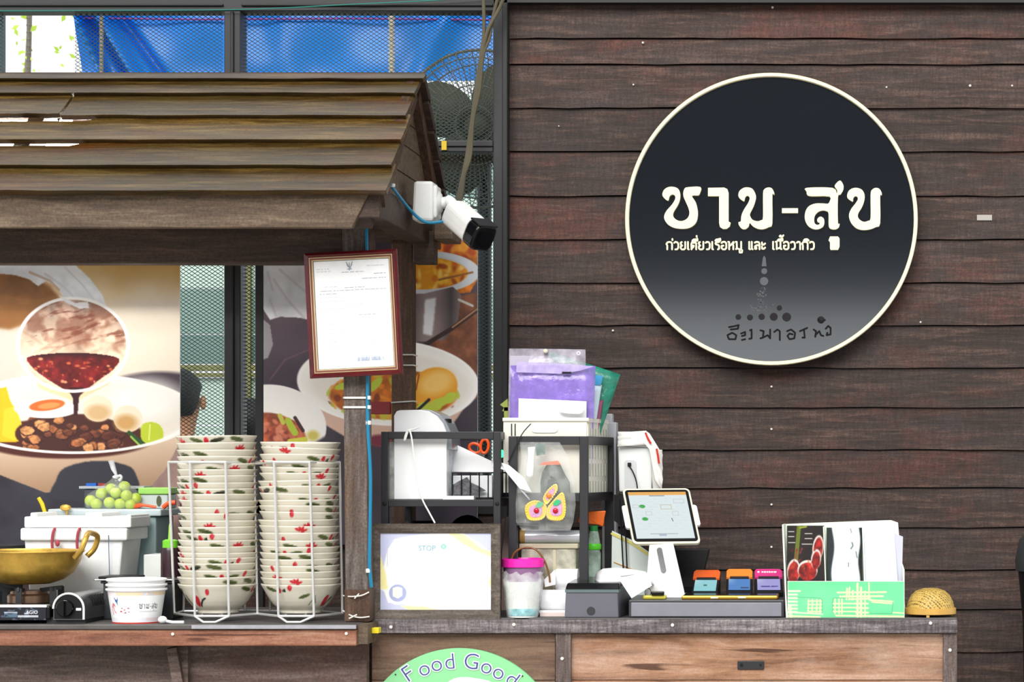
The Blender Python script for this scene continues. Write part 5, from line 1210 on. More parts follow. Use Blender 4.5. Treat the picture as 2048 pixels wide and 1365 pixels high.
part('visor', MB().obox(b1 + u_ * .026 - s_ * .024, s_ * .048, d * .034, u_ * .004), M['black'], cv, bevel=.002)
part('lens', MB().lathe([(.001, 0), (.017, 0), (.017, .003), (.001, .003)], 20, (0, 0, 0)) if False else caps(b2, b2 + d * .002, .017, .017), mat('lens glass', (8, 8, 12), .05), cv)
mk = MB()
for q, l in ((.010, .02), (.006, .026), (.002, .014)):
    o_ = b0 + (b1 - b0) * .22 + s_ * -.0275 * 0
    mk.obox(b0 + (b1 - b0) * .15 - s_ * .0273 + u_ * (q), (b1 - b0).normalized() * l, u_ * .0012, -s_ * .0008)
part('embossed_line', mk, mat('grey line', (140, 140, 144), .6), cv)
cable('cyan_cable', [P(779, 366, -.14), P(800, 395, -.02), P(825, 425, .06), P(850, 444, .072), P(880, 444, .075), P(903, 436, .085)], .0032, M['cyan'], 'cyan cable looping from the eave to the security camera')
solo('cable_clip', MB().lathe([(.005, -.003), (.0055, 0), (.005, .003)], 12, P(785, 371, -.12)), M['tie'], 'white cable clip at the roof corner beside the camera', 'clip')
taupe = mat('taupe cable', (84, 77, 58), .6, 0, .1, 30)
for i, (dx, lab) in enumerate([(0, 'taupe cable hanging at the front of the cable bundle beside the fan'), (7, 'taupe cable in the middle of the bundle in front of the window'), (3.5, 'taupe cable curving off the window corner into the bundle')]):
    t_ = [P(966, -30, .54), P(968, 60, .535)] if i == 0 else ([P(1002, -30, .54), P(985, 40, .54), P(978, 78, .535)] if i == 1 else [P(1018, -30, .53), P(998, 18, .535), P(976, 60, .53)])
    cable('taupe_cable', t_ + [P(962 + dx * .6, 110, .53), P(952 + dx, 180, .53), P(944 + dx * .3, 240, .53), P(934 + dx, 310, .53), P(926 + dx * .4, 350, .5), P(916 + dx, 390, .4), P(902 + dx, 432, .28)], .0042, taupe, lab)
for y, x in ((110, 965), (205, 953), (247, 946), (335, 932)):
    pass
solo('green_string', MB().tube(smooth_line([P(-100, 22, .575), P(200, 21, .575), P(480, 19, .575), P(700, 9, .575), P(880, 0, .575), P(1000, -8, .575)], 6), .0012, 6), mat('teal string', (40, 130, 120), .6), 'thin teal string stretched across the top window frame', 'string', smooth=True)
ds = solo('yellow_sticker', MB().pb(883, 282, 893, 300, WY - .038, WY - .03), mat('yellow tape', (206, 176, 20), .5), 'small yellow clip on the window cross bar', 'clip')

# ------------------------------------------------------------------ dark framed certificate on the counter
c2 = thing('certificate_frame', 'grey-brown wooden picture frame with pale certificate standing on the counter', 'picture frame', P(872, 1240, .03))
Y2 = .022; tilt = .03
def c2fn(x, y, d): 
    p = P(872.5 + x, 1143.5 + y, Y2); return p + Vector((0, -d - (y + 96) / 193 * -0.0 , 0))
gw = wood('grey brown frame timber', (56, 48, 42), (88, 78, 70), (122, 110, 100), (100, 90, 80), 'x', .6, .35, .06, 1.5, .4, .3)
ringframe(c2fn, 129.5, 95.5, 19, .016, .014, .009, gw, c2, 'frame_bar')
part('backing', MB().prism([(-128, -94), (128, -94), (128, 94), (-128, 94)], c2fn, .003, .0), M['steeldark'], c2)
Q = Print(760, 1064, 984, 1222, 1.0, (250, 250, 251)); X, Y_ = Q.X, Q.Y
lav = (200, 204, 236); yel = (250, 240, 170)
Q.poly([(760, 1064), (900, 1064), (840, 1070), (790, 1078), (775, 1100), (766, 1140), (760, 1150)], lav, 1); Q.poly([(920, 1064), (984, 1064), (984, 1110), (965, 1092), (940, 1076)], lav, 1)
Q.poly([(895, 1066), (930, 1070), (960, 1096), (984, 1104), (984, 1116), (950, 1102), (925, 1088)], yel, 2); Q.poly([(760, 1108), (772, 1150), (776, 1180), (760, 1178)], yel, 2)
Q.poly([(760, 1178), (768, 1184), (776, 1206), (810, 1210), (850, 1222), (760, 1222)], lav, 1); Q.poly([(800, 1212), (850, 1214), (880, 1222), (820, 1222)], yel, 2); Q.poly([(984, 1150), (976, 1165), (984, 1180)], yel, 2); Q.poly([(984, 1178), (978, 1200), (984, 1222), (890, 1222), (930, 1216)], lav, 2, amt=.6); Q.rect(825, 1064, 850, 1066.5, yel)
Q.line([(775, 1134), (775, 1078), (905, 1076)], 1, (190, 196, 214)); Q.line([(970, 1155), (970, 1208), (840, 1209)], 1, (190, 196, 214))
Q.ell(795, 1188, 22, 22, (252, 252, 252)); Q.ell(795.5, 1187, 17.5, 17.5, (164, 172, 214)); Q.poly([(786, 1177), (795, 1174), (805, 1177), (805, 1192), (796, 1198), (786, 1193)], (246, 244, 226), 1, False)
Q.ell(887, 1094, 5.5, 5, (120, 206, 180)); Q.ell(887, 1094, 2.2, 2.4, (240, 250, 246)); Q.line([(838, 1087), (868, 1087)], .8, (200, 220, 226)); Q.line([(855, 1107), (868, 1107)], 1, (210, 220, 228)); Q.line([(884, 1112), (898, 1112)], .8, (214, 224, 230))
Q.build('certificate', lambda X, Y: ((X - PX) * K(Y2 - .006), np.full(X.shape, Y2 - .006), EYE - (Y - PY) * K(Y2 - .006)), M['ink'], c2)
mb = MB(); put_text(mb, 'STOP', 15, px_fn(Y2 - .0065), 854, 1102, 0, .0003, .95); part('lettering', mb, mat('pale teal ink', (120, 176, 190), .7), c2, recalc=False)
part('pane', MB().prism([(-112, -78), (112, -78), (112, 78), (-112, 78)], c2fn, .0082, .0078), film('clear glass', (255, 255, 255), .03, .04, .5), c2)

# ------------------------------------------------------------------ first steel shelf
sh1 = thing('steel_shelf', 'charcoal steel tube shelf holding the white box beside the stall post', 'shelf', P(880, 1237, .06))
def tubebox(mb_, a, b, t): mb_.beam(a, b, t, t)
def shelf(root, x0, x1, Y0, Y1, ytop, ytiers, t, yaw=0.0, top_tiers=True):
    a = P(x0, 0, Y0); b = P(x1, 0, Y0); sx = math.tan(yaw) * (Y1 - Y0)
    xs = [(a.x + t / 2, b.x - t / 2), (a.x + t / 2 + sx, b.x - t / 2 + sx)]
    zt_ = P(0, ytop, Y0).z - t / 2
    for q, Y in enumerate((Y0 + t / 2, Y1 - t / 2)):
        for x in xs[q]:
            part('upright', MB().box(x - t / 2, x + t / 2, Y - t / 2, Y + t / 2, RT, zt_ + t / 2), M['shelf'], root, bevel=.0012)
    for zz in [zt_] + [P(0, y, Y0).z for y in ytiers]:
        for q, Y in enumerate((Y0 + t / 2, Y1 - t / 2)):
            part('rail', MB().box(xs[q][0] + t / 2, xs[q][1] - t / 2, Y - t * .48, Y + t * .48, zz - t / 2, zz + t / 2), M['shelf'], root, bevel=.001)
        for e in (0, 1):
            part('rail', MB().beam((xs[0][e], Y0 + t, zz), (xs[1][e], Y1 - t, zz), t * .96, t), M['shelf'], root)
        if zz != zt_:
            part('deck', MB().hexa([(xs[0][0], Y0 + t, zz - .004), (xs[0][1], Y0 + t, zz - .004), (xs[1][1], Y1 - t, zz - .004), (xs[1][0], Y1 - t, zz - .004), (xs[0][0], Y0 + t, zz + t / 2 - .001), (xs[0][1], Y0 + t, zz + t / 2 - .001), (xs[1][1], Y1 - t, zz + t / 2 - .001), (xs[1][0], Y1 - t, zz + t / 2 - .001)]), M['steeldark'], root)
    return zt_
shelf(sh1, 762, 1001, .06, .34, 864, [1007], .0145)
for x in (769, 994): part('bolt', MB().lathe([(.0045, 0), (.004, -.002), (0, -.0025)], 10, P(x, 1008, .06), 'y'), M['black'], sh1, True)
D1 = P(0, 1007, .06).z + .0073
# white dispenser box with rounded shoulder
tb = thing('tissue_dispenser', 'tall white box with rounded shoulder and grey side standing in the steel shelf', 'dispenser', Vector((P(840, 0, .1).x, .16, D1)))
yb_ = PY + (EYE - D1) / K(.085)
prof = [(788, yb_), (788, 832), (793, 823), (800, 821), (842, 820), (858, 823), (874, 833), (886, 848), (893, 866), (893, yb_ - 4), (888, yb_)]
part('shell', MB().prism(prof, px_fn(.085), 0, -.13), mat('bright white plastic', (246, 247, 248), .3), tb, bevel=.003)
prof2 = [(842, 822), (858, 825), (874, 835), (886, 850), (892, 868), (892, 900), (905, 900), (902, 866), (893, 846), (880, 830), (862, 821), (846, 819)]
part('smoked_cover', MB().prism(prof2, px_fn(.095), 0, -.11), mat('silver grey plastic', (150, 154, 160), .25, .3), tb, bevel=.001)
part('clear_sleeve', MB().pb(885, 880, 902, yb_ - 2, .12, .2), film('clear sleeve', (206, 214, 224), .4, .12), tb)
part('top_latch', MB().pb(888, 838, 897, 846, .12, .16), M['black'], tb)
yb2 = yb_ + 3.2
lc = film('clear folder film', (226, 230, 226), .5, .15)
solo('clear_folder', MB().pb(777, 884, 788, PY + (EYE - D1) / K(.1), .1, .26), lc, 'clear plastic folder wedged left of the white box', 'folder', bevel=.001)
wc_ = mat('white cord', (236, 236, 234), .5)
cable('white_cable', [P(836, 856, .07), P(827, 859, .055), P(817, 862, .05), P(811, 878, .05), P(809, 880, .052), P(812, 868, .05), P(818, 861, .048), P(823, 875, .048), P(828, 915, .05), P(836, 970, .05), P(845, 1000, .052), P(858, 1025, .054), P(870, 1047, .05)], .0018, wc_, 'white cord looped over the shelf rail and hanging down')
# wire basket with papers
wbk = thing('wire_basket', 'black wire basket filled with papers on the steel shelf', 'basket', Vector((P(965, 0, .12).x, .2, D1)))
mb = MB(); xa_, xb_ = P(905, 0, .1).x, P(1030, 0, .1).x; zt3 = P(0, 946, .1).z
for z in (D1 + .003, zt3):
    mb.tube([(xa_, .1, z), (xb_, .1, z), (xb_ + .01, .3, z), (xa_, .3, z)], .002, 6, closed=True)
part('rim', mb, M['black'], wbk)
for i in range(8):
    x = xa_ + (xb_ - xa_) * i / 7
    part('wire', MB().tube([(x, .1, D1 + .003), (x, .1, zt3)], .0014, 6), M['black'], wbk)
for i in range(1, 16):
    y = .1 + .2 * i / 16; part('wire', MB().tube([(xb_ + .01 * i / 16, y, D1 + .003), (xb_ + .01 * i / 16, y, zt3)], .0012, 5), M['black'], wbk)
part('tray', MB().box(xa_, xb_, .1, .3, D1 + .001, D1 + .003), M['black'], wbk)
mb = MB().hexa([P(898, 945, .15), P(1003, 945, .15), P(1003, 945, .153), P(898, 945, .153), P(900, 884, .17), P(1003, 932, .155), P(1003, 932, .158), P(900, 884, .173)])
sh = solo('paper_sheet', mb, M['paper'], 'white paper sheet slanting above the black wire basket', 'paper')
mbx = MB(); put_text(mbx, 's', 9, lambda a, b, d: P(a, b, .163) + Vector((0, -d, 0)), 908, 899, .3, .004); part('pen_mark', mbx, mat('blue pen', (40, 80, 190), .6), sh, recalc=False)
solo('paper_stack', MB().box(P(906, 0, .12).x, P(984, 0, .12).x, .12, .28, D1 + .004, P(0, 952, .12).z).box(P(884, 0, .065).x, P(946, 0, .065).x, .075, .115, D1, D1 + .007), mat('office paper', (236, 238, 242), .7), 'stack of printed papers lying inside the black wire basket', 'paper')
solo('grey_pouch', MB().prism([(902, 988), (906, 970), (920, 962), (934, 955), (942, 966), (956, 972), (972, 982), (950, 986), (930, 990)], px_fn(.107), .004, -.004), mat('grey foil pouch', (84, 84, 88), .3, .3, .5, 90, .8), 'crumpled dark grey pouch inside the wire basket', 'pouch', smooth=True)
# papers sagging over the basket end
v = []; f = []
crv = [(985, 934), (1005, 938), (1020, 948), (1032, 966), (1046, 984), (1060, 1000)]
for i, (x, y) in enumerate(crv):
    for q in (0, 1): v.append(P(x - 2 * q, y - 14 * q * (1 - i / 8), .062 + .022 * q))
for i in range(5): f.append((2 * i, 2 * i + 1, 2 * i + 3, 2 * i + 2))
o = solo('sagging_paper', MB().add(v, f), mat('newsprint', (206, 210, 216), .7, 0, .15, 60), 'grey printed sheets sagging over the end of the wire basket', 'paper', smooth=True); o.modifiers.new('t', 'SOLIDIFY').thickness = .002
v = [P(1003, 926, .07), P(1018, 931, .07), P(1048, 956, .068), P(1063, 985, .066), P(1040, 978, .058), P(1012, 944, .058)]
o = solo('sagging_paper', MB().add(v, [(0, 1, 5), (1, 2, 4, 5), (2, 3, 4)]), M['paper'], 'white sheet folded over the corner of the wire basket', 'paper'); o.modifiers.new('t', 'SOLIDIFY').thickness = .001
# scissors
sc2 = thing('scissors', 'orange handled scissors standing behind the slanted paper', 'scissors', P(955, 945, .2))
orange = mat('bright orange plastic', (240, 86, 26), .35)
for cx, cy, rx, ry, a in ((950, 897, 12, 9, .4), (969, 893, 8, 14, .1)):
    part('handle', MB().tube([P(cx + rx * math.cos(t * math.pi / 10) * math.cos(a) - ry * math.sin(t * math.pi / 10) * math.sin(a), cy + rx * math.cos(t * math.pi / 10) * math.sin(a) + ry * math.sin(t * math.pi / 10) * math.cos(a), .2) for t in range(20)], .0032, 8, closed=True), orange, sc2, True)
part('blade', MB().beam(P(958, 906, .2), P(964, 985, .2), .008, .003), M['stainless'], sc2); part('blade', MB().beam(P(966, 906, .203), P(958, 985, .203), .008, .003), M['stainless'], sc2)
dv = thing('router', 'small black device with green light behind the shelf corner', 'device', P(1005, 985, .25))
zr_ = P(0, 880, .26).z
part('case', MB().box(P(992, 0, .26).x, P(1020, 0, .26).x, .26, .32, D1, zr_), M['black'], dv, bevel=.003)
part('light', MB().prism(circ(1004, 908, 4, 14, 8), px_fn(.2595), .001, 0), mat('green led', (40, 220, 120), .4, emit=(40, 230, 120), es=2.5), dv)
# items under the first shelf
solo('pink_board', MB().hexa([P(930, 1235, .30), P(1031, 1235, .30), P(1031, 1235, .305), P(930, 1235, .305), P(930, 1066, .30), P(1031, 1026, .30), P(1031, 1026, .305), P(930, 1066, .305)]) if False else MB().prism([(900, PY + (EYE - RT) / K(.27)), (1031, PY + (EYE - RT) / K(.27)), (1031, 1028), (985, 1046), (900, 1068)], px_fn(.27), 0, -.006), mat('pinkish card', (206, 180, 172), .6, 0, .05, 10), 'pinkish cardboard sheet leaning behind the framed certificate', 'card')
solo('black_jug', MB().lathe([(.001, 0), (.042, 0), (.045, .01), (.045, .17), (.03, .19), (.001, .19)], 28, (P(842, 0, .2).x, .2, RT)), M['black'], 'black flask standing under the left part of the shelf', 'flask', smooth=True)
solo('black_bag', MB().ball(P(935, 1112, .2), .055, .045, .085 , 20, 14).box(P(915, 0, .2).x, P(955, 0, .2).x, .18, .22, RT, P(0, 1112, .2).z), mat('black film', (20, 20, 22), .3, 0, 0, 40, .6), 'black bag bulging under the middle of the shelf', 'bag', smooth=True)
cable('power_cable', [P(1012, 1020, .065), P(1009, 1060, .066), P(1003, 1110, .066), P(1002, 1200, .066)], .001, M['black'], 'thin black cord hanging in front of the pinkish card')
# ------------------------------------------------------------------ second steel shelf, crate and folders
sh2 = thing('steel_shelf', 'charcoal steel tube shelf carrying the cream crate and folders', 'shelf', P(1100, 1237, .09))
shelf(sh2, 1017, 1176, .09, .33, 873, [995], .0175, .125)
D2 = P(0, 995, .09).z + .0088
cr = thing('plastic_crate', 'cream plastic crate with slotted side on the second steel shelf', 'crate', Vector((P(1100, 0, .15).x, .22, D2)))
ybc = PY + (EYE - D2) / K(.115); crm = M['offwhite']
x0, x1 = P(1008, 0, .115).x, P(1174, 0, .115).x; zt_ = P(0, 838, .115).z; y1_ = .30; sx = .022
part('front', MB().hexa([(x0 + .004, .117, D2), (x1 - .006, .117, D2), (x1 - .006, .122, D2), (x0 + .004, .122, D2), (x0, .115, zt_), (x1, .115, zt_), (x1, .120, zt_), (x0, .120, zt_)]), crm, cr)
part('back', MB().hexa([(x0 + sx, y1_, D2), (x1 + sx, y1_, D2), (x1 + sx, y1_ + .005, D2), (x0 + sx, y1_ + .005, D2), (x0 + sx, y1_, zt_), (x1 + sx, y1_, zt_), (x1 + sx, y1_ + .005, zt_), (x0 + sx, y1_ + .005, zt_)]), crm, cr)
for nm, xx in (('side', x0), ('side', x1)):
    part(nm, MB().hexa([(xx - .002, .12, D2), (xx + .002, .12, D2), (xx + sx + .002, y1_, D2), (xx + sx - .002, y1_, D2), (xx - .002, .12, zt_), (xx + .002, .12, zt_), (xx + sx + .002, y1_, zt_), (xx + sx - .002, y1_, zt_)]), crm, cr)
part('bottom', MB().box(x0 + .006, x1, .12, y1_, D2, D2 + .003), crm, cr)
part('rim', MB().pb(1005, 836, 1177, 843, .111, .116), crm, cr, bevel=.001)
part('rim', MB().beam((x1 + .001, .116, zt_ - .003), (x1 + sx + .001, y1_, zt_ - .003), .006, .008), crm, cr)
part('handle', MB().prism(sm2([(1063, 858), (1066, 852), (1074, 850.5), (1106, 850.5), (1113, 852), (1116, 858), (1113, 864), (1106, 866), (1074, 866), (1066, 864)]), px_fn(.116), .003, 0), M['white'], cr)
for x in (1022, 1029): part('slot', MB().pb(x, 848, x + 2.2, 872, .1135, .117), M['steel'], cr)
for r_ in range(4):
    for q in range(7):
        f_ = .135 + .15 * q / 6; px_ = x1 + sx * (f_ - .12) / (y1_ - .12) + .0022
        za = zt_ - .02 - r_ * .036
        part('slot', MB().box(px_ - .001, px_ + .0008, f_ - .006, f_ + .006, za - .026, za), mat('slot shade %d%d' % (r_, q), (196, 194, 180), .5) if False else M['offslot'] if 'offslot' in M else M.setdefault('offslot', mat('slot grey', (176, 176, 162), .5)), cr)
# folders standing in the crate
def sheet(name, pts, Y, m, lab, cat, bow=.006, th=.0025, top=None):
    """thin slightly bowed sheet from 4 pixel corners tl,tr,br,bl"""
    tl, tr_, br_, bl_ = pts; n = 8; v = []; f = []
    for j in range(n + 1):
        for i in range(n + 1):
            a, b = i / n, j / n
            x = (tl[0] * (1 - a) + tr_[0] * a) * (1 - b) + (bl_[0] * (1 - a) + br_[0] * a) * b; y = (tl[1] * (1 - a) + tr_[1] * a) * (1 - b) + (bl_[1] * (1 - a) + br_[1] * a) * b
            p = P(x, y, Y); v.append((p.x, Y - bow * math.sin(math.pi * a) * (1 - b * .6) + .01 * (1 - b), p.z))
    for j in range(n):
        for i in range(n): q = j * (n + 1) + i; f.append((q, q + 1, q + n + 2, q + n + 1))
    t_ = thing(name, lab, cat, P((bl_[0] + br_[0]) / 2, bl_[1], Y))
    o = part('cover', MB().add(v, f), m, t_, True); o.modifiers.new('t', 'SOLIDIFY').thickness = th
    return t_
pur = film('purple folder plastic', (150, 124, 214), .82, .2)
fo = sheet('purple_folder', [(1020, 731), (1190, 732), (1182, 990), (1016, 990)], .15, pur, 'translucent purple document folder standing in the cream crate', 'folder')
part('flap', MB().prism([(1034, 724), (1115, 727), (1188, 733), (1160, 742), (1120, 748), (1032, 745)], px_fn(.147), 0, -.001), film('purple flap', (206, 190, 240), .6, .15), fo)
part('clasp', MB().pb(1124, 744, 1142, 748, .143, .147), M['black'], fo)
part('contents', MB().pb(1050, 758, 1170, 985, .158, .162), mat('lilac paper', (196, 182, 232), .6), fo)
fo = sheet('clear_folder', [(1017, 697), (1170, 699), (1174, 985), (1014, 985)], .185, film('clear folder plastic', (214, 208, 222), .45, .12), 'clear plastic folder with a metal ring behind the purple folder', 'folder')
part('ring', MB().tube([P(1157 + 3.2 * math.cos(t), 707 + 3.2 * math.sin(t), .183) for t in [i * math.pi / 8 for i in range(16)]], .0011, 6, closed=True), M['white'], fo, True)
part('string_knot', MB().ball(P(1091, 703, .183), .005), mat('cream string', (226, 216, 190), .7), fo, True)
part('contents', MB().pb(1020, 712, 1090, 980, .19, .194), mat('lavender paper', (190, 184, 200), .6), fo)
fo = sheet('teal_folder', [(1097, 702), (1240, 749), (1190, 900), (1088, 860)], .225, film('teal folder plastic', (18, 138, 112), .92, .3), 'teal plastic folder tilted behind the other folders', 'folder')
part('pocket', MB().prism([(1191, 751), (1206, 752), (1202, 770), (1190, 771)], px_fn(.21), .002, 0), mat('blue tab', (60, 150, 200), .4), fo)
sheet('blue_document', [(1180, 772), (1203, 770), (1190, 860), (1172, 860)], .205, mat('pale blue sheet', (196, 216, 228), .5), 'pale blue document beside the teal folder', 'paper')
sheet('red_folder', [(1186, 806), (1206, 800), (1196, 870), (1182, 870)], .212, mat('mauve red plastic', (140, 70, 100), .4), 'mauve-red folder edge sticking out beside the crate corner', 'folder', th=.004)
sheet('white_papers', [(1036, 797), (1172, 803), (1172, 985), (1034, 985)], .132, M['paper'], 'bundle of white papers in front of the purple folder', 'paper', th=.008)
solo('white_card', MB().prism(sm2([(1115, 808), (1130, 804), (1164, 807), (1168, 818), (1160, 828), (1125, 826), (1116, 820)]), px_fn(.123), .002, 0), M['white'], 'torn white card tucked at the right of the white papers', 'card')
solo('olive_leaflet', MB().prism([(1000, 810), (1015, 798), (1016, 822), (1004, 823), (1008, 816)], px_fn(.2), 0, -.002).pb(1008, 815, 1016, 985, .2, .202), mat('olive green card', (150, 160, 70), .6), 'folded olive green leaflet poking out left of the crate', 'leaflet')
# items hanging on and standing in the second shelf
hb = thing('hanging_bag', 'clear plastic bag with jewelled yellow butterfly hanging on the shelf front', 'bag', P(1090, 1060, .07))
def pouch(pts, Y, dp, seed, n=18):
    v = []; f = []; r_ = random.Random(seed)
    for (y, xa, xb, t) in pts:
        cx, rx = (xa + xb) / 2, (xb - xa) / 2
        for j in range(n):
            a = 2 * math.pi * j / n; q = 1 + r_.uniform(-.07, .07); p = P(cx + rx * q * math.cos(a), y, Y); v.append((p.x, Y + dp * t * q * math.sin(a), p.z))
    for i in range(len(pts) - 1):
        for j in range(n): f.append((i * n + j, i * n + (j + 1) % n, i * n + n + (j + 1) % n, i * n + n + j))
    return MB().add(v, f)
part('film', pouch([(885, 1040, 1120, .3), (920, 1042, 1140, .6), (960, 1034, 1146, .9), (1010, 1032, 1150, 1), (1045, 1036, 1148, .8), (1062, 1045, 1140, .3)], .072, .014, 3), clear, hb, True)
bf = thing('butterfly_ornament', 'yellow butterfly ornament with pink and red gems inside the clear bag', 'ornament', P(1090, 1040, .066))
yl = mat('gold yellow trim', (236, 200, 60), .35, .2); pkc = mat('pink gems', (206, 150, 196), .2, 0, .3, 300); 
def wing(pts, cxy, gem, leafc):
    part('wing', MB().prism(sm2(pts), px_fn(.066), .004, 0), yl, bf, bevel=.001)
    cx = sum(p[0] for p in pts) / len(pts); cy = sum(p[1] for p in pts) / len(pts)
    part('gem_field', MB().prism(sm2([(cx + (a - cx) * .6, cy + (b - cy) * .6) for a, b in pts]), px_fn(.066), .0052, 0), pkc, bf)
    bd_ = MB()
    for (a, b) in sm2(pts, 4): bd_.ball(P(cx + (a - cx) * .9, cy + (b - cy) * .9, .0615), .0019, seg=6, rings=4)
    part('bead_edge', bd_, mat('lemon beads', (246, 222, 110), .2), bf, True, kind='stuff')
    part('gem', MB().lathe([(.0055, 0), (.0055, -.002), (.003, -.004), (0, -.004)], 12, P(cxy[0], cxy[1], .0605), 'y'), gem, bf, True)
    if leafc: part('leaf_gem', MB().prism(sm2([(leafc[0] - 8, leafc[1] + 3), (leafc[0], leafc[1] - 6), (leafc[0] + 8, leafc[1] - 2), (leafc[0], leafc[1] + 6)]), px_fn(.0605), .002, 0), mat('green gem', (60, 180, 120), .2), bf)
rgem = mat('ruby gem', (190, 16, 40), .1)
wing([(1051, 1012), (1070, 1001), (1092, 1010), (1093, 1028), (1084, 1040), (1062, 1042), (1053, 1034)], (1073, 1022), rgem, (1079, 1010))
wing([(1094, 1018), (1108, 1000), (1124, 985), (1130, 996), (1132, 1022), (1126, 1040), (1106, 1042), (1094, 1036)], (1111, 1022), rgem, (1114, 1006))
wing([(1086, 998), (1096, 980), (1112, 968), (1115, 980), (1102, 1000), (1092, 1010)], (1098, 992), mat('amber gem', (230, 130, 50), .2), None)
kb_ = thing('dark_sachet', 'dark green sachet closed with an orange clip inside the shelf', 'sachet', P(1108, 993, .1))
part('sachet', pouch([(928, 1094, 1120, .4), (945, 1085, 1128, .8), (965, 1082, 1138, 1), (985, 1080, 1142, 1), (1010, 1086, 1144, .9), (1036, 1110, 1148, .5)], .094, .011, 8), mat('dark green foil', (58, 66, 56), .25, .2, .4, 60, .5), kb_, True)
part('clip', MB().hexa([P(1078, 931, .086), P(1122, 930, .086), P(1122, 930, .1), P(1078, 931, .1), P(1086, 925, .086), P(1116, 922, .086), P(1116, 922, .1), P(1086, 925, .1)]), mat('rust orange clip', (230, 92, 24), .4), kb_)
sheet('price_tag', [(1054, 895), (1070, 894), (1066, 955), (1052, 955)], .074, M['paper'], 'narrow white receipt hanging inside the second shelf', 'paper', th=.001)
solo('green_card', MB().prism([(1072, 890), (1090, 886), (1090, 910), (1073, 912)], px_fn(.088), .001, 0), mat('dark teal card', (30, 84, 70), .4), 'small dark teal card hanging under the shelf rail', 'card')
cable('thin_antenna', [P(1062, 848, .085), P(1046, 866, .085), P(1030, 895, .085), P(1016, 925, .085)], .0011, M['steel'], 'thin grey wire slanting across the left of the cream crate')
solo('black_pen', MB().tube([P(1034, 1051, .075), P(1076, 1053, .075)], .0045, 8), M['black'], 'black marker lying level with the butterfly', 'pen', smooth=True)
# lower part: film roll on a container
cn = thing('storage_tub', 'cloudy beige plastic tub in the lower part of the second shelf', 'tub', P(1098, 1225, .14))
beg = mat('beige plastic', (204, 198, 170), .4, 0, .06, 8)
yt_ = PY + (EYE - RT) / K(.13)
part('tub', MB().pb(1042, 1098, 1152, yt_, .13, .24), film('cloudy plastic', (206, 204, 184), .82, .25), cn, bevel=.003)
part('lid', MB().pb(1038, 1088, 1156, 1098, .126, .244), beg, cn, bevel=.002); part('divider', MB().pb(1106, 1100, 1112, yt_, .128, .131), beg, cn)
part('contents', MB().pb(1060, 1150, 1110, yt_ - 2, .14, .22), mat('yellow packets', (206, 186, 70), .5), cn); part('blue_packet', MB().pb(1118, 1150, 1146, yt_ - 2, .14, .22), mat('blue packets', (50, 90, 160), .5), cn)
rl = thing('film_roll', 'silver white roll of cling film lying on the beige tub', 'roll', P(1104, 1087, .16))
part('roll', MB().lathe([(.0135, 0), (.0135, .118)], 24, (P(1046, 0, .14).x, .15, P(0, 1088, .126).z + .0135), 'x'), mat('shiny film', (214, 218, 226), .2, .2), rl, True)
part('core', MB().lathe([(.015, -.002), (.015, .008)], 24, (P(1042, 0, .14).x, .15, P(0, 1088, .126).z + .015), 'x'), mat('brown core', (196, 160, 90), .6), rl, True)
pb_ = thing('plastic_bottle', 'clear plastic bottle with bright green band behind the shelf upright', 'bottle', Vector((P(1188, 0, .2).x, .2, RT)))
cb = (P(1188, 0, .2).x, .2, RT); zz = lambda y: EYE - (y - PY) * K(.2) - RT
part('body', MB().lathe([(.001, 0), (.014, 0), (.0145, .004), (.0145, zz(1108)), (.012, zz(1098)), (.013, zz(1085)), (.010, zz(1068)), (.008, zz(1062))], 24, cb), film('clear bottle', (200, 226, 210), .45, .08), pb_, True)
part('band', MB().lathe([(.0138, zz(1100)), (.0152, zz(1098)), (.0152, zz(1090)), (.0138, zz(1088))], 24, cb), mat('green band', (90, 214, 40), .4), pb_, True)
part('cap', MB().lathe([(.0085, zz(1063)), (.0085, zz(1052)), (.001, zz(1052))], 18, cb), mat('green cap', (30, 130, 60), .4), pb_, True)
orr = mat('orange clip plastic', (240, 110, 26), .35)
solo('orange_clip', MB().hexa([P(1155, 1046, .2), P(1206, 1052, .2), P(1206, 1052, .22), P(1155, 1046, .22), P(1160, 1025, .2), P(1212, 1022, .2), P(1212, 1022, .22), P(1160, 1025, .22)]).prism([(1180, 1040), (1208, 1044), (1206, 1054), (1190, 1048)], px_fn(.2), .001, -.018), orr, 'bright orange plastic clip hanging under the second shelf', 'clip', bevel=.002)

# ------------------------------------------------------------------ bucket, bagged cup, papers on the counter
bk = thing('pink_bucket', 'small bucket with hot pink rim and brown handle beside the framed certificate', 'bucket', P(1045, 1232, .07))
cb = (P(1046, 0, .075).x, .075, RT); zz = lambda y: EYE - (y - PY) * K(.03) - RT
part('body', MB().lathe([(.001, 0), (.030, 0), (.040, zz(1135)), (.038, zz(1135)), (.028, .003), (.001, .003)], 32, cb), mat('mauve clear plastic', (150, 110, 150), .3), bk, True)
part('rim', MB().lathe([(.0395, zz(1137)), (.0435, zz(1136)), (.0435, zz(1121)), (.0405, zz(1119)), (.0395, zz(1122))], 36, cb), mat('hot pink plastic', (248, 40, 178), .3), bk, True)
part('handle', MB().tube(smooth_line([P(1021, 1125, .075), P(1030, 1105, .075), P(1052, 1095, .075), P(1074, 1102, .075), P(1090, 1125, .075), P(1098, 1150, .075), P(1100, 1166, .075)], 5), .002, 8), mat('amber brown plastic', (120, 84, 30), .35), bk, True)
bc = thing('bagged_cup', 'white cup wrapped in a crinkled clear bag at the counter edge', 'cup', P(1045, 1236, .02))
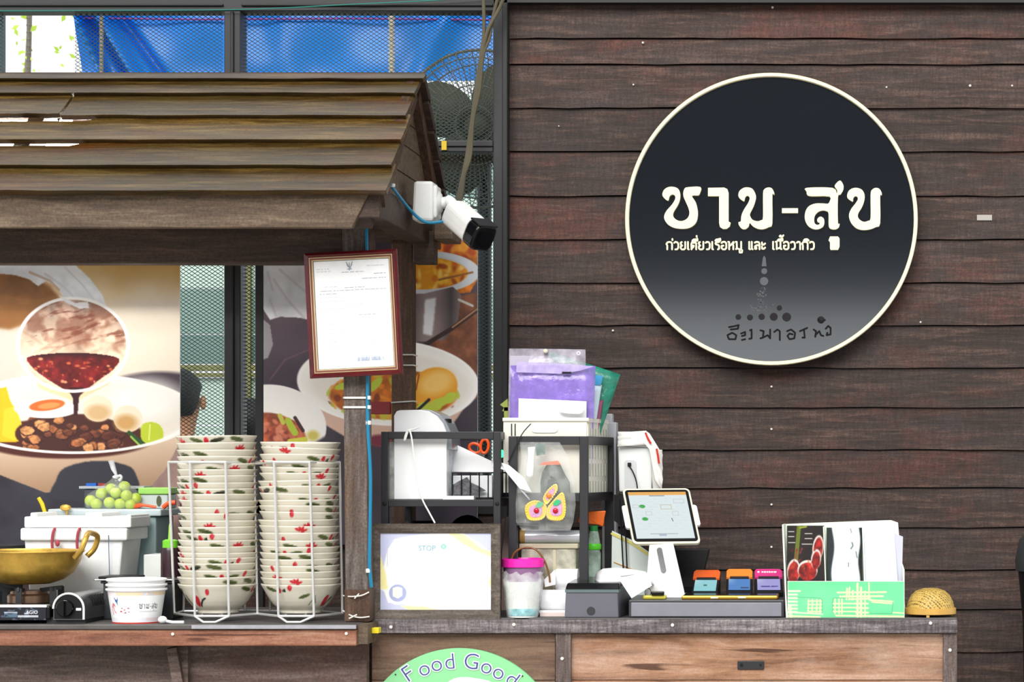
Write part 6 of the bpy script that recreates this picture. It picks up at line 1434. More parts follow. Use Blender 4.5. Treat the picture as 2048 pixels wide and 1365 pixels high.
part('cup', MB().lathe([(.001, 0), (.029, 0), (.037, .072), (.035, .072), (.0275, .003), (.001, .003)], 32, (P(1046, 0, .035).x, .035 + .0, RT)), mat('milky plastic', (222, 226, 222), .35, 0, .06, 30), bc, True)
v = []; f = []; r_ = random.Random(4)
prs = [(0, .031), (.02, .036), (.05, .0395), (.075, .042), (.084, .038), (.09, .041)]
for z, rr in prs:
    for j in range(28):
        a = 2 * math.pi * j / 28; q = 1 + r_.uniform(-.05, .05); v.append((P(1046, 0, .035).x + rr * q * math.cos(a), .035 + rr * q * math.sin(a) * .85, RT + z + (r_.uniform(-.004, .004) if z > .07 else 0)))
for i in range(len(prs) - 1):
    for j in range(28): f.append((i * 28 + j, i * 28 + (j + 1) % 28, i * 28 + 28 + (j + 1) % 28, i * 28 + 28 + j))
part('wrap', MB().add(v, f), film('crinkled film', (240, 242, 242), .4, .12), bc, True)
part('colour_print', MB().lathe([(.0306, .004), (.0325, .018)], 32, (P(1046, 0, .035).x, .035, RT)), mat('cyan yellow print', (150, 200, 206), .4, 0, .4, 60), bc, True)
solo('paper_cone', MB().prism([(1088, 1160), (1110, 1140), (1111, 1170), (1090, 1175)], px_fn(.09), 0, -.002), M['paper'], 'white paper corner sticking up behind the bagged cup', 'paper')
pr_ = thing('paper_roll', 'white till paper roll lying behind the receipt printer', 'paper roll', P(1106, 1212, .05))
part('roll', MB().lathe([(.0205, 0), (.0205, .052), (.019, .053), (.006, .053), (.006, 0)], 32, (P(1081, 0, .06).x, .075, RT + .0325), 'x'), M['paper'], pr_, True)
part('stand', MB().box(P(1080, 0, .06).x, P(1132, 0, .06).x, .045, .1, RT + .008, RT + .0125), M['paper'], pr_)
solo('pink_box', MB().box(P(1080, 0, .05).x, P(1131, 0, .05).x, .045, .1, RT, RT + .008), mat('pinkish card box', (226, 206, 202), .6), 'flat pinkish box lying between the cup and the printer', 'box', bevel=.001)
solo('paper_roll', MB().lathe([(.022, 0), (.022, .045)], 28, (P(1112, 0, .12).x, .125, RT + .0715), 'x').box(P(1114, 0, .12).x, P(1150, 0, .12).x, .105, .145, RT, RT + .05), M['paper'], 'white paper roll curling up behind the printer lid', 'paper roll', smooth=True)

# ------------------------------------------------------------------ receipt printer
rp = thing('receipt_printer', 'dark grey receipt printer with round mark on its front', 'printer', P(1190, 1237, .02))
zz = lambda y, Y=.01: P(0, y, Y).z
x0, x1 = P(1129, 0, .01).x, P(1237, 0, .01).x
part('body', MB().hexa([(x0, .012, RT), (x1, .012, RT), (x1 + .014, .16, RT), (x0 + .01, .16, RT), (x0 + .002, .012, zz(1186)), (x1 - .002, .012, zz(1186)), (x1 + .012, .16, zz(1178)), (x0 + .01, .16, zz(1178))]), mat('grey printer plastic', (98, 98, 108), .45, 0, .06, 20), rp, bevel=.002)
part('band', MB().hexa([(x0 + .001, .010, zz(1186)), (x1, .010, zz(1186)), (x1 + .012, .16, zz(1184)), (x0 + .01, .16, zz(1184)), (x0 + .001, .010, zz(1180)), (x1, .010, zz(1180)), (x1 + .012, .16, zz(1176)), (x0 + .01, .16, zz(1176))]), mat('teal grey band', (92, 108, 110), .4), rp)
part('lid', MB().hexa([(x0, .012, zz(1180)), (x1 + .002, .012, zz(1180)), (x1 + .014, .16, zz(1176)), (x0 + .01, .16, zz(1176)), (x0 + .003, .03, zz(1168)), (x1, .03, zz(1168)), (x1 + .012, .15, zz(1160)), (x0 + .012, .15, zz(1160))]), M['blackgloss'], rp, bevel=.003)
part('round_mark', MB().lathe([(.0085, 0), (.008, -.0012), (0, -.0012)], 24, P(1182, 1223, .0118), 'y'), mat('dark mesh mark', (44, 42, 48), .5, 0, .3, 200), rp, True)
def curl(name, ctrl, w0, lab, cat='paper'):   # ribbon of paper: list of (px,py,Y,width vector px,py,Y)
    v = []; f = []
    for (a, b) in ctrl: v += [P(*a), P(*b)]
    for i in range(len(ctrl) - 1): f.append((2 * i, 2 * i + 1, 2 * i + 3, 2 * i + 2))
    o = solo(name, MB().add(v, f), M['paper'], lab, cat, smooth=True); m_ = o.modifiers.new('s', 'SUBSURF'); m_.levels = 2; m_.render_levels = 2; o.modifiers.new('t', 'SOLIDIFY').thickness = .0006
    return o
v = []; f = []
out_ = [(1190, 1170), (1189, 1156), (1194, 1145), (1206, 1138), (1232, 1136), (1262, 1139), (1292, 1144)]; inn_ = [(1204, 1172), (1206, 1172), (1212, 1172), (1222, 1170), (1236, 1168), (1256, 1162), (1290, 1160)]
for i, (a, b) in enumerate(zip(out_, inn_)): v += [P(a[0], a[1], .075 + .02 * math.sin(i)), P((a[0] + b[0]) / 2, (a[1] + b[1]) / 2, .055), P(b[0], b[1], .05)]
for i in range(6):
    for e in (0, 1): f.append((3 * i + e, 3 * i + 3 + e, 3 * i + 4 + e, 3 * i + 1 + e))
o = solo('curled_paper', MB().add(v, f), M['paper'], 'long white receipt curling up out of the printer', 'paper', smooth=True); o.modifiers.new('t', 'SOLIDIFY').thickness = .0008
curl('loose_paper', [((1232, 1154, .045), (1240, 1150, .12)), ((1262, 1150, .045), (1270, 1146, .12)), ((1296, 1146, .06), (1300, 1142, .12)), ((1302, 1170, .06), (1312, 1172, .1))], 0, 'crumpled white receipt leaning against the tablet stand')
solo('loose_paper', MB().add([P(1236, 1156, .03), P(1296, 1146, .05), P(1304, 1172, .045), P(1263, 1197, .02)], [(0, 1, 2, 3)]), M['paper'], 'flat white receipt hanging between the printer and the cash drawer', 'paper').modifiers.new('t', 'SOLIDIFY').thickness = .0006

# ------------------------------------------------------------------ cash drawer, tablet stand, terminals
cd = thing('cash_drawer', 'wide low grey metal cash drawer under the tablet stand', 'drawer', P(1412, 1237, .02))
dz = P(0, 1201, .015).z
part('case', MB().box(P(1257, 0, .015).x, P(1568, 0, .015).x, .018, .36, RT, dz), mat('dark drawer steel', (52, 52, 58), .4), cd, bevel=.002)
part('front', MB().box(P(1262, 0, .014).x, P(1563, 0, .014).x, .014, .02, RT + .002, dz - .005), mat('grey drawer front', (128, 128, 138), .45, 0, .08, 18), cd, bevel=.0015)
yd = lambda Y: PY + (EYE - dz) / K(Y)
ts = thing('tablet_stand', 'white tablet stand with slotted tapered neck on the cash drawer', 'stand', P(1330, yd(.1), .1))
wpl = mat('white stand enamel', (240, 240, 242), .3)
yb_ = yd(.09)
outer = [(1299, 1086), (1346, 1086), (1370, yb_ - 6), (1366, yb_), (1296, yb_), (1291, yb_ - 6)]
slot = [(1319 + 5.5 * math.cos(t), 1102 + 6 * math.sin(t)) for t in [math.pi + i * math.pi / 8 for i in range(9)]] + [(1327 + 5.5 * math.cos(t), 1142 + 6 * math.sin(t)) for t in [i * math.pi / 8 for i in range(9)]]
def holed(out, hole, fn, d0, d1):
    tr_ = tessellate_polygon([[Vector((x, y, 0)) for x, y in out], [Vector((x, y, 0)) for x, y in hole]]); al = out + hole; n = len(al); v = [fn(x, y, d0) for x, y in al] + [fn(x, y, d1) for x, y in al]
    f = [tuple(t) for t in tr_] + [tuple(i + n for i in t) for t in tr_]
    for base, L in ((0, len(out)), (len(out), len(hole))):
        for i in range(L): a, b = base + i, base + (i + 1) % L; f.append((a, b, b + n, a + n))
    return MB().add(v, f)
part('neck', holed(outer, slot, px_fn(.09), 0, -.006), wpl, ts, bevel=.001)
part('base_plate', MB().box(P(1292, 0, .09).x, P(1370, 0, .09).x, .088, .2, dz, dz + .005), wpl, ts, bevel=.002)
part('back_neck', MB().beam(P(1325, 1090, .13), P(1330, yd(.19), .19), .03, .006), wpl, ts)
tbl = thing('tablet', 'tablet showing a point-of-sale screen on the white stand', 'tablet', P(1330, 1085, .1))
BLp = P(1269, 1084, .085); u_ = Vector((.1295, .012, .001)); v_ = Vector((-.0255, .055, .104)); nn = u_.cross(v_).normalized()
if nn.y > 0: nn = -nn
def tf(a, b, d): return BLp + u_ * a + v_ * b + nn * d
def rr2(x0, y0, x1, y1, r, ry=None):
    ry = ry or r; o = []
    for cx, cy, a in ((x1 - r, y1 - ry, 0), (x0 + r, y1 - ry, 90), (x0 + r, y0 + ry, 180), (x1 - r, y0 + ry, 270)):
        for q in range(5): t = math.radians(a + q * 22.5); o.append((cx + r * math.cos(t), cy + ry * math.sin(t)))
    return o
part('case', MB().prism(rr2(-.03, -.04, 1.03, 1.035, .07), tf, -.001, -.010), mat('cream rubber case', (222, 218, 192), .4), tbl, bevel=.001)
part('glass', MB().prism(rr2(0, 0, 1, 1, .055), tf, .0006, -.002), mat('tablet bezel', (10, 10, 12), .5, spec=.1), tbl)
part('holder_tab', MB().prism(rr2(1.0, .32, 1.09, .72, .04), tf, -.004, -.012), M['white'], tbl); part('holder_tab', MB().prism(rr2(-.09, .28, 0, .72, .04), tf, -.004, -.012), M['white'], tbl)
S = Print(0, 0, 100, 100, .8, (226, 238, 240)); S.rect(0, 0, 100, 7, (240, 176, 84)); S.rect(36, 7.5, 62, 9.5, (120, 124, 130))
for x, y, c in ((20, 31, (46, 168, 60)), (21, 58, (46, 168, 60))): S.ell(x, y, 5.2, 3.8, c, soft=1.2)
for q in [(52, 28, 70, 37), (76, 16, 94, 24), (24, 42, 34, 50), (70, 42, 80, 51), (4, 28, 14, 34)]:
    S.line([(q[0], q[1]), (q[2], q[1]), (q[2], q[3]), (q[0], q[3]), (q[0], q[1])], .7, (196, 172, 120) if q[0] == 52 else (206, 190, 200))
S.line([(67, 57), (68, 63)], 1.2, (40, 90, 80)); S.line([(25, 90), (72, 90)], .8, (120, 130, 150)); S.rect(40, 91, 52, 95, (180, 190, 210))
for y in range(14, 86, 6):
    for x in range(6, 92, 9):
        if (x * 7 + y * 3) % 5 < 3: S.line([(x, y), (x + 5, y)], .5, (206, 214, 222), .8)
o0 = np.array(BLp); uu, vv, n3 = np.array(u_), np.array(v_), np.array(nn)
def scr_pos(X, Y, a0=.045, a1=.955, b0=.05, b1=.955):
    a = a0 + (a1 - a0) * X / 100; b = b1 - (b1 - b0) * Y / 100
    return tuple(o0[i] + uu[i] * a + vv[i] * b + n3[i] * .0012 for i in range(3))
def screen_mat(name, s_):
    m_, nt, b = nodes(name); at = nt.nodes.new('ShaderNodeAttribute'); at.attribute_name = 'ink'
    nt.links.new(at.outputs['Color'], b.inputs['Emission Color']); b.inputs['Emission Strength'].default_value = s_; b.inputs['Base Color'].default_value = (.02, .02, .02, 1); b.inputs['Roughness'].default_value = .5; b.inputs['Specular IOR Level'].default_value = .1
    return m_
SM = screen_mat('lit screen', .62)
S.build('screen', scr_pos, SM, tbl)
# card terminals
def terminal(x0, x1, xs, yb, yt, bum, scr, lab, mark):
    t_ = thing('card_terminal', lab, 'card terminal', P((x0 + x1) / 2, yd(.15), .15))
    bl = P(x0, yb, .14); u2 = P(x1, yb, .14) - bl; v2 = P(x0 + xs, yt, .215) - bl; n2 = u2.cross(v2).normalized()
    if n2.y > 0: n2 = -n2
    fn = lambda a, b, d: bl + u2 * a + v2 * b + n2 * d
    # wedge body resting on the drawer
    p0 = [fn(-.06, -.05, 0), fn(1.06, -.05, 0), fn(1.06, 1.0, 0), fn(-.06, 1.0, 0)]
    part('body', MB().hexa([Vector((q.x, q.y + .004, dz)) for q in p0] + p0), M['black'], t_, bevel=.002)
    part('bumper', MB().prism([(-.06, .62), (.1, .62), (.1, .68), (.9, .68), (.9, .62), (1.06, .62), (1.06, .94), (.98, 1.03), (.02, 1.03), (-.06, .94)], fn, .005, -.002), bum, t_, bevel=.001)
    part('card_slot', MB().prism([(.1, .6), (.9, .6), (.9, .68), (.1, .68)], fn, .0035, -.001), M['steel'], t_)
    Sx = Print(0, 0, 100, 50, 2, scr); Sx.put(np.clip((40 - Sx.X) / 60, 0, 1) * np.clip((30 - Sx.Y) / 40, 0, 1), (225, 240, 240))
    for m_ in mark: Sx.line(m_[0], m_[1], m_[2])
    o_, a_, b_, c_ = (np.array(q) for q in (bl, u2, v2, n2))
    Sx.build('screen', lambda X, Y: tuple(o_[i] + a_[i] * (.04 + .92 * X / 100) + b_[i] * (.60 - .56 * Y / 50) + c_[i] * .0008 for i in range(3)), SM, t_)
    return t_, fn
terminal(1385, 1433, 6, 1185, 1146, mat('vivid orange', (245, 104, 38), .35), (150, 214, 222), 'card terminal with vivid orange bumper and pale cyan screen', [([(44, 24), (54, 24)], 7, (50, 110, 100))])
terminal(1455, 1502, 1, 1183, 1144, mat('amber orange', (248, 138, 50), .35), (84, 138, 206), 'card terminal with amber orange bumper and blue screen', [([(58, 40), (92, 40)], 5, (50, 70, 110))])
tm3, fn3 = terminal(1513, 1563, -1, 1183, 1144, mat('magenta bumper', (214, 52, 130), .35), (170, 164, 224), 'card terminal with magenta bumper and lilac screen', [([(18, 34), (54, 34)], 5, (70, 70, 150)), ([(62, 34), (88, 33)], 5, (70, 70, 150))])
mb = MB().prism([(.1 + .05 * math.cos(t), .86 + .04 * math.sin(t)) for t in [i * .52 for i in range(12)]], fn3, .006, .005)
for a, b in ((.22, .3), (.31, .42), (.43, .5), (.51, .6), (.61, .7), (.71, .84)): mb.prism([(a, .83), (b - .012, .83), (b - .012, .885), (a, .885)], fn3, .006, .005)
part('lettering', mb, M['white'], tm3)
gp = thing('gold_tablet', 'flat gold-edged tablet lying along the front of the cash drawer', 'tablet', P(1460, yd(.04), .04))
part('case', MB().box(P(1363, 0, .04).x, P(1556, 0, .04).x, .035, .125, dz, dz + .008), mat('gold metal', (214, 166, 60), .28, .75), gp, bevel=.003)
part('glass', MB().box(P(1367, 0, .04).x, P(1552, 0, .04).x, .038, .122, dz + .0078, dz + .0088), M['blackgloss'], gp)
part('port', MB().box(P(1421, 0, .035).x, P(1436, 0, .035).x, .0345, .036, dz + .0025, dz + .005), M['white'], gp); part('port', MB().box(P(1476, 0, .035).x, P(1492, 0, .035).x, .0345, .036, dz + .003, dz + .0055), M['white'], gp)
ky = thing('key_ring', 'keys with yellow tag lying on the left end of the cash drawer', 'keys', P(1307, yd(.05), .05))
part('tag', MB().box(P(1285, 0, .045).x, P(1332, 0, .045).x, .045, .075, dz, dz + .008), mat('olive yellow tag', (206, 194, 70), .4), ky, bevel=.003)
part('fob', MB().box(P(1302, 0, .04).x, P(1328, 0, .04).x, .04, .06, dz + .008, dz + .016), M['blackgloss'], ky, bevel=.002)
part('ring', MB().tube([P(1296 + 6 * math.cos(t), yd(.045) - 14 + 8 * math.sin(t), .05) for t in [i * math.pi / 8 for i in range(16)]], .0007, 5, closed=True), M['steel'], ky)

# ------------------------------------------------------------------ things behind the tablet
sd = thing('black_side_stand', 'black stand behind the tablet carrying the white printer', 'stand', P(1280, 1215, .3))
zs = P(0, 986, .24).z
part('top', MB().box(P(1238, 0, .24).x, P(1345, 0, .24).x, .24, .385, zs - .01, zs), M['black'], sd, bevel=.002)
for x in (1240, 1334):
    for y in (.245, .37): part('leg', MB().box(P(x, 0, .24).x, P(x + 8, 0, .24).x, y, y + .01, RT if y < .39 else RT, zs - .01), M['black'], sd)
part('shroud', MB().prism([(1228, 990), (1258, 992), (1256, 1040), (1245, 1055), (1228, 1042)], px_fn(.238), 0, -.01), M['black'], sd)
wp = thing('label_printer', 'white label printer with recessed socket behind the tablet', 'printer', P(1280, 986, .25))
yz = 985
whp = mat('ivory plastic', (226, 228, 228), .4)
part('body', MB().hexa([P(1238, yz, .25), P(1303, yz, .25), P(1303, yz, .25) + Vector((0, .12, 0)), P(1238, yz, .25) + Vector((0, .12, 0)), P(1236, 893, .25), P(1304, 897, .25), P(1304, 897, .25) + Vector((0, .12, 0)), P(1236, 893, .25) + Vector((0, .12, 0))]), whp, wp, bevel=.004)
ringp = [(1250, 986), (1249, 925), (1252, 921), (1268, 921), (1272, 925), (1274, 986)]
part('recess', MB().prism(ringp, px_fn(.249), .001, 0), mat('recess grey', (200, 202, 204), .5), wp)
part('socket', MB().pb(1255, 926, 1262, 934, .243, .249), M['black'], wp, bevel=.001)
part('top_cover', MB().hexa([P(1236, 892, .248), P(1305, 897, .248), P(1305, 897, .36), P(1236, 892, .36), P(1238, 868, .26), P(1290, 866, .26), P(1290, 866, .35), P(1238, 868, .35)]), whp, wp, bevel=.004)
cable('power_cable', [P(1258, 932, .244), P(1266, 945, .238), P(1273, 965, .236), P(1276, 988, .232)], .0014, M['black'], 'black power cord plugged into the white label printer')
wb2 = thing('shopping_bag', 'white plastic carrier bag with red edge draped over the label printer', 'bag', P(1312, 985, .25))
v = []; f = []; r_ = random.Random(14); colm = [(1236, 866, 893), (1262, 866, 892), (1290, 864, 890), (1300, 870, 900), (1312, 890, 960), (1325, 912, 984)]
for i, (x, y0_, y1_) in enumerate(colm):
    for j in range(7): t = j / 6; p = P(x + r_.uniform(-1.2, 1.2), y0_ + (y1_ - y0_) * t, .24); v.append((p.x, .243 - .006 * t + r_.uniform(-.004, .004) - (.004 if i > 2 else 0) , p.z + (.0 if j else .002)))
for i in range(5):
    for j in range(6): q = i * 7 + j; f.append((q, q + 7, q + 8, q + 1))
o = part('drape', MB().add(v, f), mat('white bag plastic', (234, 232, 228), .35, 0, .03, 20), wb2, True); o.modifiers.new('t', 'SOLIDIFY').thickness = .002
part('red_edge', MB().tube(smooth_line([P(1291, 866, .232), P(1296, 878, .23), P(1302, 888, .23)], 4), .0025, 6), mat('red print', (196, 50, 36), .4), wb2); part('red_edge', MB().tube(smooth_line([P(1313, 898, .228), P(1316, 912, .228), P(1318, 928, .228)], 4), .0025, 6), mat('red print two', (196, 50, 36), .4), wb2)
part('loose_end', pouch([(900, 1300, 1324, .4), (930, 1303, 1325, 1), (960, 1304, 1324, .9), (984, 1306, 1322, .5)], .256, .012, 2), mat('bag plastic', (228, 226, 222), .35), wb2, True)
solo('grey_file_box', MB().box(P(1204, 0, .335).x, P(1232, 0, .335).x, .336, .385, RT, P(0, 845, .335).z).pb(1203, 828, 1224, 846, .34, .38), mat('grey white box', (196, 198, 204), .5), 'narrow grey-white box between the crate and the label printer', 'box', bevel=.002)
pnl = thing('pos_monitor', 'black monitor panel standing behind the tablet stand', 'monitor', P(1385, yd(.3), .3))
part('panel', MB().hexa([P(1352, 1178, .28), P(1402, 1178, .28), P(1402, 1178, .295), P(1352, 1178, .295), P(1350, 1098, .29), P(1420, 1098, .29), P(1420, 1098, .305), P(1350, 1098, .305)]), M['black'], pnl, bevel=.003)
part('foot', MB().box(P(1355, 0, .28).x, P(1400, 0, .28).x, .27, .34, dz, P(0, 1176, .28).z), M['black'], pnl)
flyer = thing('flyer', 'pale flyer with yellow border leaning behind the receipts', 'flyer', P(1262, 1150, .2))
part('sheet', MB().prism([(1224, 1062), (1262, 1080), (1302, 1108), (1302, 1215), (1222, 1215)], px_fn(.21), 0, -.003), mat('pale mint paper', (220, 230, 226), .6), flyer)
part('border', MB().strokes([[(1224, 1068), (1262, 1086), (1300, 1112)]], 5, px_fn(.209), .001, 0), mat('yellow border', (226, 214, 110), .6), flyer); part('stripe', MB().strokes([[(1228, 1125), (1260, 1138), (1296, 1148)]], 1.6, px_fn(.209), .001, 0), mat('orange stripe', (220, 150, 60), .6), flyer)
cable('power_cable', [P(1240, 1000, .2), P(1243, 1070, .2), P(1245, 1110, .2), P(1248, 1160, .2)], .0015, M['black'], 'black cord hanging left across the pale flyer'); cable('power_cable', [P(1250, 1040, .2), P(1252, 1090, .2), P(1255, 1160, .2)], .0015, M['black'], 'black cord hanging right across the pale flyer')

# ------------------------------------------------------------------ menu box and bamboo dome
mx_ = thing('menu_box', 'green and white cardboard menu holder with yellow weave print', 'box', P(1690, 1237, .02))
Ym = .012; card = mat('pale card', (236, 242, 226), .6)
G = Print(1576, 1164, 1808, 1236, 1.0, (92, 206, 138)); X, Y_ = G.X, G.Y
G.grad(np.ones_like(X), (84, 204, 132), (128, 216, 166), fbm(X, Y_, 60, 3)); yel = (244, 240, 176)
for y in range(1183, 1232, 7): G.line([(1576, y), (1600 if y < 1188 else 1594, y)], 3.6, (226, 248, 196))
G.line([(1580, 1215), (1582, 1236)], 6, (226, 248, 190)); G.line([(1576, 1233), (1640, 1235)], 3, yel); G.line([(1590, 1226), (1645, 1229)], 3, (210, 246, 190))
for x in (1617, 1625, 1634, 1641): G.line([(x, 1200), (x - 1, 1226)], 2.2, yel)
for y in (1203, 1210, 1217, 1224): G.line([(1616, y), (1643, y)], 2, yel)
for x in (1670, 1678, 1684): G.line([(x, 1199), (x, 1228)], 2.4, yel)
for y in (1208, 1216, 1224): G.line([(1666, y), (1718, y)], 2.4, yel)
for x, a in ((1694, 1178), (1699, 1176), (1706, 1182)): G.line([(x, a), (x - 1, 1200)], 3, yel)
for x, a in ((1715, 1168), (1722, 1176), (1730, 1184), (1738, 1166)): G.line([(x, a), (x, 1234 if x < 1735 else 1200)], 4 if x in (1715, 1722) else 2.4, yel)
for y, a, b in ((1186, 1675, 1772), (1194, 1680, 1766), (1199, 1700, 1740)): G.line([(a, y), (b, y - 1)], 3.2, yel)
for y in (1208, 1217, 1226): G.line([(1712, y), (1736, y)], 3, yel)
G.line([(1740, 1201), (1786, 1204)], 3, yel); G.line([(1744, 1205), (1784, 1208)], 2.4, yel); G.line([(1672, 1232), (1806, 1234)], 3.2, yel); G.line([(1786, 1226), (1808, 1227)], 2.2, yel)
for l in ([(1595, 1195), (1640, 1197), (1645, 1202), (1645, 1228)], [(1665, 1226), (1665, 1200), (1668, 1197), (1712, 1197)], [(1740, 1228), (1784, 1228), (1786, 1202)]): G.line(l, .9, (60, 150, 96), .8)
G.build('front_print', lambda X, Y: ((X - PX) * K(Ym), np.full(X.shape, Ym), EYE - (Y - PY) * K(Ym)), M['ink'], mx_)
part('front_panel', MB().pb(1575, 1163, 1809, 1236.5, Ym + .0008, Ym + .003), card, mx_)
part('left_side', MB().prism([(0, 0), (1, 0)], lambda *a: None, 0, 0) if False else MB().hexa([P(1572, 1236.5, .014), P(1575, 1236.5, .014), P(1578, 1236.5, .014) + Vector((0, .075, 0)), P(1575, 1236.5, .014) + Vector((0, .075, 0)), P(1564, 1050, .02), P(1567, 1050, .02), P(1570, 1050, .02) + Vector((0, .07, 0)), P(1567, 1050, .02) + Vector((0, .07, 0))]), card, mx_)
part('back_panel', MB().prism([(1566, 1049), (1690, 1044), (1782, 1041), (1796, 1046), (1812, 1236), (1578, 1236)], lambda x, y, d: P(x, y, .09) + Vector((0, -d, 0)), 0, -.002), card, mx_)
part('right_side', MB().hexa([P(1806, 1236.5, .014), P(1809, 1236.5, .014), P(1809, 1236.5, .014) + Vector((0, .075, 0)), P(1806, 1236.5, .014) + Vector((0, .075, 0)), P(1806, 1140, .014), P(1809, 1140, .014), P(1803, 1120, .014) + Vector((0, .075, 0)), P(1800, 1120, .014) + Vector((0, .075, 0))]), card, mx_)
for x in (1649, 1727): part('divider', MB().prism([(x - 3, 1054), (x - 1, 1054), (x + 6, 1236), (x + 4, 1236)], px_fn(.02), 0, -.065), card, mx_)
part('bottom', MB().pb(1578, 1234, 1806, 1236.5, .016, .085), card, mx_)
Mn = Print(1574, 1052, 1648, 1170, 1.0, (30, 22, 20)); X, Y_ = Mn.X, Mn.Y
Mn.noise(np.ones_like(X), 20, 2, .4); Mn.line([(1598, 1054), (1594, 1100), (1588, 1160)], 8, (96, 110, 30)); Mn.line([(1600, 1056), (1612, 1054)], 4, (130, 150, 40)); Mn.line([(1594, 1100), (1590, 1130)], 5, (120, 78, 40))
for a, b, y in ((1577, 1588, 1064), (1577, 1588, 1074), (1577, 1590, 1086), (1610, 1624, 1068), (1610, 1624, 1078), (1604, 1624, 1089)): Mn.line([(a, y), (b, y)], 1.4, (206, 206, 200))
for cx, cy, rx, ry in ((1587, 1146, 11, 22), (1615, 1144, 18, 18), (1636, 1100, 9, 24), (1632, 1122, 8, 18)):
    Mn.ell(cx, cy - 3, rx + 2, ry + 2, (214, 206, 200), .1); m_ = Mn.ell(cx, cy, rx, ry, (150, 30, 24), .1); Mn.noise(m_, 9, int(cx), .7)
for i in range(30): Mn.ell(random.uniform(1580, 1644), random.uniform(1095, 1165), 1.5, 3, random.choice([(190, 90, 40), (120, 20, 20), (200, 60, 50)]), .3, 1.5, amt=.6)
mn = thing('menu_brochure', 'dark menu brochure with pictures of red noodle bowls in the holder', 'menu', P(1611, 1234, .03))
Mn.build('print', lambda X, Y: ((X - PX) * K(.03), np.full(X.shape, .03), EYE - (Y - PY) * K(.03)), M['inkgloss'], mn); part('board', MB().pb(1574, 1052, 1648, 1232, .0305, .034), M['black'], mn)
Wn = Print(1653, 1056, 1724, 1170, 1.0, (224, 234, 236)); X, Y_ = Wn.X, Wn.Y
Wn.put(np.clip((1667 + 3 * np.sin(Y_ / 17) - X) / 3, 0, 1), (40, 48, 48)); Wn.put(np.clip((X - 1717 - 2 * np.sin(Y_ / 13)) / 3, 0, 1), (24, 30, 30)); Wn.noise(np.ones_like(X), 30, 9, .06); Wn.line([(1704, 1086), (1706, 1092), (1702, 1098)], 3, (70, 80, 80), .7); Wn.line([(1712, 1104), (1714, 1116)], 2, (60, 70, 70), .7); Wn.line([(1697, 1126), (1697, 1134)], 1.4, (60, 70, 70)); Wn.line([(1701, 1058), (1703, 1066)], 2, (70, 80, 80), .6)
mn = thing('foil_pouch', 'white and black glossy pouch standing in the middle of the menu holder', 'pouch', P(1688, 1234, .03))
Wn.build('print', lambda X, Y: ((X - PX) * K(.03), .03 - .006 * np.sin((X - 1653) / 71 * math.pi), EYE - (Y - PY) * K(.03)), M['inkgloss'], mn); part('back', MB().pb(1654, 1057, 1723, 1232, .032, .036), M['black'], mn)
mn = sheet('order_slips', [(1722, 1050), (1788, 1046), (1800, 1232), (1730, 1232)], .035, mat('speckled paper', (232, 236, 246), .7, 0, .05, 120), 'bundle of white order slips at the right of the menu holder', 'paper', bow=.003, th=.004)
part('rear_sheet', MB().prism([(1784, 1066), (1806, 1074), (1802, 1232), (1778, 1232)], px_fn(.045), 0, -.003), mat('lilac grey paper', (196, 198, 212), .7), mn)
bd = thing('bamboo_basket', 'upturned woven bamboo dome basket on three feet at the counter end', 'basket', P(1860, 1237, .06))
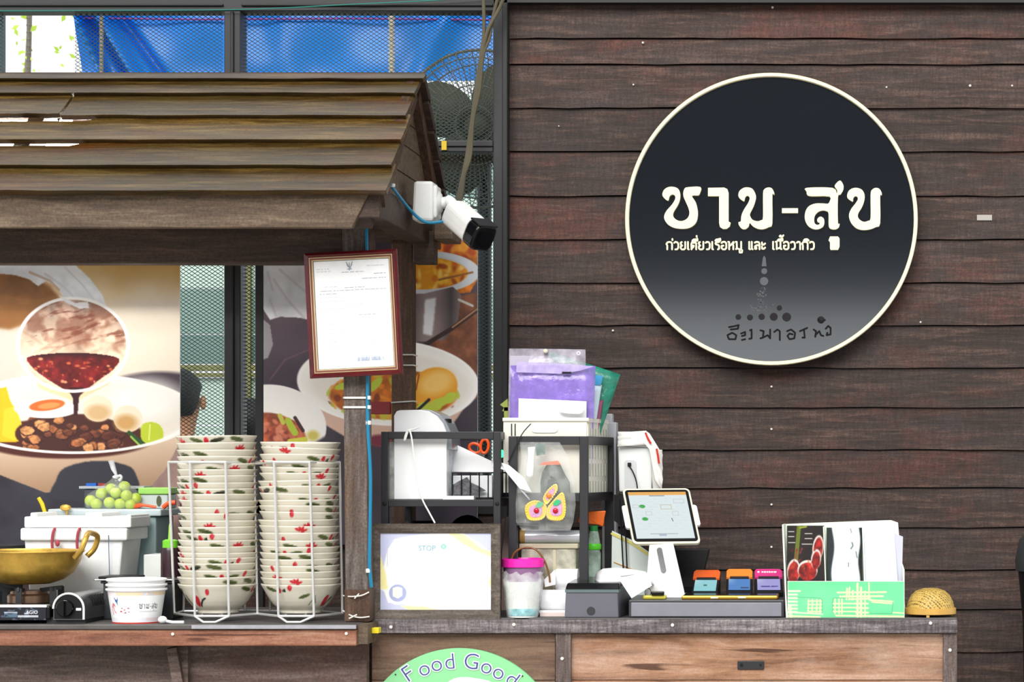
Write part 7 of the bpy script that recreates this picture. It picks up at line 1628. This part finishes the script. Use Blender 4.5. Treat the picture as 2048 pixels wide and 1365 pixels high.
def weave(name):
    m_, nt, b = nodes(name); N = nt.nodes.new; L = nt.links.new
    tc = N('ShaderNodeTexCoord'); w1_ = N('ShaderNodeTexWave'); w1_.wave_type = 'BANDS'; w1_.bands_direction = 'DIAGONAL'; w1_.inputs['Scale'].default_value = 60; w1_.inputs['Distortion'].default_value = 2; L(tc.outputs['Object'], w1_.inputs['Vector'])
    ck = N('ShaderNodeTexChecker'); ck.inputs['Scale'].default_value = 260; L(tc.outputs['Object'], ck.inputs['Vector'])
    mr = N('ShaderNodeMath'); mr.operation = 'MULTIPLY'; L(w1_.outputs['Fac'], mr.inputs[0]); mr.inputs[1].default_value = .7
    ad = N('ShaderNodeMath'); ad.operation = 'ADD'; L(mr.outputs[0], ad.inputs[0]); L(ck.outputs['Fac'], ad.inputs[1])
    cr_ = N('ShaderNodeValToRGB'); cr_.color_ramp.elements[0].color = lin((104, 76, 24)); cr_.color_ramp.elements[1].color = lin((206, 172, 88)); cr_.color_ramp.elements[1].position = .7; L(ad.outputs[0], cr_.inputs[0]); L(cr_.outputs[0], b.inputs['Base Color'])
    bp = N('ShaderNodeBump'); bp.inputs['Strength'].default_value = .5; bp.inputs['Distance'].default_value = .002; L(ad.outputs[0], bp.inputs['Height']); L(bp.outputs[0], b.inputs['Normal']); b.inputs['Roughness'].default_value = .45
    return m_
cb = (P(1861, 0, .06).x, .065, 0); zr = P(0, 1226, .06).z; R_ = 49 * K(.06)
part('dome', MB().lathe([(R_ * 1.0, zr), (R_ * .99, zr + .008), (R_ * .93, zr + .022), (R_ * .8, zr + .035), (R_ * .6, zr + .044), (R_ * .3, zr + .049), (.001, zr + .05)], 40, cb), weave('bamboo weave'), bd, True)
bam = mat('bamboo strip', (206, 162, 80), .4, 0, .12, 40)
part('rim', MB().lathe([(R_ * 1.0, zr - .003), (R_ * 1.05, zr - .002), (R_ * 1.05, zr + .009), (R_ * .99, zr + .010)], 40, cb), bam, bd, True)
for a in (262, 20, 140): a_ = math.radians(a); part('foot', MB().box(cb[0] + R_ * .95 * math.cos(a_) - .003, cb[0] + R_ * .95 * math.cos(a_) + .003, cb[1] + R_ * .95 * math.sin(a_) - .003, cb[1] + R_ * .95 * math.sin(a_) + .003, RT, zr), bam, bd)
# black bin cut by the right edge
bn_ = thing('black_bin', 'tall black plastic bin with domed lid cut off by the right edge', 'bin', Vector((P(2140, 0, .3).x, .35, 0)))
bx_ = P(2133, 0, .35).x; rr_ = 102 * K(.35)
part('body', MB().lathe([(.001, 0), (rr_ * .72, 0), (rr_ * .86, P(0, 1240, .35).z), (rr_ * .95, P(0, 1142, .35).z)], 40, (bx_, .35, 0)), M['black'], bn_, True)
part('lid', MB().lathe([(rr_, P(0, 1142, .35).z), (rr_ * 1.01, P(0, 1120, .35).z), (rr_ * .93, P(0, 1080, .35).z), (rr_ * .7, P(0, 1060, .35).z), (.001, P(0, 1045, .35).z)], 40, (bx_, .35, 0)), mat('charcoal bin lid', (50, 54, 56), .4), bn_, True)
